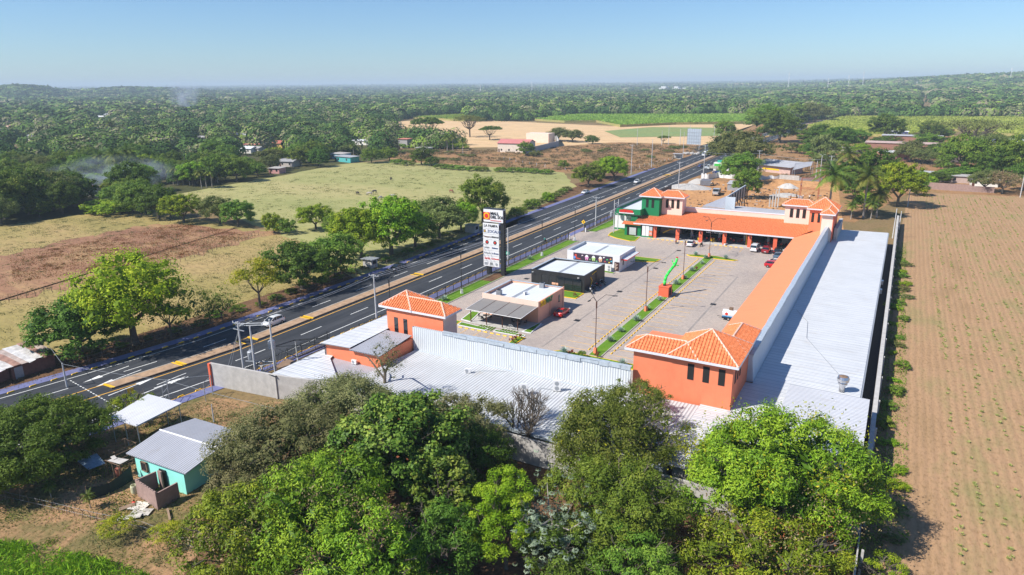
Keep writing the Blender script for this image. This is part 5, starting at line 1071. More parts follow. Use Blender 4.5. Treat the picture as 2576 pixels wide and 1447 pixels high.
M['caneb']=ground('cane_stalks',[(.3,(.40,.30,.13)),(.6,(.30,.30,.10))],.1,1.2)
LM['caneg']=leafmat('leaf_cane_green',(.13,.21,.03),(.22,.32,.045),(.34,.42,.08),.7,.3)
cane(CANE1,'cane_field',3.,7000,'small block of green sugar cane far left',mat='caneg'); cane(CANE2,'cane_field',3.,40000,'long block of green sugar cane beyond the harvested field',mat='caneg'); cane(CANE3,'cane_field',2.6,50000,'yellow green sugar cane field right of the far highway')
LM['seed']=leafmat('leaf_seedling',(.25,.32,.10),(.36,.44,.14),(.50,.56,.22),.7,.5)
# ---- young crop in rows on the ploughed field, grass tufts ------------------------
CC=[];NN=[];SS=[];TT=[]
for row in range(15):
    x0=9.3+row*1.85; ph=rng.random()*6; y=50.+rng.random()*2
    while y<290:
        if rng.random()<(.72 if y<140 else .5)*(.35+1.1*(.5+.5*math.sin(y/9+ph))*(.5+.5*math.sin(y/4.3+ph*2))):
            k=int(rng.integers(8,18)); a=rng.random(k)*6.28; el=rng.uniform(.5,1.3,k); s=rng.uniform(.28,.5)
            dirs=np.stack([np.cos(a)*np.cos(el),np.sin(a)*np.cos(el),np.sin(el)],1); c=np.array([x0+rng.normal()*.16+.25*math.sin(y/17+ph*.2),y,0])+dirs*s*.5; perp=np.stack([-np.sin(a),np.cos(a),0*a],1); CC.append(c);NN.append(np.cross(dirs,perp)); SS.append(np.full(k,s)); TT.append(rng.uniform(.5,1,k))
        y+=rng.uniform(.35,1.3)
o=leafobj('young_crop',np.vstack(CC),np.vstack(NN),np.hstack(SS),np.hstack(TT),LM['seed'],None,asp=.2); tag(o,'scattered young green seedlings in rows on the brown ploughed field','crop',kind='stuff')
def tufts(name,label,P,n,mat,size,h,px=True,clump=40,asp=.3,tl=1.):
    Q=[G(*p)[:2] for p in P] if px else P; xs=[q[0] for q in Q];ys=[q[1] for q in Q]; k=max(1,n//clump); cx=rng.uniform(min(xs),max(xs),k);cy=rng.uniform(min(ys),max(ys),k); cr_=rng.uniform(.3,2.2,k); i=rng.integers(0,k,n); X=cx[i]+rng.normal(size=n)*cr_[i];Y=cy[i]+rng.normal(size=n)*cr_[i]
    kp=np.array([inpoly(a,b,Q) for a,b in zip(X,Y)]); X=X[kp];Y=Y[kp]; n=len(X); C=np.stack([X,Y,rng.uniform(.02,h,n)],1); Nn=rng.normal(size=(n,3)); Nn[:,2]=Nn[:,2]*.4+.35
    o=leafobj(name,C,Nn,size*rng.uniform(.5,1.4,n),rng.random(n)*tl,LM[mat],None,asp=asp); tag(o,label,'grass',kind='stuff')
tufts('yard_weeds','green and dry weeds over the earth yard at the bottom left',[(-105,18),(-80,50),(-66,56),(-56,50),(-45,26),(-60,10),(-105,10)],42000,'olive',.26,.22,False,150)
tufts('grass_patch','green grass patches in the yard at the bottom left',[(-100,18),(-80,46),(-66,55),(-58,48),(-45,26),(-60,12),(-100,14)],16000,'green',.24,.2,False,160)
tufts('cane_grass','tall green grass in the bottom left corner',[(-70,22.2),(-64.8,24.2),(-61,25.3),(-55,26.6),(-50,27),(-54,22.5),(-63,19)],15000,'bright',.8,.75,False,260,.10)
tufts('verge_weeds','dry litter and weeds on the far verge of the highway',[(-103,40),(-101,75),(-100.5,130),(-104,190),(-107,260),(-113,260),(-108,120),(-112,40)],26000,'brown',.25,.12,False,60)
tufts('fence_weeds','green weeds between the boundary wall and the field',[(1.5,60),(5.2,60),(4.2,130),(3.6,200),(1.5,200)],9000,'green',.3,.3,False,60)
tufts('meadow_grass','tufts of dry grass over the meadow and pasture',[(-240,110),(-213,135),(-160,131),(-140,133),(-112,122),(-108,95),(-125,50),(-200,60)],36000,'olive',.42,.10,False,40,.2)
tufts('pasture_tufts','tufts of green grass over the pasture',[(-245,170),(-250,240),(-243,292),(-137,290),(-108,214),(-104,176),(-150,140)],30000,'olive',.5,.12,False,40,.2)
tufts('purple_weeds','withered purple brown weeds in the meadow',[(-190,82),(-191,130),(-155,128),(-150,100),(-163,70)],26000,'redleaf',.4,.25,False,60,.2,.6)
tufts('brown_weeds','withered brown weeds in the fallow lot',[(-285,362),(-225,380),(-165,460),(-110,455),(-105,318),(-134,298),(-245,303)],52000,'brown',1.1,.7,False,60,.25)
tufts('lot_weeds','dry weeds on the fallow ground behind the dug lot',[(-80,420),(-30,420),(20,440),(15,330),(-10,320),(-60,320)],16000,'brown',1.0,.7,False,60,.25)
# ---- agaves and red plants on the islands -----------------------------------------
def agave():
    t=thing('agave_plant','blue grey fan palm shrub on the planted median','agave',(-37,96,.14)); V=[];Fc=[];tt=[]; rnd=random.Random(2)
    for i in range(46):
        a=i*2.399; el=R(82-62*(i/46)); L_=rnd.uniform(.8,1.15); d=Vector((math.cos(a)*math.cos(el),math.sin(a)*math.cos(el),math.sin(el))); s=Vector((-math.sin(a),math.cos(a),0))*.075; n0=len(V); V+=[tuple(d*.1-s*.4),tuple(d*.1+s*.4),tuple(d*L_*.6+s),tuple(d*L_),tuple(d*L_*.6-s)]; Fc.append((n0,n0+1,n0+2,n0+3,n0+4)); tt.append(rnd.random())
    me=bpy.data.meshes.new('leaves'); me.from_pydata(V,[],Fc); me.attributes.new('tint','FLOAT','FACE').data.foreach_set('value',tt); me.materials.append(LM['agave']); o=bpy.data.objects.new('leaves',me); COL.objects.link(o); o.parent=t; return t
ag=agave(); ord_=['nearest the ribbed roof','second','third','fourth','fifth','sixth','seventh','eighth','ninth','farthest']
AG=[97.5,102.5,109,115.8,122.3,134.5,139.5,146.5,153.5,159.0]
for i,y in enumerate(AG):
    l='blue grey agave on the planted median, %s along it'%ord_[i] if 0<i<9 else 'blue grey agave on the planted median, the one %s'%ord_[i]
    if i==0: ag.location=(-37.2,y,.14); ag['label']=l; ag['group']='agaves on the median'
    else: dup(ag,(-37.1+.25*(-1)**i,y,.14),i,l,'agaves on the median',random.uniform(.85,1.2))
for x,y,l in ((-40.4,161.3,'agave on the left arm of the far cross island'),(-33.2,161,'agave on the right arm of the far cross island'),(-41.6,89.4,'agave at the left end of the near cross island'),(-32.0,89.2,'agave on the right half of the near cross island'),(-73.6,103,'agave on the roadside lawn near the tall sign'),(-74.0,139,'agave on the roadside lawn beyond the tall sign')): dup(ag,(x,y,.14),x,l,'agaves on the islands',1.1)
rp=thing('red_shrub','small red leaved shrub right of the agave on the near cross island','shrub',(-40.3,89.3,.14)); C,Nn,S,ti=crown(.42,.42,.42,14,16,.16,cr=.4,zmin=-.2); leafobj('leaves',C+np.array([0,0,.35]),Nn,S,ti,LM['redleaf'],rp)
for x,y,l in ((-36.4,90.2,'orange red shrub beside the end of the median kerb'),(-36.6,147.6,'red shrub by the eighth agave of the median'),(-36.3,127.9,'red shrub right behind the orange block'),(-52.3,116.9,'red shrub on the island beside the dark kiosk'),(-50.9,89.4,'red shrub at the near end of the corner bed'),(-50.7,91.6,'red shrub at the far end of the corner bed'),(-51.0,90.5,'red shrub amid the corner bed')): dup(rp,(x,y,.14),x,l)
gb_=dup(P_['bush'][0],(-38.6,89.3,.14),0,'low green shrub on the near cross island by the lamp foot',None,(.28,.28,.35)); gb_['category']='bush'; gb_.pop('group',None) if 'group' in gb_ else None
# young coconut palms and saplings in the yard
for px,py,s,l in ((50,1205,.24,'young coconut palm nearest the left edge of the yard'),(130,1240,.22,'young coconut palm in the yard, second from left'),(228,1265,.22,'young coconut palm in the yard, third from left')):
    p=G(px,py+14,0); r=dup(pp[1],p,px,l,None,(s,s,s))
place('sparse',300,1352,72,'small leafy sapling before the dark tarp fence, the left one',.75); place('sparse',425,1370,72,'small leafy sapling beside the scrap sheets, the right one',.75)
# ---------------------------------------------------------------- vehicles
def car(kind,paintm,name,label,loc,rz,group=None,cat='car',s=1.):
    """front towards +y"""
    t=thing(name,label,cat,loc,rz,group)
    SP={'hatch':(4.0,1.70,1.50,[(-1.98,.45,.80,.80),(-1.9,.3,1.0,.84),(-1.2,.24,1.02,.85),(.6,.24,.98,.85),(1.2,.24,.92,.84),(1.8,.28,.78,.80),(1.98,.36,.62,.70)],[(-1.85,.98,1.0,.70),(-1.55,.99,1.42,.62),(-.2,.99,1.52,.62),(.35,.97,1.46,.60),(1.25,.93,.95,.66)]),
     'sedan':(4.5,1.76,1.43,[(-2.24,.42,.78,.78),(-2.15,.28,.98,.84),(-1.3,.24,1.0,.87),(.7,.24,.96,.87),(1.3,.24,.9,.86),(2.05,.28,.74,.8),(2.24,.36,.58,.68)],[(-1.75,.97,.99,.72),(-1.0,.98,1.36,.62),(-.1,.98,1.44,.60),(.35,.96,1.38,.6),(1.2,.92,.93,.68)]),
     'coupe':(4.4,1.74,1.28,[(-2.2,.42,.80,.76),(-2.1,.28,.94,.84),(-1.2,.22,.92,.87),(.7,.22,.84,.87),(1.3,.22,.8,.86),(2.0,.26,.66,.8),(2.2,.34,.52,.66)],[(-1.7,.9,.93,.66),(-.9,.9,1.22,.56),(-.2,.88,1.28,.55),(.25,.86,1.22,.55),(1.15,.82,.85,.66)]),
     'suv':(4.4,1.82,1.68,[(-2.18,.5,.95,.82),(-2.1,.36,1.12,.88),(-1.2,.3,1.12,.9),(.7,.3,1.08,.9),(1.2,.3,1.04,.89),(2.0,.36,.92,.84),(2.18,.44,.76,.74)],[(-2.02,1.1,1.12,.76),(-1.8,1.1,1.58,.68),(-.3,1.1,1.7,.68),(.3,1.08,1.62,.66),(1.0,1.04,1.08,.74)]),
     'van':(4.4,1.70,1.9,[(-2.18,.45,1.0,.8),(-2.1,.32,1.15,.84),(-1.2,.3,1.15,.85),(.7,.3,1.12,.85),(1.3,.3,1.08,.84),(2.0,.34,.95,.8),(2.18,.42,.7,.72)],[(-2.08,1.12,1.2,.78),(-1.98,1.12,1.75,.72),(-.3,1.12,1.9,.71),(.7,1.1,1.84,.69),(1.6,1.02,1.08,.74)])}
    Ln,Wd,Ht,BD,GH=SP[kind]
    b=MB(); rings=[]
    for y,z0,z1,w in BD: zm=z0+(z1-z0)*.62; rings.append([(-w*.92,y,z0),(w*.92,y,z0),(w,y,zm),(w*.93,y,z1),(-w*.93,y,z1),(-w,y,zm)])
    b.loft(rings); b.build('body',paintm,t,smooth=False)
    g_=MB(); rr=[]
    for y,z0,z1,w in GH: wb=w+.12; rr.append([(-wb,y,z0-.02),(wb,y,z0-.02),(w,y,z1),(-w,y,z1)])
    g_.loft(rr); g_.build('windows',M['glass'],t)
    r_=MB(); rr=[]
    for y,z0,z1,w in GH[1:4]: rr.append([(-w-.01,y,z1-.07),(w+.01,y,z1-.07),(w*.95,y,z1+.02),(-w*.95,y,z1+.02)])
    r_.loft(rr)
    for y,z0,z1,w in GH[1:4]:
        for sx in (-1,1): r_.tube((sx*(w+.125),y,z0),(sx*(w+.01),y,z1),.035,.03,4)
    y,z0,z1,w=GH[3]; y2,z02,z12,w2=GH[4]
    for sx in (-1,1): r_.tube((sx*(w+.01),y,z1),(sx*(w2+.1),y2,z02),.035,.03,4)
    r_.build('roof',paintm,t)
    for sx in (-1,1):
        for y in (BD[2][0]-.02,BD[4][0]+.05):
            w=MB(); w.tube((sx*(Wd/2-.18),y,.31),(sx*(Wd/2+.01),y,.31),.31,.31,14); wo=w.build('wheel',M['rubber'],t); h=MB(); h.tube((sx*(Wd/2),y,.31),(sx*(Wd/2+.025),y,.31),.19,.17,10); h.build('rim',M['chrome'],wo)
        w=MB(); w.obox((sx*BD[5][3]*.78,BD[5][0]+.12,BD[6][2]+.08),.34,.2,.14,-sx*.3); w.build('headlight',M['lampw'],t)
        w=MB(); w.obox((sx*BD[0][3]*.86,BD[0][0]+.02,BD[0][2]+.02),.22,.14,.2); w.build('taillight',M['lampred'],t)
        w=MB(); w.obox((sx*(GH[4][3]+.26),GH[4][0]-.25,GH[4][1]+.08),.16,.1,.12); w.build('mirror',paintm,t)
    w=MB(); w.box(-.24,.24,BD[0][0]-.03,BD[0][0]+.0,.52,.64); w.build('number_plate',M['cwhite'],t)
    w=MB(); w.box(-BD[6][3]*.8,BD[6][3]*.8,BD[6][0]-.01,BD[6][0]+.02,.36,.46); w.build('bumper',M['dark'],t)
    if kind in('suv','van'):
        for sx in(-1,1): w=MB(); w.tube((sx*.58,-1.5,Ht+.06),(sx*.58,.1,Ht+.06),.02); w.build('roof_rail',M['dark'],t)
    return t
car('hatch',M['cwhite'],'parked_car' if 0 else 'hatchback_car','white hatchback driving on the far carriageway beside the left tower',(-92.2,77.6,.03),R(180))
car('coupe',M['cred'],'coupe_car','red coupe parked beside the peach sandwich shop wall',(-50.0,106.3,.03),R(3))
car('sedan',M['cwhite'],'sedan_car','white sedan parked before the food court between two motorcycles',(-44.4,171.4,.03),R(4))
car('van',M['cwhite'],'minivan_car','white van-like car parked before the food court columns',(-28.8,172.9,.03),R(180-182))
car('suv',M['cmaroon'],'suv_car','maroon car parked right of the white van',(-26.1,172.6,.03),R(1))
car('hatch',M['cblack'],'compact_car','black car parked right of the maroon one',(-23.4,172.7,.03),R(0))
car('suv',M['cblue'],'suv_car','grey blue car parked sideways by the arcade roof, the farthest of three',(-21.3,166.6,.03),R(-90))
car('sedan',M['csilver'],'sedan_car','silver white car half under the arcade roof between the blue and red cars',(-21.6,161.0,.03),R(-90))
car('hatch',M['cred'],'compact_car','bright red small car half under the arcade roof, the nearest of three',(-22.0,158.3,.03),R(-90))
car('sedan',M['cwhite'],'sedan_car','white sedan parked on the far verge beside the bushy trees',(-103.4,239.5,.03),R(178))
car('suv',M['cwhite'],'pickup_car','white pickup-like car driving away on the far carriageway',(-95.4,275,.03),R(180))
car('sedan',M['cblack'],'sedan_car','black car on the far carriageway in tree shade, just left of the tall sign',(-96.4,117.5,.03),R(180))
car('hatch',M['cnavy'],'hatchback_car','dark blue car driving on the near carriageway far up the road',(-86.8,343,.03),R(0))
car('van',M['cwhite'],'minibus','white minibus turning at the far junction',(-107,452,.03),R(200),cat='minibus'); car('sedan',M['cblack'],'sedan_car','black and yellow taxi-like car waiting at the far junction',(-106,478,.03),R(110)); car('sedan',M['cwhite'],'sedan_car','white car parked beyond the far junction',(-110,500,.03),R(100))
car('van',M['cwhite'],'minibus','white minibus on the distant highway bend',(-74,832,.03),R(40),cat='minibus')
def truck(label,loc,rz,cabm,kind):
    t=thing('truck',label,'truck',loc,rz); mb=MB(); mb.loft([[(-1.15,2.0,.5),(1.15,2.0,.5),(1.1,2.0,2.6),(-1.1,2.0,2.6)],[(-1.15,3.4,.5),(1.15,3.4,.5),(1.05,3.2,2.5),(-1.05,3.2,2.5)]]); mb.box(-.9,.9,3.3,4.6,.6,1.5); mb.build('cab',cabm,t)
    mb=MB(); mb.quad((-1.0,3.36,1.6),(1.0,3.36,1.6),(.95,3.26,2.4),(-.95,3.26,2.4)); mb.box(-1.17,1.17,2.2,3.0,1.6,2.3); mb.build('windows',M['glass'],t)
    mb=MB(); mb.box(-.5,.5,-4,4.4,.55,.8); mb.build('chassis',M['dark'],t)
    if kind=='tank': mb=MB(); mb.tube((0,-4.2,1.9),(0,1.8,1.9),1.15,1.15,14); mb.build('tank',M['cwhite'] if cabm is M['cwhite'] else M['dark'],t)
    else:
        mb=MB(); mb.box(-1.2,1.2,-4.2,1.8,.9,1.05); mb.box(-1.2,-1.12,-4.2,1.8,1.05,2.1); mb.box(1.12,1.2,-4.2,1.8,1.05,2.1); mb.box(-1.12,1.12,1.7,1.8,1.05,2.2); mb.box(-1.12,1.12,-4.2,-4.1,1.05,1.9)
        for i in range(6):
            for sx in (-1,1): mb.box(sx*1.22-.03,sx*1.22+.03,-4.1+i*1.15,-4.0+i*1.15,1.0,2.1)
        mb.build('dump_body',paint('dump_body_paint',(.38,.36,.30),.7,.2,2),t)
    for y in (3.5,-1.9,-3.1):
        for sx in (-1,1): w=MB(); w.tube((sx*.85,y,.5),(sx*1.15,y,.5),.5,.5,12); wo=w.build('wheel',M['rubber'],t); w=MB(); w.tube((sx*1.15,y,.5),(sx*1.17,y,.5),.25,.25,8); w.build('rim',M['galv'],wo)
    mb=MB(); mb.box(-1.1,1.1,4.55,4.65,.5,.8); mb.build('bumper',M['chrome'],t); return t
Q4=lambda X,Y,z=0:G((2540+X/4.135)/1.4907,(480+Y/4.135)/1.4907,z)
truck('white tanker truck driving away on the far carriageway near the bus stop',(C0(398)-4.5,398,.03),R(180),M['cwhite'],'tank'); truck('red cab tanker truck on the highway beyond the junction trees',(C0(566)-5,566,.03),R(185),M['cred'],'tank')
p=Q4(590,1040); truck('empty grey dump truck parked on the dug earth behind the food court',(p[0],p[1]+1.5,.02),R(188),M['csilver'],'dump')
p=Q4(570,655); truck('white flatbed truck parked beside the green stall across the lot',(p[0],p[1],.02),R(80),M['csilver'],'dump')
p=Q4(620,705); car('sedan',M['cnavy'],'sedan_car','blue car parked before the green stall at the lot across',(p[0],p[1],.02),R(90))
def moto(label,loc,rz,m,first=[None]):
    t=thing('motorcycle',label,'motorcycle',loc,rz,None)
    for y in (-.62,.66):
        w=MB(); 
        for k in range(14): a=2*math.pi*k/14;b=2*math.pi*(k+1)/14; w.tube((0,y+.27*math.cos(a),.3+.27*math.sin(a)),(0,y+.27*math.cos(b),.3+.27*math.sin(b)),.05,.05,5)
        wo=w.build('wheel',M['rubber'],t); w=MB(); w.tube((-.04,y,.3),(.04,y,.3),.16,.16,8); w.build('rim',M['chrome'],wo)
    w=MB(); w.sphere((0,.18,.82),.16,.3,.14,8,5); w.build('fuel_tank',m,t); w=MB(); w.box(-.12,.12,-.62,.0,.74,.84); w.build('seat',M['rubber'],t); w=MB(); w.box(-.15,.15,-.2,.3,.32,.66); w.tube((0,.66,.3),(0,.42,1.0),.04); w.tube((0,-.62,.3),(0,-.1,.6),.04); w.build('frame',M['dark'],t); w=MB(); w.tube((-.36,.4,1.02),(.36,.4,1.02),.03); w.build('handlebar',M['chrome'],t); w=MB(); w.sphere((0,.56,.86),.12,.12,.14,8,5); w.build('headlight',M['lampw'],t); w=MB(); w.box(-.1,.1,-.95,-.6,.62,.7); w.build('mudguard',m,t); return t
moto('white scooter-like motorcycle nearest the glass corner of the dark kiosk',(-50.6,120.9,.03),R(40),M['cwhite']); moto('black and blue motorcycle second in the row by the dark kiosk',(-50.9,123.0,.03),R(70),M['cnavy']); moto('red motorcycle third in the row by the dark kiosk',(-50.9,125.1,.03),R(80),M['cred']); moto('dark motorcycle at the rear of the row by the dark kiosk',(-50.8,127.6,.03),R(75),M['cblack'])
moto('red motorcycle parked left of the white sedan at the food court',(-48.5,172.2,.03),R(10),M['cred']); moto('black motorcycle parked right of the white sedan',(-41.8,171.8,.03),R(-10),M['cblack']); moto('white motorcycle beside the last food court column',(-21.9,174.4,.03),R(20),M['cwhite']); moto('red delivery motorcycle near the last food court column',(-21.2,173.2,.03),R(50),M['cred'])
p=Q4(545,880); moto('dark motorcycle parked beside the grey tarp shelter in the dug lot',p,R(60),M['cblack']); p=Q4(620,890); moto('brown motorcycle alone in the dug lot near the tarp shelter',p,R(100),M['cblack']); moto('motorcycle on the far verge under the bushy trees',(-102.2,250,.03),R(10),M['cblack']); 
# ---------------------------------------------------------------- people and animals
def skinned(name,verts,edges,radii,mats,parent=None,sub=1):
    me=bpy.data.meshes.new(name); me.from_pydata(verts,edges,[]); o=bpy.data.objects.new(name,me); COL.objects.link(o); md=o.modifiers.new('s','SKIN'); md.use_smooth_shade=True
    for i,r in enumerate(radii): me.skin_vertices[0].data[i].radius=(r,r) if not isinstance(r,tuple) else r
    me.skin_vertices[0].data[0].use_root=True; sb=o.modifiers.new('u','SUBSURF'); sb.levels=sub; sb.render_levels=sub
    bpy.context.view_layer.update(); m2=bpy.data.meshes.new_from_object(o.evaluated_get(bpy.context.evaluated_depsgraph_get())); bpy.data.objects.remove(o); bpy.data.meshes.remove(me)
    m2.name=name; m2.materials.clear()
    for m in mats: m2.materials.append(m)
    o=bpy.data.objects.new(name,m2); COL.objects.link(o)
    if parent:o.parent=parent
    return o
def person(label,loc,rz,shirt,pants,pose='stand',hat=None,z=0):
    t=thing('person',label,'person',loc,rz); sit=pose in('sit','ride')
    hz=.52 if sit else .92; V=[(0,0,hz),(0,.0,hz+.28),(0,.01,hz+.5),(0,.02,hz+.60),(0,.04,hz+.66)]; E_=[(0,1),(1,2),(2,3),(3,4)]; Rr=[(.15,.11),(.14,.10),(.17,.10),.06,.055]
    for s in (-1,1):
        b=len(V)
        if sit: V+=[(s*.1,0,hz-.02),(s*.12,.42,hz+.0),(s*.12,.44,.1),(s*.12,.6,.04)]
        else: V+=[(s*.1,0,hz-.08),(s*.11,.04*s,.5),(s*.12,-.03*s,.09),(s*.12,.12,.04)]
        E_+=[(0,b),(b,b+1),(b+1,b+2),(b+2,b+3)]; Rr+=[.1,.075,.05,.045]
        b=len(V); fw=.38 if pose in('ride','work','sit') else .06
        V+=[(s*.2,.0,hz+.48),(s*.26,.05+fw*.2,hz+.22),(s*.22,.1+fw,hz+.12 if fw>.1 else hz-.02),(s*.22,.14+fw,hz+.1 if fw>.1 else hz-.1)]; E_+=[(2,b),(b,b+1),(b+1,b+2),(b+2,b+3)]; Rr+=[.06,.048,.036,.035]
    V.append((0,.05,hz+.76)); E_.append((4,len(V)-1)); Rr.append(.10); V.append((0,.05,hz+.84)); E_.append((len(V)-2,len(V)-1)); Rr.append(.09)
    o=skinned('body',V,E_,Rr,[M['skin'],shirt,pants],t)
    for p in o.data.polygons:
        c=p.center; p.material_index=2 if c.z<hz+.02 and c.z>.08 and abs(c.x)<.21 and not(sit and c.y>.62) else (1 if hz-.02<c.z<hz+.57 and not (abs(c.x)>.19 and c.z<hz+.24) else 0)
    mb=MB(); mb.sphere((0,.02,hz+.86),.105,.12,.10,10,6)
    if hat: mb.lathe((0,.02,hz+.88),[(.2,0),(.2,.02),(.1,.03),(.09,.12)],12)
    mb.build('hat' if hat else 'hair',hat or M['rubber'],t); mb=MB(); mb.sphere((0,.155,hz+.79),.018,.02,.03,6,4); mb.build('nose',M['skin'],t)
    for s in(-1,1):
        for k in range(5): pass
    return t
shirt=lambda n,c:paint(n,c,.8,.1,3)
person('worker in a pale shirt and brown hat by the transformer poles',G(*((700+1180/4.135)/1.4907,(1150+1060/4.135)/1.4907),0),R(30),shirt('shirt_pale',(.6,.55,.5)),shirt('trousers_grey',(.3,.28,.25)),'work',M['wood'])
person('person in dark clothes sitting at the terrace table of the sandwich shop',(-53.7,97.3,.05),R(150),shirt('shirt_dark',(.02,.02,.03)),shirt('trousers_dark',(.03,.03,.05)),'sit')
mm=moto('motorcycle ridden along the near edge of the highway by the fence',(-79.1,157.2,.03),0,M['cblack']); person('rider in a teal shirt on the motorcycle by the fence',(-79.1,157.0,.28),R(0),shirt('shirt_teal',(.02,.25,.22)),M['void'],'ride')
person('man in a dark blue shirt standing under the food court roof',(-45.6,177.5,.16),R(180),shirt('shirt_blue',(.03,.05,.2)),M['void'])
for i,(X,Y,c,lb) in enumerate(((1915,925,(.3,.3,.35),'worker standing far out on the dug earth'),(1845,1095,(.05,.05,.1),'worker in dark clothes near the steel frame'),(1945,1105,(.7,.7,.7),'worker in white beside the steel frame, left'),(2045,1112,(.7,.65,.6),'worker in white beside the steel frame, right'),(1755,1115,(.4,.1,.06),'worker in a reddish shirt by the concrete columns'))): person(lb,Q4(X,Y),i,shirt('work_shirt',c),M['void'],'work' if i%2 else 'stand')
def cow(label,loc,rz,m):
    t=thing('cow',label,'cow',loc,rz); V=[(0,-.7,1.12),(0,-.25,1.08),(0,.35,1.1),(0,.8,1.15),(0,1.05,.9),(0,1.2,.5),(0,1.38,.22)]; E_=[(i,i+1) for i in range(6)]; Rr=[(.26,.28),(.3,.36),(.28,.36),(.2,.26),.14,.13,.09]
    for s in(-1,1):
        for y,k in((-.72,0),(.55,2)):
            b=len(V); V+=[(s*.2,y,.85),(s*.2,y+(-.1 if k==0 else .04),.5),(s*.2,y+(.03 if k==0 else 0),.25),(s*.2,y,.04)]; E_+=[(k,b),(b,b+1),(b+1,b+2),(b+2,b+3)]; Rr+=[.15,.08,.055,.06]
    V+=[(0,-.98,1.2),(0,-1.05,.7)]; E_+=[(0,len(V)-2),(len(V)-2,len(V)-1)]; Rr+=[.05,.03]
    skinned('body',V,E_,Rr,[m],t); mb=MB()
    for s in(-1,1): mb.tube((s*.08,1.2,.62),(s*.26,1.2,.72),.02,.01,4)
    mb.build('horns',M['conc'],t); return t
M2p=lambda X,Y:G((1280+X/2.0125)/1.4907,(300+Y/2.0125)/1.4907,0)
for i,(X,Y,c,lb) in enumerate(((125,868,(.03,.02,.018),'black cow grazing at the left of the herd'),(213,872,(.45,.4,.36),'pale grey cow grazing in the middle of the herd'),(250,856,(.14,.12,.11),'dark spotted cow grazing behind the pale one'),(375,757,(.04,.03,.025),'lone dark cow grazing farther out on the pasture'),(830,853,(.24,.09,.05),'brown cow grazing above the roadside trees'),(385,890,(.5,.46,.42),'white cow grazing at the right of the herd'),(293,904,(.55,.5,.46),'small white calf grazing nearest the road'))): cow(lb,M2p(X,Y),R(70+i*47),paint('cowhide',c,.8,.4,3,obj=True))
# ---------------------------------------------------------------- street lamps
def lamp(label,loc,foot,three=False,rz=0,group=None):
    t=thing('street_lamp',label,'street lamp',loc,rz,group); mb=MB(); mb.lathe((0,0,0),[(.36,0),(.26,.85)],4); mb.build('foot_block',M[foot],t)
    mb=MB(); mb.tube((0,0,.8),(0,0,7.4),.065,.055,8); mb.tube((0,0,7.3),(0,0,8.3),.11,.11,8); mb.build('pole',M['brown' if foot!='white' else 'dark'],t); mb=MB(); mb.box(-.5,.5,-.015,.015,5.6,5.63); mb.build('bracket',M['dark'],t)
    for a in ((0,120,240) if three else (0,180)):
        d=Vector((math.cos(R(a)),math.sin(R(a)),0)); m_=MB(); q=[Vector((0,0,8.3)),d*1.35+Vector((0,0,9.4)),d*2.5+Vector((0,0,9.25))]; m_.path([tuple(x) for x in q],.035,5); ar=m_.build('arm',M['dark'],t); h=MB(); h.obox(tuple(d*2.75+Vector((0,0,9.2))),.75,.24,.08,R(a)); h.build('lamp_head',M['dark'],ar)
    return t
l0=lamp('street lamp on the planted median nearest the ribbed roof',(-37.4,91.8,.14),'orange',True,.5); 
for y,l in ((115.,'second street lamp along the planted median'),(139.1,'third street lamp along the planted median, before the tube dancer'),(161.2,'street lamp on the far cross island of the planted median')): lamp(l,(-37.2,y,.14),'orange',y>150,R(20))
for y,l in ((86.5,'dark street lamp behind the left tower roof'),(108.5,'dark street lamp on the roadside lawn left of the tall sign'),(143.7,'dark street lamp on the roadside lawn right of the tall sign'),(162.8,'dark street lamp at the corner of the roadside lawn by the gate')): lamp(l,(-73.1,y,.14),'white',False,R(90))
# ---------------------------------------------------------------- poles and wires
def pole(label,loc,h,arms=1,r=.17,name='utility_pole',m='concpole'):
    t=thing(name,label,'utility pole',loc); mb=MB(); mb.tube((0,0,0),(0,0,h),r,r*.62,10); mb.build('pole',M[m],t)
    if arms:
        mb=MB()
        for k in range(arms): mb.box(-1.1,1.1,-.05,.05,h-.35-k*.9,h-.25-k*.9)
        mb.tube((-.8,0,h-.3),(0,0,h-.9),.03,.03,4); mb.tube((.8,0,h-.3),(0,0,h-.9),.03,.03,4); mb.build('crossarm',M['galv'],t); mb=MB()
        for x in (-1,-.35,.35,1): mb.lathe((x,0,h-.25),[(.05,0),(.07,.08),(.04,.2)],6)
        mb.build('insulator',M['cwhite'],t)
    return t
def wire(label,pts,r=.022,sag=.5,name='overhead_wire',n=12):
    mb=MB(); P=[]
    for a,b in zip(pts,pts[1:]):
        for k in range(n): u=k/n; P.append(tuple(a[i]+(b[i]-a[i])*u for i in (0,1))+(a[2]+(b[2]-a[2])*u-4*sag*u*(1-u),))
    P.append(pts[-1]); mb.path(P,r,4); o=mb.build(name,M['galv'],None); return tag(o,label,'wire')
pA=(-74.8,57.4,0);pB=(-72.6,57.6,0);pC=(-71.8,60.0,0)
pole('tall concrete pole with crossarms at the left of the transformer group',(-76.9,58.7,0),9.0,2); pole('plain concrete pole between two transformer poles',(-74.0,58.3,0),8.9,0); pole('concrete pole carrying a transformer beside the orange kiosk',(-71.9,59.9,0),9.8,0)
def transformer(label,loc):
    t=thing('transformer',label,'transformer',loc); mb=MB(); mb.lathe((0,0,0),[(.4,0),(.46,.08),(.46,1.15),(.34,1.25)],14); mb.build('tank',M['galv'],t); mb=MB()
    for a in range(10): mb.obox((.43*math.cos(a*.63),.43*math.sin(a*.63),.5),.12,.03,.8,a*.63)
    mb.build('cooling_fins',M['galv'],t); mb=MB()
    for x,y in((-.16,0),(.16,0),(0,.16)): mb.lathe((x,y,1.15),[(.05,0),(.07,.1),(.05,.2),(.06,.3),(.02,.4)],6)
    mb.build('bushing',M['concpole'],t); return t
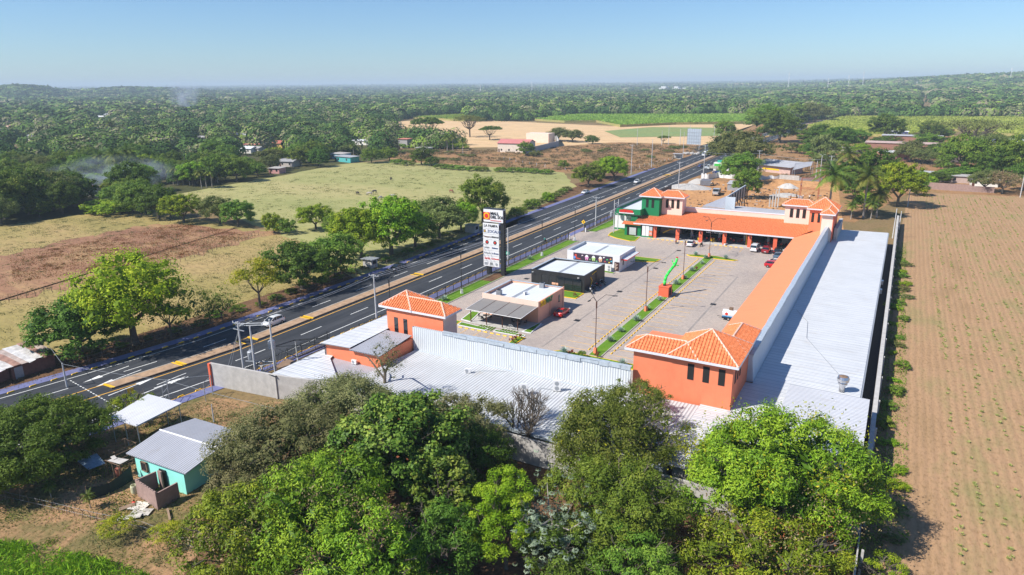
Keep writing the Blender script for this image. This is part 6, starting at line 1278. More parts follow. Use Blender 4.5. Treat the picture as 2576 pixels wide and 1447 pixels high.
transformer('grey transformer hung on the middle pole of the group',(-74.75,58.5,3.9)); transformer('grey transformer hung on the right pole of the group',(-72.6,60.4,5.2))
rk=thing('pole_rack','pale steel rack bars joining the transformer poles','rack',(-74,59,3.3))
for a_,b_ in (((-76.9,58.7,8.4),(-71.9,59.9,9.0)),((-76.9,58.7,8.7),(-71.9,59.9,9.3)),((-76.,58.5,3.4),(-71.9,59.9,3.6)),((-74,58.3,3.1),(-71.9,59.9,3.3))): MB().tube(a_,b_,.05,.05,5).build('bar',M['galv'],rk,world=True)
for k,(x,y) in enumerate(((-79.6,57.2),(-80.3,58.6))): tag(MB().tube((-76.9,58.7,7.8),(x,y,0),.02,.02,4).build('guy_wire',M['galv']),'thin slanting guy wire left of the transformer poles, the %s one'%('lower','upper')[k],'wire')
pole('concrete pole with crossarm between the carriageway and the left tower',(-78.4,88.8,0),8.2,1)
pole('slim pale pole just right of the tall sign',(-75.7,131.7,0),9.,0); pole('concrete pole with crossarms on the fence line before the pizza shop',(-76.0,184,0),8.6,2)
pole('left pole of the pair before the green shop',(-67.6,176.9,.1),9.2,0,.14); pole('right pole of the pair before the green shop',(-67.7,180.2,.1),8.9,0,.14); rk=thing('pole_rack','pale bars joining the two poles before the green shop','rack',(-67.7,178.5,5.5))
for z_ in (5.5,7.6): MB().box(-67.75,-67.6,176.9,180.2,z_,z_+.1).build('bar',M['galv'],rk,world=True)
transformer('grey transformer beside the green shop poles, the lower one',(-68.8,178.0,4.4)); transformer('grey transformer beside the green shop poles, the upper one',(-68.2,181.2,4.6))
PO=[(Q4,(15,945),575,'pole by the dark panel fence of the dug lot',1),(Q4,(405,715),330,'pole with crossarm at the corner of the dug lot',1),(Q4,(1245,735),405,'pole at the far side of the dug lot left of the barn',1),(Q4,(893,735),575,'short lamp pole before the yellow green tree',0),(Q4,(2205,790),470,'tall pole at the right of the dug lot',1),(Q4,(2143,800),560,'pole left of the tall pole at the dug lot',0),(Q4,(2062,650),555,'thin pole above the tilted shed',0),(Q4,(2360,730),485,'pole with a transformer above the coconut palms',1)]
for f,(X,Y),yt,l,ar in PO:
    p=f(X,Y); d=dist(p); h=(Y-yt)/4.135/1.4907*d/F*1.08; pole(l,p,h,ar,.16)
for (X,Y),yt,l in (((335,345),45,'tall thin pole by the white tanker'),((180,290),-5,'tall thin pole left of the billboard back'),((85,465),110,'pole before the bus shelter'),((38,265),50,'thin pole far left of the billboard back'),((560,250),-20,'tall thin pole above the minibus')):
    p=Q4(X,Y); d=dist(p); pole(l,p,(Y-yt)/4.135/1.4907*d/F*1.05,0,.16)
for (X,Y),yt,l in (((2187,712),510,'pole with crossarm behind the bright verge trees'),((2340,665),470,'pole beside the bright verge trees'),((2232,495),375,'lamp pole in the bare lot, leftmost'),((2417,493),395,'pole in the bare lot, second from left'),((2467,493),362,'pole in the bare lot, third from left'),((2555,493),385,'pole in the bare lot, fourth from left')):
    p=M2p(X,Y); d=dist(p); pole(l,p,(Y-yt)/2.0125/1.4907*d/F*1.06,1 if X<2200 else 0,.17)
for px,py,yt,l in ((2283,520,470,'leaning concrete pole at the corner of the ploughed field'),(2261,578,544,'short pale post on the boundary wall'),(2245,600,545,'thin grey pole behind the boundary wall'),(2440,462,440,'x',),(2566,497,400,'leaning pole at the right edge of the picture')):
    if l=='x': continue
    p=G(px,py,0); d=dist(p); pole(l,p,(py-yt)*d/F*1.2,0,.15)
pole('low concrete post beside the highway above the left dark tree',(-97.5,45.5,0),3.6,0,.14); pole('round pale post behind the tin roofed brick shack',(-116.2,51.4,0),4.8,0,.12); pole('white pipe post in the yard beside the mint house',(-70.3,48.4,0),2.5,0,.09)
wire('bundle of wires along the highway from the near pole past the tall sign',[(-78.4,88.8,7.9),(-76,184,8.2),(-77.5,262,8.2)],.045,1.0); wire('second wire along the highway from the near pole past the tall sign',[(-77.5,88.8,7.9),(-75.1,184,8.2)],.045,1.1); wire('third wire along the highway from the near pole past the tall sign',[(-79.3,88.8,7.9),(-76.9,184,8.2)],.045,1.2)
wire('wires from the near pole to the transformer group',[(-78.4,88.8,7.9),(-76.9,58.7,8.7)],.03,.6); wire('second wires from the near pole to the transformer group',[(-79.2,88.8,7.9),(-77.6,58.7,8.7)],.03,.7)
wire('slack wire from the highway post to the gate posts',[(-116.2,51.4,4.6),(-97.5,45.5,3.5),(-81.2,49.9,2.8),(-58,52,2.4)],.025,.2)
wire('long wire across the dug lot',[Q4(405,330,8.3) if 0 else (-84.3,316,10.5),(-55,318,10.2),(-22,305,10)],.05,.8)
# ---------------------------------------------------------------- fences
def bars(label,x,y0,y1,h=1.75,z=.15,step=.28):
    t=thing('metal_fence',label,'fence',(x,y0,0)); mb=MB(); y=y0
    while y<y1: mb.box(x-.018,x+.018,y,y+.045,z,h); y+=step
    mb.box(x-.03,x+.03,y0,y1,h-.3,h-.24); mb.box(x-.03,x+.03,y0,y1,z+.1,z+.16); mb.build('bars',M['dark'],t,world=True); mb=MB(); mb.box(x-.12,x+.12,y0,y1,0,.2); mb.build('kerb_wall',M['curb'],t,world=True); y=y0
    while y<y1: mb=MB(); mb.box(x-.05,x+.05,y,y+.1,.2,h+.12); mb.build('post',M['dark'],t,world=True); y+=2.8
bars('dark metal bar fence along the highway from the annex to the gate',-75.5,81,163.6,1.8); bars('dark metal bar fence before the transformer yard',-77.2,58.5,76,2.0); bars('dark metal bar fence beyond the car park gate',-75.3,174.8,204,2.0)
t=thing('metal_fence','dark solid panel fence of the dug lot along the highway','fence',(-75.8,204,0)); mb=MB(); mb.add([(-75.3,204,0),(-76.9,262,0),(-76.9,262,2.3),(-75.3,204,2.3),(-75.2,204,0),(-76.8,262,0),(-76.8,262,2.3),(-75.2,204,2.3)],[(0,1,2,3),(7,6,5,4),(3,2,6,7)]); mb.build('panel',paint('dark_panel',(.10,.10,.11),.7,.2,1),t,world=True)
for i in range(20): mb=MB(); y=204+i*3; mb.box(-75.45-.0275*(y-204),-75.3-.0275*(y-204),y,y+.12,0,2.4); mb.build('post',M['dark'],t,world=True)
tf=thing('tarp_fence','long sagging white tarpaulin fence of the dug lot','fence',Q4(370,790)); mb=MB(); P=[Q4(365,790),Q4(480,800),Q4(620,770),Q4(850,790),Q4(1010,775),Q4(1270,830),Q4(1570,830)]; 
for a,b in zip(P,P[1:]):
    k=8
    for i in range(k):
        u=i/k;v_=(i+1)/k; j=lambda w:(a[0]+(b[0]-a[0])*w,a[1]+(b[1]-a[1])*w+.25*math.sin(w*14)); p,q=j(u),j(v_); h1=2.3+.3*math.sin(i*1.7);h2=2.3+.3*math.sin((i+1)*1.7); mb.quad((*p,0),(*q,0),(*q,h2),(*p,h1)); mb.quad((q[0],q[1]+.06,0),(p[0],p[1]+.06,0),(p[0],p[1]+.06,h1),(q[0],q[1]+.06,h2))
mb.build('sheet',M['white'],tf,world=True)
tf=thing('block_wall','low grey block wall with white and blue sheets at the right of the dug lot','wall',Q4(1575,840)); mb=MB(); a=Q4(1575,835);b=Q4(1880,860); mb.add([(a[0],a[1],0),(b[0],b[1],0),(b[0],b[1],3),(a[0],a[1],3),(a[0],a[1]+.3,0),(b[0],b[1]+.3,0),(b[0],b[1]+.3,3),(a[0],a[1]+.3,3)],[(0,1,2,3),(4,7,6,5),(3,2,6,7),(0,3,7,4),(1,5,6,2)]); mb.build('wall',M['conc'],tf,world=True); mb=MB(); c=Q4(2240,850); mb.quad((b[0],b[1],0),(c[0],c[1],0),(c[0],c[1],2),(b[0],b[1],2.4)); mb.build('sheet',M['tin'],tf,world=True)
def sticks(name,label,P,n,h=1.3,r=.05,group=None,jit=.3,cat='fence',m='wood'):
    t=thing(name,label,cat,(P[0][0],P[0][1],0)); tot=sum(math.dist(a,b) for a,b in zip(P,P[1:])); 
    for i in range(n):
        d=tot*i/(n-1)*.999
        for a,b in zip(P,P[1:]):
            l=math.dist(a,b)
            if d<=l: x=a[0]+(b[0]-a[0])*d/l;y=a[1]+(b[1]-a[1])*d/l; break
            d-=l
        hh=h*random.uniform(.7,1.15); mb=MB(); mb.path([(x,y,0),(x+random.uniform(-jit,jit)*.5,y+random.uniform(-jit,jit)*.5,hh*.5),(x+random.uniform(-jit,jit),y+random.uniform(-jit,jit),hh)],[r,r*.85,r*.6],5); mb.build('stake',M[m],t,world=True)
    mb=MB(); 
    for z in(.35,.8): mb.path([(p[0],p[1],h*z) for p in P],.012,3)
    mb.build('wire',M['galv'],t,world=True)
sticks('stick_fence','crooked stick fence of the yard at the bottom left',[(-75.5,26.9),(-68.9,28.3),(-62.8,29.5),(-57.5,30.8),(-50.9,31.2)],26,1.25,.04); sticks('wire_fence','old post fence between meadow strips right of the airy tree',[G(0,765)[:2],G(380,682)[:2],G(560,625)[:2],G(650,592)[:2]],46,1.5,.07); sticks('wire_fence','row of white posts along the fallow lot before the highway',[(-124,284),(-112,330),(-108,400)],22,1.5,.1,m='concpole'); sticks('wire_fence','pale post fence between the pasture and the fallow lot',[M2p(1225,600)[:2],M2p(1500,655)[:2],M2p(1690,680)[:2]],9,1.6,.13,m='concpole'); sticks('wire_fence','post fence on the far verge under the airy tree',[(-104,50),(-101.6,75),(-101.4,130)],40,1.3,.06)
# ---------------------------------------------------------------- tall sign
sg=thing('pylon_sign','tall white and dark pylon sign of the mall beside the highway fence','sign',(-74.2,123.9,0)); mb=MB(); mb.box(-76.5,-75.6,123.6,124.4,0,14.5); mb.box(-72.9,-72.0,123.6,124.4,0,14.4); mb.build('post',M['dark'],sg,world=True)
mb=MB()
for i in range(26): mb.box(-71.98,-71.95,123.7,124.3,.4+i*.53,.75+i*.53)
mb.build('ladder_slots',M['void'],sg,world=True); mb=MB(); mb.box(-76.9,-72.1,123.35,124.6,11.8,14.6); mb.build('head_panel',M['white'],sg,world=True); mb=MB(); mb.box(-76.9,-72.1,123.3,124.65,14.6,14.68); mb.build('head_cap',M['dark'],sg,world=True)
T3=lambda x0,z0,yy=123.3:(lambda x,y,z:(x0+x,yy-z,z0+y))
mb=MB(); text_into(mb,'MALL\nDEL SOL',.86,T3(-75.15,13.45),0,.04,.02); mb.build('lettering',M['dark'],sg,world=True); mb=MB(); text_into(mb,'SAN MIGUEL, S.V.'[:0]+'SANTA ROSA'[:0]+'· · · ·',.3,T3(-75.1,12.2),0,.03,.0); 
mb=MB(); mb.box(-76.85,-75.3,123.27,123.34,12.35,13.9); mb.build('logo_square',M['red'],sg,world=True); mb=MB(); mb.tube((-76.1,123.27,13.12),(-76.1,123.24,13.12),.72,.72,24); mb.build('logo_ring',M['yellow'],sg,world=True); mb=MB(); mb.tube((-76.1,123.24,13.12),(-76.1,123.21,13.12),.48,.48,24); mb.build('logo_disc',M['red'],sg,world=True)
mb=MB()
for i in range(9): mb.box(-75.1+i*.3,-74.92+i*.3,123.28,123.33,12.1,12.26)
mb.build('small_print',M['red'],sg,world=True)
rows=[('LA PAMPA',),('EL ZOCALO',),('Tempero','URBANA'),('o','o'),('Bolsillo','Ballester'),('Farmacia','La Buena'),('Sarita','La Neveria'),('WC','i','o')]
zt=11.55
for r_i,row in enumerate(rows):
    w=4.0/len(row)
    for c_i,s in enumerate(row):
        x0=-77.1+c_i*w; mb=MB(); mb.box(x0+.02,x0+w-.02,123.3,123.5,zt-1.18,zt-.04); pn=mb.build('panel',M['white'],sg,world=True)
        mb=MB(); xc=x0+w/2
        if r_i==3:
            mb.tube((xc,123.3,zt-.6),(xc,123.27,zt-.6),.43,.43,18); o=mb.build('emblem',M['dark'],pn,world=False); mb=MB(); mb.tube((xc,123.27,zt-.6),(xc,123.25,zt-.6),.24,.2,8); o2=mb.build('emblem',M['red'],pn)
        elif r_i==7:
            if c_i==0: mb.box(xc-.4,xc+.4,123.26,123.3,zt-.9,zt-.3); o=mb.build('pictogram',M['galv'],pn)
            elif c_i==1:
                for dx in(-.16,.16): mb.tube((xc+dx,123.27,zt-.28),(xc+dx,123.3,zt-.28),.08,.08,8); mb.box(xc+dx-.1,xc+dx+.1,123.26,123.3,zt-.75,zt-.38); mb.box(xc+dx-.05,xc+dx+.05,123.26,123.3,zt-1.0,zt-.75)
                o=mb.build('pictogram',M['dark'],pn)
            else: mb.tube((xc,123.27,zt-.6),(xc,123.3,zt-.6),.3,.3,14); o=mb.build('pictogram',M['galv'],pn)
        else:
            sz={0:.8,1:.85,2:.52,4:.46,5:.5,6:.68 if c_i==0 else .46}.get(r_i,.5); m={0:'dark',1:'cnavy',2:('brown','dark')[c_i],4:('galv','cnavy')[c_i],5:('galv','cnavy')[c_i] if len(row)>1 else 'dark',6:'red'}[r_i]
            text_into(mb,s,sz,T3(xc+(.3 if r_i==1 else 0),zt-.6-sz*.3,123.29),0,.03,.015,'CENTER',.95); o=mb.build('lettering',M[m],pn)
            if r_i==1: k_=MB(); k_.sphere((xc-1.5,123.28,zt-.6),.25,.02,.3,8,5); k_.build('emblem',M['yellow'],pn)
        for ch in pn.children:
            for v_ in ch.data.vertices: v_.co-=sg.location
    zt-=1.2
# ---------------------------------------------------------------- dancer, trailer, small signs
bxk=thing('orange_block','orange masonry block with a door standing on the planted median','block',(-37.05,126.1,.1)); mb=MB(); mb.box(-.98,.98,-1.2,1.2,0,1.95); mb.box(-1.05,1.05,-1.27,1.27,1.95,2.05); mb.build('block',M['orange_dk'],bxk); mb=MB(); mb.box(.98,1.0,-.6,.5,.2,1.7); mb.build('door',M['void'],bxk)
M['tubegreen']=paint('dancer_green',(.03,.72,.08),.5,.05,2); td=thing('tube_dancer','bright green inflatable tube dancer leaning on the orange block','inflatable',(-37.2,125.9,2.15)); mb=MB(); mb.lathe((0,0,0),[(.3,0),(.3,.25)],12); mb.build('blower',M['rubber'],td)
mb=MB(); P=[(0,0,.2),(.02,.1,1.0),(.15,.35,1.8),(.5,.9,2.6),(.95,1.5,3.4),(1.3,2.1,4.1),(1.45,2.4,4.75)]; mb.path(P,[.27,.27,.26,.26,.25,.25,.22],12); mb.sphere((1.45,2.42,4.9),.26,.26,.3,12,7); mb.tube((1.2,1.9,3.85),(.75,1.9,4.4),.12,.09,8); mb.tube((1.2,1.9,3.85),(1.95,2.2,3.75),.12,.09,8); mb.tube((.75,1.9,4.4),(.7,1.95,4.9),.09,.06,8); mb.build('body',M['tubegreen'],td,smooth=True)
mb=MB()
for i in range(6): a=i*1.05; mb.tube((1.45+.1*math.cos(a),2.45+.1*math.sin(a),5.1),(1.45+.25*math.cos(a),2.45+.25*math.sin(a),5.4),.07,.03,5)
mb.build('hair',M['red'],td); mb=MB(); mb.tube((1.05,1.75,3.55),(1.25,2.05,3.75),.27,.27,12); mb.build('collar',M['orange'],td)
mb=MB()
for dx in(-.1,.1): mb.sphere((1.45+dx,2.2,4.95),.05,.04,.07,6,4)
mb.build('eyes',M['cwhite'],td)
tr=thing('advert_trailer','small blue and white tank trailer with a red dot parked by the arcade roof','trailer',(-22.6,117.5,.03),R(90)); mb=MB(); mb.tube((0,-1.3,1.15),(0,1.3,1.15),.72,.72,16); mb.build('tank',M['cwhite'],tr,smooth=False); mb=MB(); mb.tube((0,-1.31,.95),(0,1.31,.95),.68,.68,16); mb.build('blue_band',paint('trailer_blue',(.08,.35,.7),.4,.4,2),tr); mb=MB(); mb.tube((.62,-.6,1.25),(.74,-.6,1.25),.26,.26,14); mb.tube((-.62,.6,1.25),(-.74,.6,1.25),.26,.26,14); mb.build('dot',M['red'],tr); mb=MB(); mb.box(-.3,.3,-.3,.3,1.85,2.3); mb.build('motor_box',M['wood'],tr)
for sx in(-1,1): w=MB(); w.tube((sx*.6,.2,.32),(sx*.8,.2,.32),.32,.32,12); wo=w.build('wheel',M['rubber'],tr); w=MB(); w.tube((sx*.8,.2,.32),(sx*.82,.2,.32),.18,.18,8); w.build('rim',M['chrome'],wo)
mb=MB(); mb.box(-.7,.7,-1.4,1.4,.35,.5); mb.tube((0,1.4,.42),(0,2.3,.42),.05); mb.build('chassis',M['dark'],tr)
ds=thing('warning_sign','yellow diamond road sign beside the car park gate','road sign',(-75.7,174.4,0)); mb=MB(); mb.tube((0,0,0),(0,0,3.0),.05); mb.build('post',M['galv'],ds); mb=MB(); mb.prism([(0,-.62),(.62,0),(0,.62),(-.62,0)],-.02,.02); 
for i,q in enumerate(mb.v): mb.v[i]=(q[0],q[2]-.06,q[1]+2.9)
mb.build('plate',M['yellow'],ds); mb=MB(); mb.box(-.12,.12,-.1,-.085,2.7,3.1); mb.build('symbol',M['dark'],ds)
ds=thing('warning_sign','narrow yellow road sign seen edgewise above the white carport','road sign',(-84.6,46.9,0),R(60)); mb=MB(); mb.tube((0,0,0),(0,0,1.6),.04); mb.build('post',M['galv'],ds); mb=MB(); mb.box(-.38,.38,-.02,.02,1.3,2.1); mb.build('plate',M['yellow'],ds)
ds=thing('direction_sign','small green road sign on the highway fence right of the tall sign','road sign',(-78.6,136.4,0)); mb=MB(); mb.tube((0,0,0),(0,0,1.8),.04); mb.build('post',M['galv'],ds); mb=MB(); mb.box(-.5,.5,-.03,0,1.4,2.1); mb.build('plate',paint('sign_green',(.02,.4,.25),.5,.05,2),ds); mb=MB(); mb.box(-.3,.3,-.045,-.03,1.6,1.68); mb.box(-.3,.2,-.045,-.03,1.8,1.88); mb.build('print',M['cwhite'],ds)
for y,l in ((163.9,'left'),(174.6,'right')): t=thing('gate_post','dark gate post with a pale pillar at the %s of the car park gate'%l,'gate post',(-75.4,y,0)); mb=MB(); mb.box(-.12,.12,-.12,.12,0,2.0); mb.build('post',M['dark'],t); mb=MB(); mb.box(.15,.45,-.15,.15,0,1.2); mb.build('pillar',M['white'],t)
# terrace furniture
def table(label,loc,rz=0):
    t=thing('terrace_table',label,'table',loc,rz); mb=MB(); mb.tube((0,0,.72),(0,0,.75),.48,.48,14); mb.build('table_top',M['dark'],t); mb=MB(); mb.tube((0,0,0),(0,0,.72),.04); mb.tube((0,0,0),(0,0,.03),.25,.25,10); mb.build('leg',M['dark'],t); return t
def chair(label,loc,rz,m='dark',group=None):
    t=thing('terrace_chair',label,'chair',loc,rz,group); mb=MB(); mb.box(-.23,.23,-.23,.23,.43,.47); mb.build('seat',M[m],t); mb=MB(); mb.box(-.23,.23,-.25,-.21,.55,.95); mb.box(-.23,-.19,-.25,-.21,.45,.6); mb.box(.19,.23,-.25,-.21,.45,.6); mb.build('backrest',M[m],t)
    for x in(-.2,.2):
        for y in(-.2,.2): mb=MB(); mb.tube((x,y,0),(x,y,.43),.02,.02,4); mb.build('leg',M[m],t)
    return t
table('round dark table on the terrace by the seated person',(-54.2,97.9,.05)); table('round dark table at the left end of the terrace',(-60.9,97.6,.05))
ct=chair('dark metal chair on the sandwich shop terrace',(-55.2,97.6,.05),R(-90),'dark','chairs of the terrace'); 
for x,y,a in((-54.5,98.8,180),(-53.2,98.3,90),(-61.9,97.4,-90),(-60.9,98.6,180),(-59.9,97.5,90),(-60.8,96.6,0)): dup(ct,(x,y,.05),R(a))
yc=chair('yellow chair under the food court roof by a column',(-43.8,176.8,.16),0,'yellow','yellow chairs of the food court')
for x,y in((-43.2,177.4),(-40.6,176.9),(-40.,177.5),(-30.8,178.0)): dup(yc,(x,y,.16),x)
dk=chair('dark chair among the food court tables',(-41,178.5,.16),0,'cred','dark chairs of the food court')
for i in range(22): dup(dk,(-42+i*.95+random.uniform(-.2,.2),177.8+random.uniform(0,3.2),.16),i)
tb=table('dark round table under the food court roof',(-39.5,178.6,.16)); tb['group']='tables of the food court'
for i in range(8): dup(tb,(-37.5+i*2.4,178.2+1.2*(i%2),.16),0)
t=thing('planter_pot','white planter at the foot of a food court column','planter',(-36.6,174.9,.16)); mb=MB(); mb.lathe((0,0,0),[(.25,0),(.33,.45),(.3,.45)],12); mb.build('pot',M['white'],t); C,Nn,S,ti=crown(.3,.3,.25,8,14,.14,cr=.4,zmin=0); leafobj('leaves',C+np.array([0,0,.6]),Nn,S,ti,LM['redleaf'],t)
bk=thing('bicycle','bicycle leaning against the awning post on the terrace edge','bicycle',(-54.2,95.0,.05),R(90)); 
for y in(-.52,.52):
    w=MB()
    for k in range(16): a=2*math.pi*k/16;b=2*math.pi*(k+1)/16; w.tube((0,y+.34*math.cos(a),.34+.34*math.sin(a)),(0,y+.34*math.cos(b),.34+.34*math.sin(b)),.025,.025,4)
    w.build('wheel',M['rubber'],bk)
w=MB()
for a,b in(((0,-.52,.34),(0,-.1,.34)),((0,-.1,.34),(0,-.25,.85)),((0,-.52,.34),(0,-.25,.8)),((0,-.25,.8),(0,.35,.82)),((0,-.1,.34),(0,.35,.8)),((0,.52,.34),(0,.36,.95))): w.tube(a,b,.022,.022,5)
w.build('frame',M['cwhite'],bk); w=MB(); w.box(-.07,.07,-.37,-.15,.88,.93); w.build('saddle',M['rubber'],bk); w=MB(); w.tube((-.26,.36,.97),(.26,.36,.97),.02); w.build('handlebar',M['dark'],bk)
ok=thing('vending_kiosk','little orange kiosk with white lettering in the transformer yard','kiosk',(-71.6,61.8,0)); mb=MB(); mb.box(-1,.5,-.6,.7,0,2.3); mb.build('wall',M['yellow'],ok); mb=MB(); mb.quad((-1.3,-1,2.3),(.8,-1,2.3),(.8,1,2.8),(-1.3,1,2.8)); mb.quad((-1.3,1,2.75),(.8,1,2.75),(.8,-1,2.25),(-1.3,-1,2.25)); mb.build('roof',M['wood'],ok); mb=MB(); text_into(mb,'241',.8,lambda x,y,z:(-.35+x,-.62-z,1.0+y),0,.03,.02); mb.build('lettering',M['cwhite'],ok)
wire('thin cable snaking over the long white roof beyond the exhaust stack',[G((2660+1305/2.631)/1.4907,(1150+700/2.631)/1.4907,3.5),G((2660+960/2.631)/1.4907,(1150+310/2.631)/1.4907,3.5),G((2660+970/2.631)/1.4907,(1150+150/2.631)/1.4907,3.5),G((2660+860/2.631)/1.4907,(1150+30/2.631)/1.4907,3.6)],.03,.0,'roof_cable')
wire('dark cable lying on the ribbed roof between the small and tall air conditioners',[rz3(1000,528,3.6),rz3(1110,515,3.62),rz3(1290,522,3.6),rz3(1350,410,4.6)],.025,.0,'roof_cable'); wire('blue pipe on the ribbed roof below the tall air conditioners',[rz3(1655,668,3.58),rz3(1560,655,3.58),rz3(1470,710,3.58),rz3(1415,760,3.58)],.035,.0,'roof_cable')
# ---------------------------------------------------------------- bottom-left homestead
mh=thing('mint_house','mint green house with a grey corrugated roof and white ridge','house',(-63,40,0)); mb=MB(); mb.add([(-66.8,36.2,0),(-59.3,36.6,0),(-59.9,44.6,0),(-67.3,44.2,0),(-66.8,36.2,2.65),(-59.3,36.6,2.65),(-59.9,44.6,2.65),(-67.3,44.2,2.65),(-59.6,40.6,3.35),(-67.05,40.2,3.35)],[(0,1,5,4),(1,2,6,8,5),(2,3,7,6),(3,0,4,9,7)]); mb.build('wall',M['mint'],mh,world=True)
mb=MB(); a=(-67.8,35.9,2.78);b=(-58.6,36.35,2.78);c=(-58.8,40.6,3.5);d=(-68.0,40.1,3.5);e=(-59.6,45.0,2.85);f_=(-68.2,44.6,2.85)
mb.quad(a,b,c,d); mb.quad(d,c,e,f_); up=lambda p:(p[0],p[1],p[2]-.08); mb.quad(up(b),up(a),up(d),up(c)); mb.quad(up(c),up(d),up(f_),up(e)); mb.build('roof',M['roofgrey'],mh,world=True); mb=MB(); mb.tube((-68.0,40.1,3.53),(-58.8,40.6,3.53),.09,.09,6); mb.build('ridge_cap',M['white'],mh,world=True)
mb=MB(); mb.box(-65.7,-64.9,36.15,36.3,1.3,2.2); w=mb.build('window',M['void'],mh,world=True); mb=MB(); mb.box(-63.0,-62.0,36.3,36.46,0.05,2.1); mb.build('door',M['dark'],mh,world=True)
mb=MB(); mb.box(-65.8,-65.7,36.1,36.28,1.2,2.3);mb.box(-64.9,-64.8,36.1,36.28,1.2,2.3);mb.box(-65.8,-64.8,36.1,36.28,1.2,1.3);mb.box(-65.8,-64.8,36.1,36.28,2.2,2.3); mb.build('window_frame',M['wood'],mh,world=True)
mb=MB(); mb.box(-59.55,-59.35,39.6,41.0,1.0,2.3); mb.build('window',M['void'],mh,world=True); mb=MB(); mb.box(-59.5,-59.3,39.45,39.6,.9,2.4);mb.box(-59.5,-59.3,41.0,41.15,.9,2.4);mb.box(-59.5,-59.3,39.6,41,.9,1.0); mb.build('window_frame',M['wood'],mh,world=True)
bh=thing('block_hut','roofless grey pink block hut against the mint house','hut',(-61.5,34.5,0)); mb=MB(); a=(-63.5,34.0);b=(-59.45,33.5);c=(-59.4,35.9);d=(-63.2,36.05)
def wl(mb,p,q,h,t_=.16):
    n=Vector((-(q[1]-p[1]),q[0]-p[0])).normalized()*t_; mb.add([(*p,0),(*q,0),(q[0]+n.x,q[1]+n.y,0),(p[0]+n.x,p[1]+n.y,0),(*p,h),(*q,h),(q[0]+n.x,q[1]+n.y,h),(p[0]+n.x,p[1]+n.y,h)],[(0,1,5,4),(1,2,6,5),(2,3,7,6),(3,0,4,7),(4,5,6,7)])
wl(mb,a,b,1.95); wl(mb,b,c,1.8); wl(mb,d,a,1.9); wl(mb,(-62.8,36.0),(-62.2,35.95),2.1)
for i in range(9): x=-63.4+i*.45; mb.box(x,x+.3,33.95-.12*(x+63.4),34.05-.12*(x+63.4),1.95,2.02)
mb.build('wall',M['brick'],bh,world=True)
cs=thing('carport','white corrugated carport roof on thin steel posts beside the highway','carport',(-76,42,0)); Z=3.4; A_=[(-76.6,39.4,Z-.2),(-71.8,39.7,Z-.2),(-71.7,45.5,Z+.2),(-77.7,45.1,Z+.2)]; mb=MB(); mb.quad(*A_); mb.quad(*[(x,y,z-.08) for x,y,z in A_[::-1]]); mb.build('roof',wavy('carport_sheet',(.74,.75,.78),0,.3,.7,.5,.1,.06,.1,.25),cs,world=True)
for x,y in((-76.4,39.6),(-74.1,39.75),(-72,39.9),(-71.9,45.2),(-74.6,45.2),(-77.4,44.9)): mb=MB(); mb.tube((x,y,0),(x,y,Z-.1),.06,.06,6); mb.build('post',M['galv'],cs,world=True)
mb=MB(); mb.tube((-76.6,39.5,Z-.3),(-71.8,39.8,Z-.3),.05);mb.tube((-71.8,39.8,Z-.3),(-71.7,45.4,Z+.1),.05); mb.build('beam',M['galv'],cs,world=True)
t=thing('plastic_tarp','blue grey plastic sheet stretched low over the yard clutter','tarp',(-71.5,34.5,0)); mb=MB(); mb.quad((-73.2,33.6,1.5),(-70.6,33.3,1.35),(-70.0,34.8,1.5),(-72.6,35.4,1.7)); mb.build('sheet',paint('blue_plastic',(.22,.30,.36),.5,.4,3),t,world=True)
for x,y in((-73.1,33.7),(-70.7,33.4),(-70.1,34.7),(-72.5,35.3)): mb=MB(); mb.tube((x,y,0),(x,y,1.5),.04,.04,5); mb.build('pole',M['wood'],t,world=True)
def polerack(name,label,x0,x1,y0,y1,h,sheetm=None):
    t=thing(name,label,'shed frame',(x0,y0,0)); mb=MB()
    for x in(x0,(x0+x1)/2,x1):
        for y in(y0,y1): mb.tube((x,y,0),(x+random.uniform(-.1,.1),y,h+random.uniform(-.1,.2)),.06,.045,5)
    for y in(y0,y1): mb.tube((x0-.2,y,h),(x1+.2,y,h+.05),.04,.04,5)
    for x in(x0,x1,(x0+x1)/2): mb.tube((x,y0-.2,h),(x,y1+.2,h),.035,.035,5)
    mb.tube((x0,y0,h*.5),(x1,y1,h*.6),.03,.03,4); mb.build('poles',M['wood'],t,world=True)
    if sheetm: mb=MB(); mb.add([(x0+.3,y0,h+.06),(x1,y0+.2,h+.1),(x1+.2,y0+1.1,h+.25),(x0+.5,y0+.8,h+.1)],[(0,1,2,3)]); mb.add([(x0-.1,y0+.6,h+.1),(x0+.9,y0+.3,h+.14),(x0+1.,y0+.7,h+.2),(x0,y0+1.,h+.12)],[(0,1,2,3)]); mb.build('sheet',sheetm,t,world=True)
polerack('pole_shed','rough pole frame with pale sheets laid across before the carport',-69.9,-67.6,34.8,37.6,1.9,M['conc']); polerack('pole_shed','bare thin pole frame left of the sheeted one',-73.0,-71.0,36.4,38.8,1.7)
t=thing('plastic_barrel','pale yellow plastic barrel beside the block hut','barrel',(-64.3,34.2,0)); mb=MB(); mb.lathe((0,0,0),[(.3,0),(.34,.2),(.34,.8),(.3,.95),(.26,.95),(.24,.6)],14); mb.build('barrel',paint('barrel_plastic',(.6,.58,.38),.5,.08,2),t)
t=thing('plastic_barrel','faded red barrel under the sheeted pole frame','barrel',(-69.0,35.4,0)); mb=MB(); mb.lathe((0,0,0),[(.28,0),(.3,.2),(.3,.8),(.28,.9)],12); mb.build('barrel',paint('barrel_red',(.35,.12,.08),.6,.1,2),t)
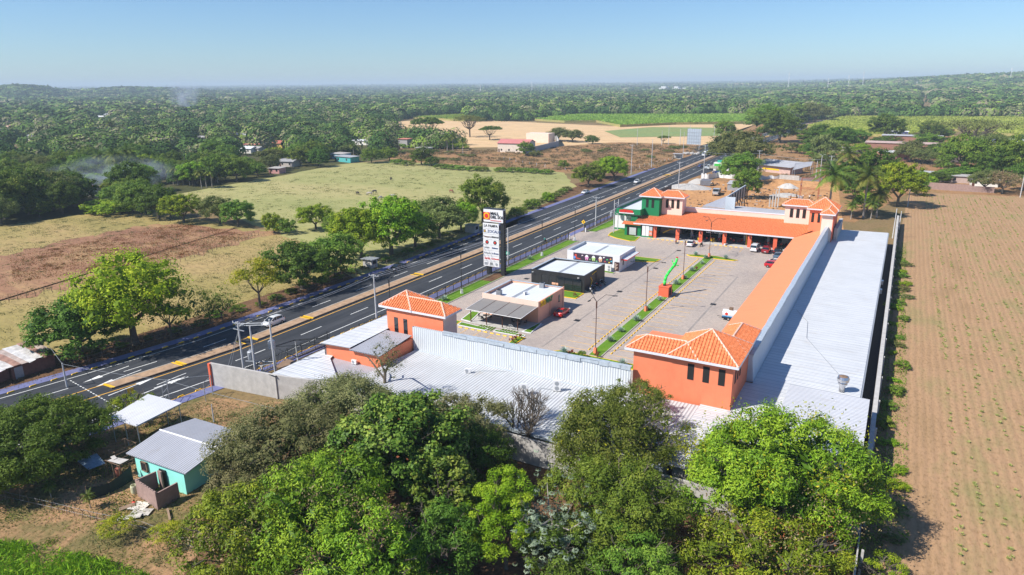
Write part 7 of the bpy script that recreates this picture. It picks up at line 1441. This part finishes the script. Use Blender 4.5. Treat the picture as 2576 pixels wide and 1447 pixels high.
t=thing('tarp_screen','dark green tarp screen sagging between stakes in the yard','tarp',(-67,33,0)); mb=MB(); P=[(-67.2,31.1),(-66.9,32.0),(-66.5,33.0),(-66.6,34.2),(-66.8,35.6)]; Hh=[1.55,1.25,1.2,1.35,1.75]
for i in range(4): mb.quad((*P[i],0),(*P[i+1],0),(*P[i+1],Hh[i+1]),(*P[i],Hh[i])); mb.quad((P[i+1][0]+.04,P[i+1][1],0),(P[i][0]+.04,P[i][1],0),(P[i][0]+.04,P[i][1],Hh[i]),(P[i+1][0]+.04,P[i+1][1],Hh[i+1]))
mb.build('sheet',M['fabric'],t,world=True); mb=MB()
for i in(0,2,4): mb.tube((*P[i],0),(*P[i],Hh[i]+.1),.035)
mb.build('stake',M['wood'],t,world=True)
for i,(x,y,sx,sy,a,m,lb) in enumerate(((-61.6,33.0,1.7,1.5,.4,'white','rusty white scrap sheet leaning by the block hut'),(-60.4,32.4,1.9,1.1,.5,'conc','grey scrap sheet lying right of the rusty white one'),(-60.6,31.3,.7,2.2,-.9,'conc','long narrow scrap sheet lying in the yard'),(-62.4,32.2,1.4,.5,1.2,'wood','brown board lying by the scrap sheets'),(-57.6,33.4,2.2,.2,-.5,'wood','long board lying on the bare earth right of the hut'))):
    t=MB().obox((0,0,.12+.03*i),sx,sy,.05,a,tilt=.08*(i-1)).build('scrap_sheet',paint('scrap_'+m,{'white':(.66,.62,.55),'conc':(.5,.47,.42),'wood':(.25,.17,.11)}[m],.8,.35,1.6),None); t.location=(x,y,0); tag(t,lb,'scrap sheet')
t=MB().sphere((0,0,.12),.22,.16,.12).build('red_rag',M['red'],None); t.location=(-62.6,33.0,0); tag(t,'small red rag on the ground by the scrap sheets','rag')
t=MB(); 
for i in range(14): t.sphere((random.uniform(-.5,.5),random.uniform(-.4,.4),.08),.16,.14,.12,6,4)
t=t.build('ash_heap',M['gutter'],None); t.location=(-67.6,33.6,0); tag(t,'dark smouldering rubbish heap beside the tarp screen','heap')
t=thing('steel_gate_frame','tall open steel gate frame leaning at the end of the grey wall','gate frame',(-80,50.5,0)); mb=MB()
for p,q in(((-81.2,49.9),(-80.0,48.4)),((-77.2,53.6),(-76.3,51.8))):
    for z0 in(0,): mb.tube((*p,0),(*p,2.9),.06);mb.tube((*q,0),(*q,2.7),.05)
    for z in(.9,1.8,2.7): mb.tube((*p,z),(*q,z),.03,.03,4)
mb.tube((-81.2,49.9,2.9),(-77.2,53.6,2.9),.03,.03,4); mb.build('frame',M['galv'],t,world=True)
bs=thing('brick_shack','brick shack with a patched rusty tin roof at the left edge','shack',(-111,46,0)); mb=MB(); mb.box(-112.5,-106.9,43.2,49.0,0,2.0); mb.box(-112.4,-107.5,38.5,43.1,0,1.8); mb.build('wall',M['brick2'],bs,world=True)
for i in range(11):
    x0=-113.2+random.uniform(-.3,.3); y0=38.2+i*1.0; c=[(.55,.52,.5),(.36,.20,.15),(.45,.36,.32),(.62,.6,.6)][i%4]; mb=MB(); mb.add([(x0,y0,2.5+.05*i),(-106.5+random.uniform(-.5,.5),y0+random.uniform(-.2,.2),1.95+.05*(i%3)),(-106.5,y0+1.2,2.03+.05*(i%3)),(x0,y0+1.25,2.55+.04*i)],[(0,1,2,3)]); mb.build('roof_sheet',paint('tin_patch',c,.7,.4,1.3),bs,world=True)
mb=MB(); mb.box(-106.92,-106.8,43.5,44.6,0,1.7); mb.build('door',M['galv'],bs,world=True)
st=thing('roadside_stall','small white stall under the roadside trees','stall',(*G(932,672)[:2],0)); mb=MB(); mb.box(-1.3,1.3,-1,1,0,2.0); mb.build('wall',M['conc'],st); mb=MB(); mb.box(-1.7,1.7,-1.4,1.4,2.0,2.1); mb.build('roof',M['galv'],st); mb=MB(); mb.box(1.3,1.33,-.6,.6,.9,1.7); mb.build('counter_opening',M['void'],st)
st=thing('roadside_stall','pale stall under the trees beside the tall sign','stall',(*G(1188,584)[:2],0)); mb=MB(); mb.box(-1.6,1.6,-1.2,1.2,0,2.1); mb.build('wall',M['conc'],st); mb=MB(); mb.box(-1.9,1.9,-1.6,1.6,2.1,2.2); mb.build('roof',M['galv'],st); mb=MB(); mb.box(1.6,1.63,-.7,.7,.9,1.8); mb.build('counter_opening',M['void'],st)
# ---------------------------------------------------------------- houses of the surroundings
def house(label,px,py,w,d,h,wallc,roofc,pitch=.5,rz=0,name='house',win=2,flat=False,z=0):
    p=G(px,py,z); t=thing(name,label,'house',p,R(rz)); mb=MB(); mb.box(-w/2,w/2,0,d,0,h)
    wm=paint('house_wall',wallc,.85,.12,1,dirt=.15); rm=paint('house_roof',roofc,.65,.18,.8) if flat else wavy('house_roof',roofc,0,.6,.3,.6,0,.15,.12,.08)
    if not flat: mb.add([(-w/2,0,h),(-w/2,d,h),(-w/2,d/2,h+pitch*d/2),(w/2,0,h),(w/2,d,h),(w/2,d/2,h+pitch*d/2)],[(0,1,2),(3,5,4)])
    mb.build('wall',wm,t); mb=MB(); o=.5
    if flat: mb.add([(-w/2-o,-o,h),(w/2+o,-o,h),(w/2+o,d+o,h+pitch),(-w/2-o,d+o,h+pitch),(-w/2-o,-o,h-.12),(w/2+o,-o,h-.12),(w/2+o,d+o,h+pitch-.12),(-w/2-o,d+o,h+pitch-.12)],[(0,1,2,3),(7,6,5,4),(0,4,5,1),(1,5,6,2),(3,2,6,7),(0,3,7,4)])
    else:
        zr=h+pitch*d/2+.08; ze=h-pitch*o+.08
        for s in(0,1):
            y=-o if s==0 else d+o; q=[(-w/2-o,y,ze),(w/2+o,y,ze),(w/2+o,d/2,zr),(-w/2-o,d/2,zr)]; mb.quad(*(q if s==0 else q[::-1])); mb.quad(*[(a,b,c-.1) for a,b,c in (q[::-1] if s==0 else q)])
    mb.build('roof',rm,t)
    for i in range(win): x=-w/2+w*(i+.5)/max(1,win); mb=MB(); mb.box(x-.5,x+.5,-.04,.02,1.0,2.1); mb.build('window',M['void'],t)
    mb=MB(); mb.box(-w/2+.4,-w/2+1.3,-.05,.02,0,2.1); mb.build('door',M['brown'],t); return t
W1=(.72,.70,.66);T1=(.55,.20,.14);Gr=(.40,.38,.36);Wr=(.75,.76,.78)
HL=[('smallholding with a salmon sheet roof and white wall in the smoke',245,496,12,9,3.6,W1,(.62,.27,.20),.3,20,0),('white roofed house among village trees before the palms row',617,386,9,7,3,W1,Wr,.3,10,0),('house with a long red roof edge in the village',633,375,14,6,3,W1,T1,.2,8,1),('grey roofed house left of the long village roof',505,356,12,8,3,(.4,.36,.33),Gr,.25,15,0),
('blue green low house at the pasture edge',862,408,14,6,3,(.08,.42,.42),(.35,.36,.38),.2,-10,1),('pale blue house by the pasture edge behind the green one',845,400,10,7,3,(.2,.45,.6),Gr,.2,-8,1),('long white roofed house at the village corner',912,365,20,8,3,W1,Wr,.15,0,1),('grey house with a tank at the village edge',1014,373,7,6,6,(.38,.36,.36),T1,.2,5,1),('small grey wall house right of the palms',1060,383,9,6,2.6,(.5,.48,.44),Gr,.2,0,1),
('pink hut at the far end of the palms row',690,437,6,5,2.6,(.55,.28,.26),Gr,.2,10,1),('grey roofed house behind the village hut',720,420,9,7,2.8,(.5,.45,.42),(.36,.36,.38),.3,10,0),('white gabled house amid dense trees',608,352,10,8,3.4,W1,(.6,.62,.66),.5,20,0),('house with an orange red roof and yellow wall in the village',705,372,12,8,3,(.7,.5,.12),(.5,.16,.10),.4,15,0),('grey roofed village house above the almond crowns',640,385,8,6,3,(.45,.42,.40),Gr,.3,0,0),
('low reddish house at the far left edge of the village',45,382,14,8,3,(.4,.3,.26),(.45,.24,.2),.3,10,0),('large salmon roofed hall at the left edge',20,332,26,16,5,(.45,.38,.34),(.58,.33,.25),.35,-20,0),('grey blue roofed house near the left edge',75,352,12,9,3,W1,(.45,.5,.55),.3,0,0),('white shed group high in the left wood',272,298,30,14,5,W1,Wr,.2,5,0),('second low white shed in the left wood',245,302,26,12,4,W1,Wr,.2,0,0),
('white building with a water tower far in the wood',412,267,16,12,9,W1,Wr,.1,0,1),('pale house with an orange roof in the far wood',548,258,34,16,6,W1,(.6,.4,.25),.3,0,0),('white tank-like house in the far wood',445,264,10,10,10,W1,Wr,.1,0,1),('small house with an orange roof far beyond the cane',1835,258,26,14,6,W1,(.7,.25,.1),.4,0,0),('white block building rising from the far wood',1923,250,14,12,12,W1,Wr,.1,0,1)]
for l,px,py,w,d,h,wc,rc,pi,rz,fl in HL: house(l,px,py,w,d,h,wc,rc,pi,rz,flat=bool(fl))
# pink-roofed two-storey house with the long wall
t=house('two-storey cream house with a pink red roof in the fallow lot',1290,384,20,13,5.6,(.72,.62,.52),(.62,.22,.20),.3,8,win=4)
ww=thing('walled_yard','cream walled yard with a long grey blue wall behind the pink-roofed house','wall',(*G(1330,388)[:2],0)); mb=MB(); a=G(1322,390);b=G(1406,368);c=G(1398,352);d_=G(1340,352)
for p,q,h in((a,b,3.6),(b,c,4.4),(c,d_,4.6)): wl(mb,p[:2],q[:2],h,.4)
mb.build('wall',paint('yard_wall',(.42,.42,.42),.85,.12,1),ww,world=True); mb=MB(); e=((b[0]+c[0])/2-14,(b[1]+c[1])/2); mb.box(e[0]-9,e[0]+9,e[1]-4,e[1]+6,0,6.5); mb.build('house_block',M['cream'],ww,world=True)
# right side
tt=thing('barn','long grey roofed barn with a pale pink wall behind the dug lot','barn',(*Q4(1170,650)[:2],0)); a=Q4(1185,660);b=Q4(1745,725); a=np.array(a[:2]);b=np.array(b[:2]); u=(b-a)/np.linalg.norm(b-a); n=np.array([-u[1],u[0]]); L_=np.linalg.norm(b-a)
def rp_(s,t_,z): q=a+u*s+n*t_; return (float(q[0]),float(q[1]),z)
mb=MB(); mb.add([rp_(0,0,0),rp_(L_,0,0),rp_(L_,9,0),rp_(0,9,0),rp_(0,0,3.2),rp_(L_,0,3.2),rp_(L_,9,4.6),rp_(0,9,4.6)],[(0,1,5,4),(1,2,6,5),(2,3,7,6),(3,0,4,7)]); mb.build('wall',paint('barn_wall',(.55,.38,.33),.85,.2,1,dirt=.3),tt,world=True); mb=MB(); mb.quad(rp_(-1,-1.2,3.2),rp_(L_+1,-1.2,3.2),rp_(L_+1,10,4.9),rp_(-1,10,4.9)); mb.quad(rp_(-1,10,4.8),rp_(L_+1,10,4.8),rp_(L_+1,-1.2,3.1),rp_(-1,-1.2,3.1)); mb.build('roof',M['roofgreyfar'],tt,world=True); mb=MB(); mb.add([rp_(L_*.25,-.06,1.2),rp_(L_*.7,-.06,1.2),rp_(L_*.7,-.06,1.9),rp_(L_*.25,-.06,1.9)],[(0,1,2,3)]); mb.build('orange_band',M['yellow'],tt,world=True)
tt=thing('tilted_shed','tilted pale sheet roof shed right of the barn','shed',Q4(1770,780)); a=Q4(1775,770);b=Q4(2060,740); mb=MB(); mb.quad((a[0],a[1],3.2),(b[0],b[1],4.4),(b[0]-.3,b[1]+7,5.6),(a[0],a[1]+7,5.6)); mb.quad((a[0],a[1]+7,5.5),(b[0]-.3,b[1]+7,5.5),(b[0],b[1],4.3),(a[0],a[1],3.1)); mb.build('roof',M['roofgreyfar'],tt,world=True); mb=MB()
for p in(a,b): mb.tube((p[0],p[1],0),(p[0],p[1],3.4),.1); mb.tube((p[0],p[1]+6.8,0),(p[0],p[1]+6.8,5.4),.1)
mb.build('post',M['galv'],tt,world=True)
BR=(.30,.145,.105)
for l,px,py,w,d,h,wc,rc,pi,rz,fl in [('brick schoolhouse with grey white roofs, the front block',2248,405,15,8,4.2,BR,(.62,.62,.64),.5,-4,1),('long brick schoolhouse block with a red edged roof behind',2275,385,42,9,5.4,BR,(.50,.36,.32),.4,-3,1),('upper brick block of the schoolhouse',2290,366,34,8,6,BR,(.42,.42,.44),.3,-3,1),('unfinished brick house with a dark open roof',2395,425,11,8,3.4,BR,(.10,.07,.06),.5,0,0),('house with a red sheet roof in the right village',2425,392,20,9,3.6,(.5,.38,.32),(.5,.14,.12),.3,-5,0),('second red roofed house left of the red sheet roof',2400,388,14,8,3.6,(.5,.38,.32),(.45,.14,.10),.3,-5,0),('house with a pale blue grey roof right of the bare tree',2520,378,30,12,4.2,W1,(.5,.54,.6),.35,-5,0),('white annex at the right edge of the village',2560,375,16,9,3.6,W1,Wr,.3,0,0),('pink roofed low shed beyond the brown lot',2075,382,13,7,3,(.5,.42,.38),(.60,.28,.24),.3,0,1),('grey roofed shed right of the pink roofed one',2125,384,16,7,3,(.5,.45,.42),(.45,.42,.40),.3,0,1),('blue and white little house above the schoolhouse',2262,345,11,6,4,(.15,.15,.5),Wr,.2,0,1),('tin roofed hut along the ploughed field wall, left',2335,452,13,5,2.8,(.42,.34,.30),(.42,.42,.43),.3,-3,1),('tin roofed hut along the ploughed field wall, right',2400,460,15,5,2.8,(.45,.34,.30),(.40,.38,.36),.3,-3,1),('low brown house at the right edge by the grove',2560,418,14,8,3,(.4,.28,.24),(.45,.38,.34),.3,0,1),('white walled hut behind the half leafless tree',2475,470,9,5,2.8,W1,Wr,.2,0,1)]: house(l,px,py,w,d,h,wc,rc,pi,rz,flat=bool(fl),win=3)
gw=thing('garden_wall','long grey pink block wall at the head of the ploughed field','wall',(*G(2310,472)[:2],0)); mb=MB(); wl(mb,G(2305,474)[:2],G(2440,483)[:2],2.6,.25); wl(mb,G(2440,483)[:2],G(2500,486)[:2],2.2,.25); mb.build('wall',M['brick'],gw,world=True)
# dug lot furniture
p=Q4(875,975); t=thing('tin_shed','grey tin shed in the dug lot','shed',p); mb=MB(); mb.box(-2.5,3,0,5,0,2.6); mb.build('wall',M['galv'],t); mb=MB(); mb.add([(-2.8,-.3,2.6),(3.3,-.3,2.6),(3.3,5.3,3.3),(-2.8,5.3,3.3),(-2.8,-.3,2.5),(3.3,-.3,2.5)],[(0,1,2,3),(0,4,5,1)]); mb.build('roof',M['roofgreyfar'],t)
p=Q4(960,800); t=thing('tin_shed','low grey shed with a dark opening by the lopped tree','shed',p); mb=MB(); mb.box(-3,3,0,3,0,2.4); mb.build('wall',M['conc'],t); mb=MB(); mb.box(-3.2,3.2,-.3,3.2,2.4,2.55); mb.build('roof',M['conc'],t); mb=MB(); mb.box(-2,1.5,-.05,0,0,1.9); mb.build('opening',M['void'],t)
p=Q4(430,900); t=thing('tarp_shelter','grey tarp shelter beside the gravel heap in the dug lot','shelter',p); mb=MB(); mb.quad((-2,0,2),(2.2,-.3,2.2),(2.5,3,2.5),(-2,3,2.6)); mb.quad((-2,0,2),(-2,0,.2),(2,-.3,.2),(2.2,-.3,2.2)); mb.build('sheet',paint('tarp_grey',(.14,.14,.16),.7,.2,2),t)
for x,y in((-2,0),(2.2,-.3),(2.5,3),(-2,3)): mb=MB(); mb.tube((x,y,0),(x,y,2.2),.05); mb.build('pole',M['wood'],t)
def heap(label,X,Y,r,h,m,name='heap'):
    p=Q4(X,Y); mb=MB(); n=22;rg=[]
    for rr,z in((1,0),(.8,.28),(.5,.68),(.2,.95)): rg.append([(r*rr*math.cos(2*math.pi*i/n)*random.uniform(.88,1.12),r*.7*rr*math.sin(2*math.pi*i/n)*random.uniform(.88,1.12),h*z*random.uniform(.9,1.1)) for i in range(n)])
    mb.loft(rg); o=mb.build(name,m,None); o.location=p; tag(o,label,'heap')
M['gravel2']=paint('pale_gravel',(.40,.38,.36),1,.25,2,bmp=.6); heap('pale grey gravel heap along the dark panel fence',170,930,9,1.6,M['gravel2'],'gravel_heap'); heap('smaller grey gravel heap with a cement mixer in the dug lot',345,860,5,2.,M['gravel2'],'gravel_heap'); heap('brown earth heap by the left tower of the food court',120,1030,8,1.2,M['g_constr'],'earth_heap'); heap('orange brown earth bank at the far side of the dug lot',1640,860,14,1.6,M['g_constr'],'earth_heap'); heap('long low earth bank at the right of the dug lot',2000,880,14,1.4,M['g_constr'],'earth_heap'); heap('stone rubble heap before the concrete columns',1700,1060,6,1.1,M['gravel2'],'rubble_heap'); heap('small tent-like pile under a pale sheet in the dug lot',1710,930,4,1.8,M['conc'],'covered_pile')
for i,(X,Y,h) in enumerate(((1425,1225,3),(1470,1225,4.2),(1512,1228,5.2),(1555,1230,6.4))): t=MB().box(-.2,.2,-.2,.2,0,h).box(-.06,.06,-.06,.06,h,h+.5).build('concrete_column',M['conc'],None); t.location=Q4(X,Y); tag(t,'bare concrete column in the dug lot, %s'%['the shortest of four','the second shortest of four','the third of four','the tallest of four'][i],'column',)
t=thing('steel_scaffold','rust red steel scaffold frame at the right of the dug lot','steel frame',Q4(2030,1100)); mb=MB()
for x in(-3,3):
    for y in(0,3): mb.tube((x,y,0),(x,y,7),.09,.09,5)
for z in(3.5,7):
    for y in(0,3): mb.tube((-3,y,z),(3,y,z),.08,.08,5)
mb.tube((-3,0,0),(3,0,3.5),.06,.06,4); mb.build('frame',paint('rust_red',(.35,.07,.03),.7,.2,2),t)
t=thing('site_wall_structure','grey blue roof slope and tall white siding wall behind the food court','structure',(-43,190,0)); mb=MB(); A0=(-51.6,190,6.0);A1=(-42.6,189.2,6.2);A2=(-44.6,212,9.2); mb.quad((-47.9,195.2,6.4),(-41.1,192.6,6.5),(-41.5,206,8.0),(-43.6,206.5,8.0)); mb.quad((-47.9,195.2,6.3),(-47.9,195.2,3),(-41.1,192.6,3),(-41.1,192.6,6.4)); mb.build('roof',M['roofgrey'],t,world=True)
mb=MB(); mb.box(-41.0,-38.4,192.0,192.3,4,9.9); mb.box(-41.0,-40.75,192.3,218,6.6,9.9); mb.build('siding_wall',M['sidingy'],t,world=True)
for i in range(7): mb=MB(); y=195+i*3.6; mb.tube((-40.5,y,0),(-40.5,y,9.8),.12,.12,5); mb.tube((-40.5,y,7),(-38.2,y,0),.09,.09,4); mb.build('brace',M['dark'],t,world=True)
mb=MB(); mb.box(-40.74,-40.6,192.3,218,6.6,9.7); mb.build('dark_backing',M['galv'],t,world=True); mb=MB(); mb.quad((-39.8,187,6.6),(-24.6,187,6.6),(-24.2,194,7.0),(-38.6,196,7.0)); mb.box(-39.8,-24.6,186.8,187,3,6.55); mb.build('back_roof',M['roofgreyfar'],t,world=True)
t=thing('billboard_back','grey backed billboard on posts beside the far junction','billboard',Q4(250,293)); mb=MB(); mb.box(-4.5,4.5,0,.3,1.5,11.5); mb.build('panel',paint('billboard_grey',(.42,.48,.55),.5,.1,1),t); mb=MB()
for i in range(7): mb.box(-4.5+i*1.5-.06,-4.5+i*1.5+.06,-.1,0,0,11.6)
for z in(3,5,7,9): mb.box(-4.5,4.5,-.12,0,z,z+.15)
mb.build('frame',M['galv'],t)
t=thing('bus_shelter','small grey roofed shelter beside the far carriageway','shelter',Q4(15,480)); mb=MB(); mb.box(-3,1.5,0,2.5,0,.15); mb.box(-3,1.5,2.3,2.5,0,2.6); mb.build('wall',M['conc'],t); mb=MB(); mb.box(-3.3,1.8,-.4,2.8,2.6,2.75); mb.build('roof',M['roofgreyfar'],t); mb=MB(); mb.box(-3,-2.85,0,.15,0,2.6); mb.box(1.35,1.5,0,.15,0,2.6); mb.build('post',M['galv'],t)
t=thing('green_stall','green and white food stall across from the dug lot','stall',Q4(675,665)); mb=MB(); mb.box(-3.6,3.6,0,3,0,3.8); mb.build('wall',M['white'],t); mb=MB(); mb.box(-3.3,-.3,-.08,0,1.2,3.2); mb.box(.3,3.3,-.08,0,1.2,3.2); mb.build('shutter',paint('stall_green',(.05,.5,.06),.5,.08,2),t); mb=MB(); mb.box(-2,2.6,.5,2,3.8,4.8); mb.build('roof_sign',paint('stall_teal',(.03,.42,.3),.5,.08,2),t)
t=thing('stone_heap','low pile of pale rocks and sacks beside the far carriageway','heap',Q4(220,415)); mb=MB()
for i in range(16): mb.sphere((random.uniform(-5,5),random.uniform(-2,2),.6),random.uniform(.6,1.4),1,random.uniform(.6,1.2),7,5)
mb.build('rocks',M['gravel2'],t)
RB=MB()
for i in range(900):
    X=random.uniform(-60,-22) if i%3 else random.uniform(-74,-40); y=random.uniform(212,285)
    if -64<X<-52 and 245<y<262: continue
    k=random.choice((.15,.25,.4)); RB.obox((X,y,k*.3),k*random.uniform(.6,3.5),k*random.uniform(.5,1.2),k*.7,random.random()*3,m=random.randrange(4))
tag(RB.build('site_rubble',[M['gravel2'],M['wood'],M['g_constr'],M['void']],None),'scattered boards, stones and clods over the dug earth lot','rubble',kind='stuff')
for i in range(14):
    X=random.uniform(-56,-28); y=random.uniform(215,270); w=random.uniform(1.5,4); MBp=MB(); 
    for q in range(4): a=q*math.pi/2; MBp.obox((w*.5*math.cos(a),w*.35*math.sin(a),.25),(.5 if q%2==0 else w),(w*.7 if q%2==0 else .5),random.uniform(.3,.7),0)
    o=MBp.build('footing_bank',M['g_constr'],None); o.location=(X,y,0); tag(o,'low square bank of earth round a footing pit in the dug lot','earth bank','footing banks of the dug lot')
# masts on the horizon
def mast(label,px,py,yt,zb=None):
    d=2600; 
    c=CM@np.array([px-CX,py-CY,F]); th=math.atan2(c[0],c[1]); x=d*math.sin(th);y=d*math.cos(th); z=float(hgt(x,y)); t=thing('radio_mast',label,'radio mast',(x,y,z)); c2=CM@np.array([px-CX,yt-CY,F]); h=H+c2[2]/math.hypot(c2[0],c2[1])*d-z; mb=MB()
    for a in range(3): mb.tube((2*math.cos(a*2.1),2*math.sin(a*2.1),0),(.5*math.cos(a*2.1),.5*math.sin(a*2.1),h),.35,.3,4)
    k=int(h/6)
    for i in range(k):
        z_=i*h/k; r=2-1.5*i/k; mb.path([(r*math.cos(a*2.1),r*math.sin(a*2.1),z_+(h/k)*(a/3)) for a in range(4)],.2,4)
    mb.build('lattice',M['white'],t); mb=MB(); mb.tube((0,0,h*.85),(0,0,h*.95),1.2,1.2,8); mb.build('antenna',M['white'],t)
for px,py,yt,l in ((1209,260,212,'radio mast above the wood left of centre'),(1066,262,233,'short radio mast in the wood left of centre'),(1338,240,205,'far faint radio mast near the centre'),(1983,215,182,'tall radio mast on the right horizon'),(2083,213,196,'small radio mast on the right horizon'),(2134,212,188,'radio mast left of the tallest right horizon mast'),(2170,212,178,'slender radio mast on the right horizon'),(2305,222,205,'red white radio mast in the right wood'),(2540,205,170,'faint mast near the right end of the ridge')): mast(l,px,py,yt)
for i,(px,py,w,h) in enumerate(((1668,220,34,10),(1700,220,28,9),(1720,221,20,3),(1595,224,30,-1),(1560,226,24,-1),(1620,223,24,0),(1640,222,18,2),(1540,227,20,-2))):
    d=3000; c=CM@np.array([px-CX,py-CY,F]); th=math.atan2(c[0],c[1]); x=d*math.sin(th);y=d*math.cos(th); z=float(hgt(x,y)); t=thing('town_building','pale building of the far town on the horizon','building',(x,y,z),group='buildings of the far town'); mb=MB(); mb.box(-w/2,w/2,0,30,0,h+12); mb.box(-w/4,w/3,0,20,h+12,h+18); mb.build('wall',M['white'],t); mb=MB()
    for k in range(5): mb.box(-w/2+w*(k+.3)/5,-w/2+w*(k+.7)/5,-.3,0,h*.5+6,h*.5+10)
    mb.build('windows',M['void'],t)
# ---------------------------------------------------------------- smoke
def smoke(label,c,s,dens,rot=0):
    t=MB().sphere((0,0,0),1,1,1,16,10).build('smoke',None,None); t.data.materials.clear(); t.location=c; t.scale=s; t.rotation_euler=(0,rot,0); tag(t,label,'smoke',kind='stuff')
    m=bpy.data.materials.new('smoke'); m.use_nodes=True; nt=m.node_tree; nt.nodes.remove(nt.nodes['Principled BSDF']); pv=nt.nodes.new('ShaderNodeVolumePrincipled'); pv.inputs['Color'].default_value=(.75,.85,1,1); pv.inputs['Anisotropy'].default_value=.1
    co=nt.nodes.new('ShaderNodeTexCoord'); ln=nt.nodes.new('ShaderNodeVectorMath'); ln.operation='LENGTH'; nt.links.new(co.outputs['Object'],ln.inputs[0]); mr=nt.nodes.new('ShaderNodeMapRange'); mr.inputs[1].default_value=1; mr.inputs[2].default_value=.1; mr.inputs[3].default_value=0; mr.inputs[4].default_value=1; nt.links.new(ln.outputs['Value'],mr.inputs[0])
    nz=nt.nodes.new('ShaderNodeTexNoise'); nz.inputs['Scale'].default_value=2.2; nz.inputs['Detail'].default_value=3; nt.links.new(co.outputs['Object'],nz.inputs['Vector']); r=nt.nodes.new('ShaderNodeMapRange'); r.inputs[1].default_value=.42; r.inputs[2].default_value=.7; nt.links.new(nz.outputs['Fac'],r.inputs[0])
    mu=nt.nodes.new('ShaderNodeMath'); mu.operation='MULTIPLY'; nt.links.new(mr.outputs[0],mu.inputs[0]); nt.links.new(r.outputs[0],mu.inputs[1]); m2=nt.nodes.new('ShaderNodeMath'); m2.operation='MULTIPLY'; m2.inputs[1].default_value=dens; nt.links.new(mu.outputs[0],m2.inputs[0]); nt.links.new(m2.outputs[0],pv.inputs['Density']); nt.links.new(pv.outputs[0],nt.nodes['Material Output'].inputs['Volume']); t.data.materials.append(m)
p=G(290,462,4); smoke('blue smoke drifting over the smallholding and palms at left',(p[0],p[1],6),(24,26,9),.11,.1)
p=G(470,290,0); smoke('thin column of smoke rising from the distant wood at left',(p[0],p[1],24),(26,26,38),.09,.3)
for k,v in P_.items():
    if k not in used:
        for ch in list(v[0].children): bpy.data.objects.remove(ch)
        bpy.data.objects.remove(v[0])
hz=MB(); hz.box(-13500,2500,-300,14500,-1.6,125); o=hz.build('haze',None); o.data.materials.clear(); m=bpy.data.materials.new('haze_air'); m.use_nodes=True; nt=m.node_tree; nt.nodes.remove(nt.nodes['Principled BSDF']); pv=nt.nodes.new('ShaderNodeVolumePrincipled'); pv.inputs['Color'].default_value=(.72,.87,1,1); pv.inputs['Density'].default_value=.00018; pv.inputs['Anisotropy'].default_value=.0
nt.links.new(pv.outputs[0],nt.nodes['Material Output'].inputs['Volume']); o.data.materials.append(m); o['kind']='stuff'; o['label']='pale blue air haze over the plain'; o['category']='haze'
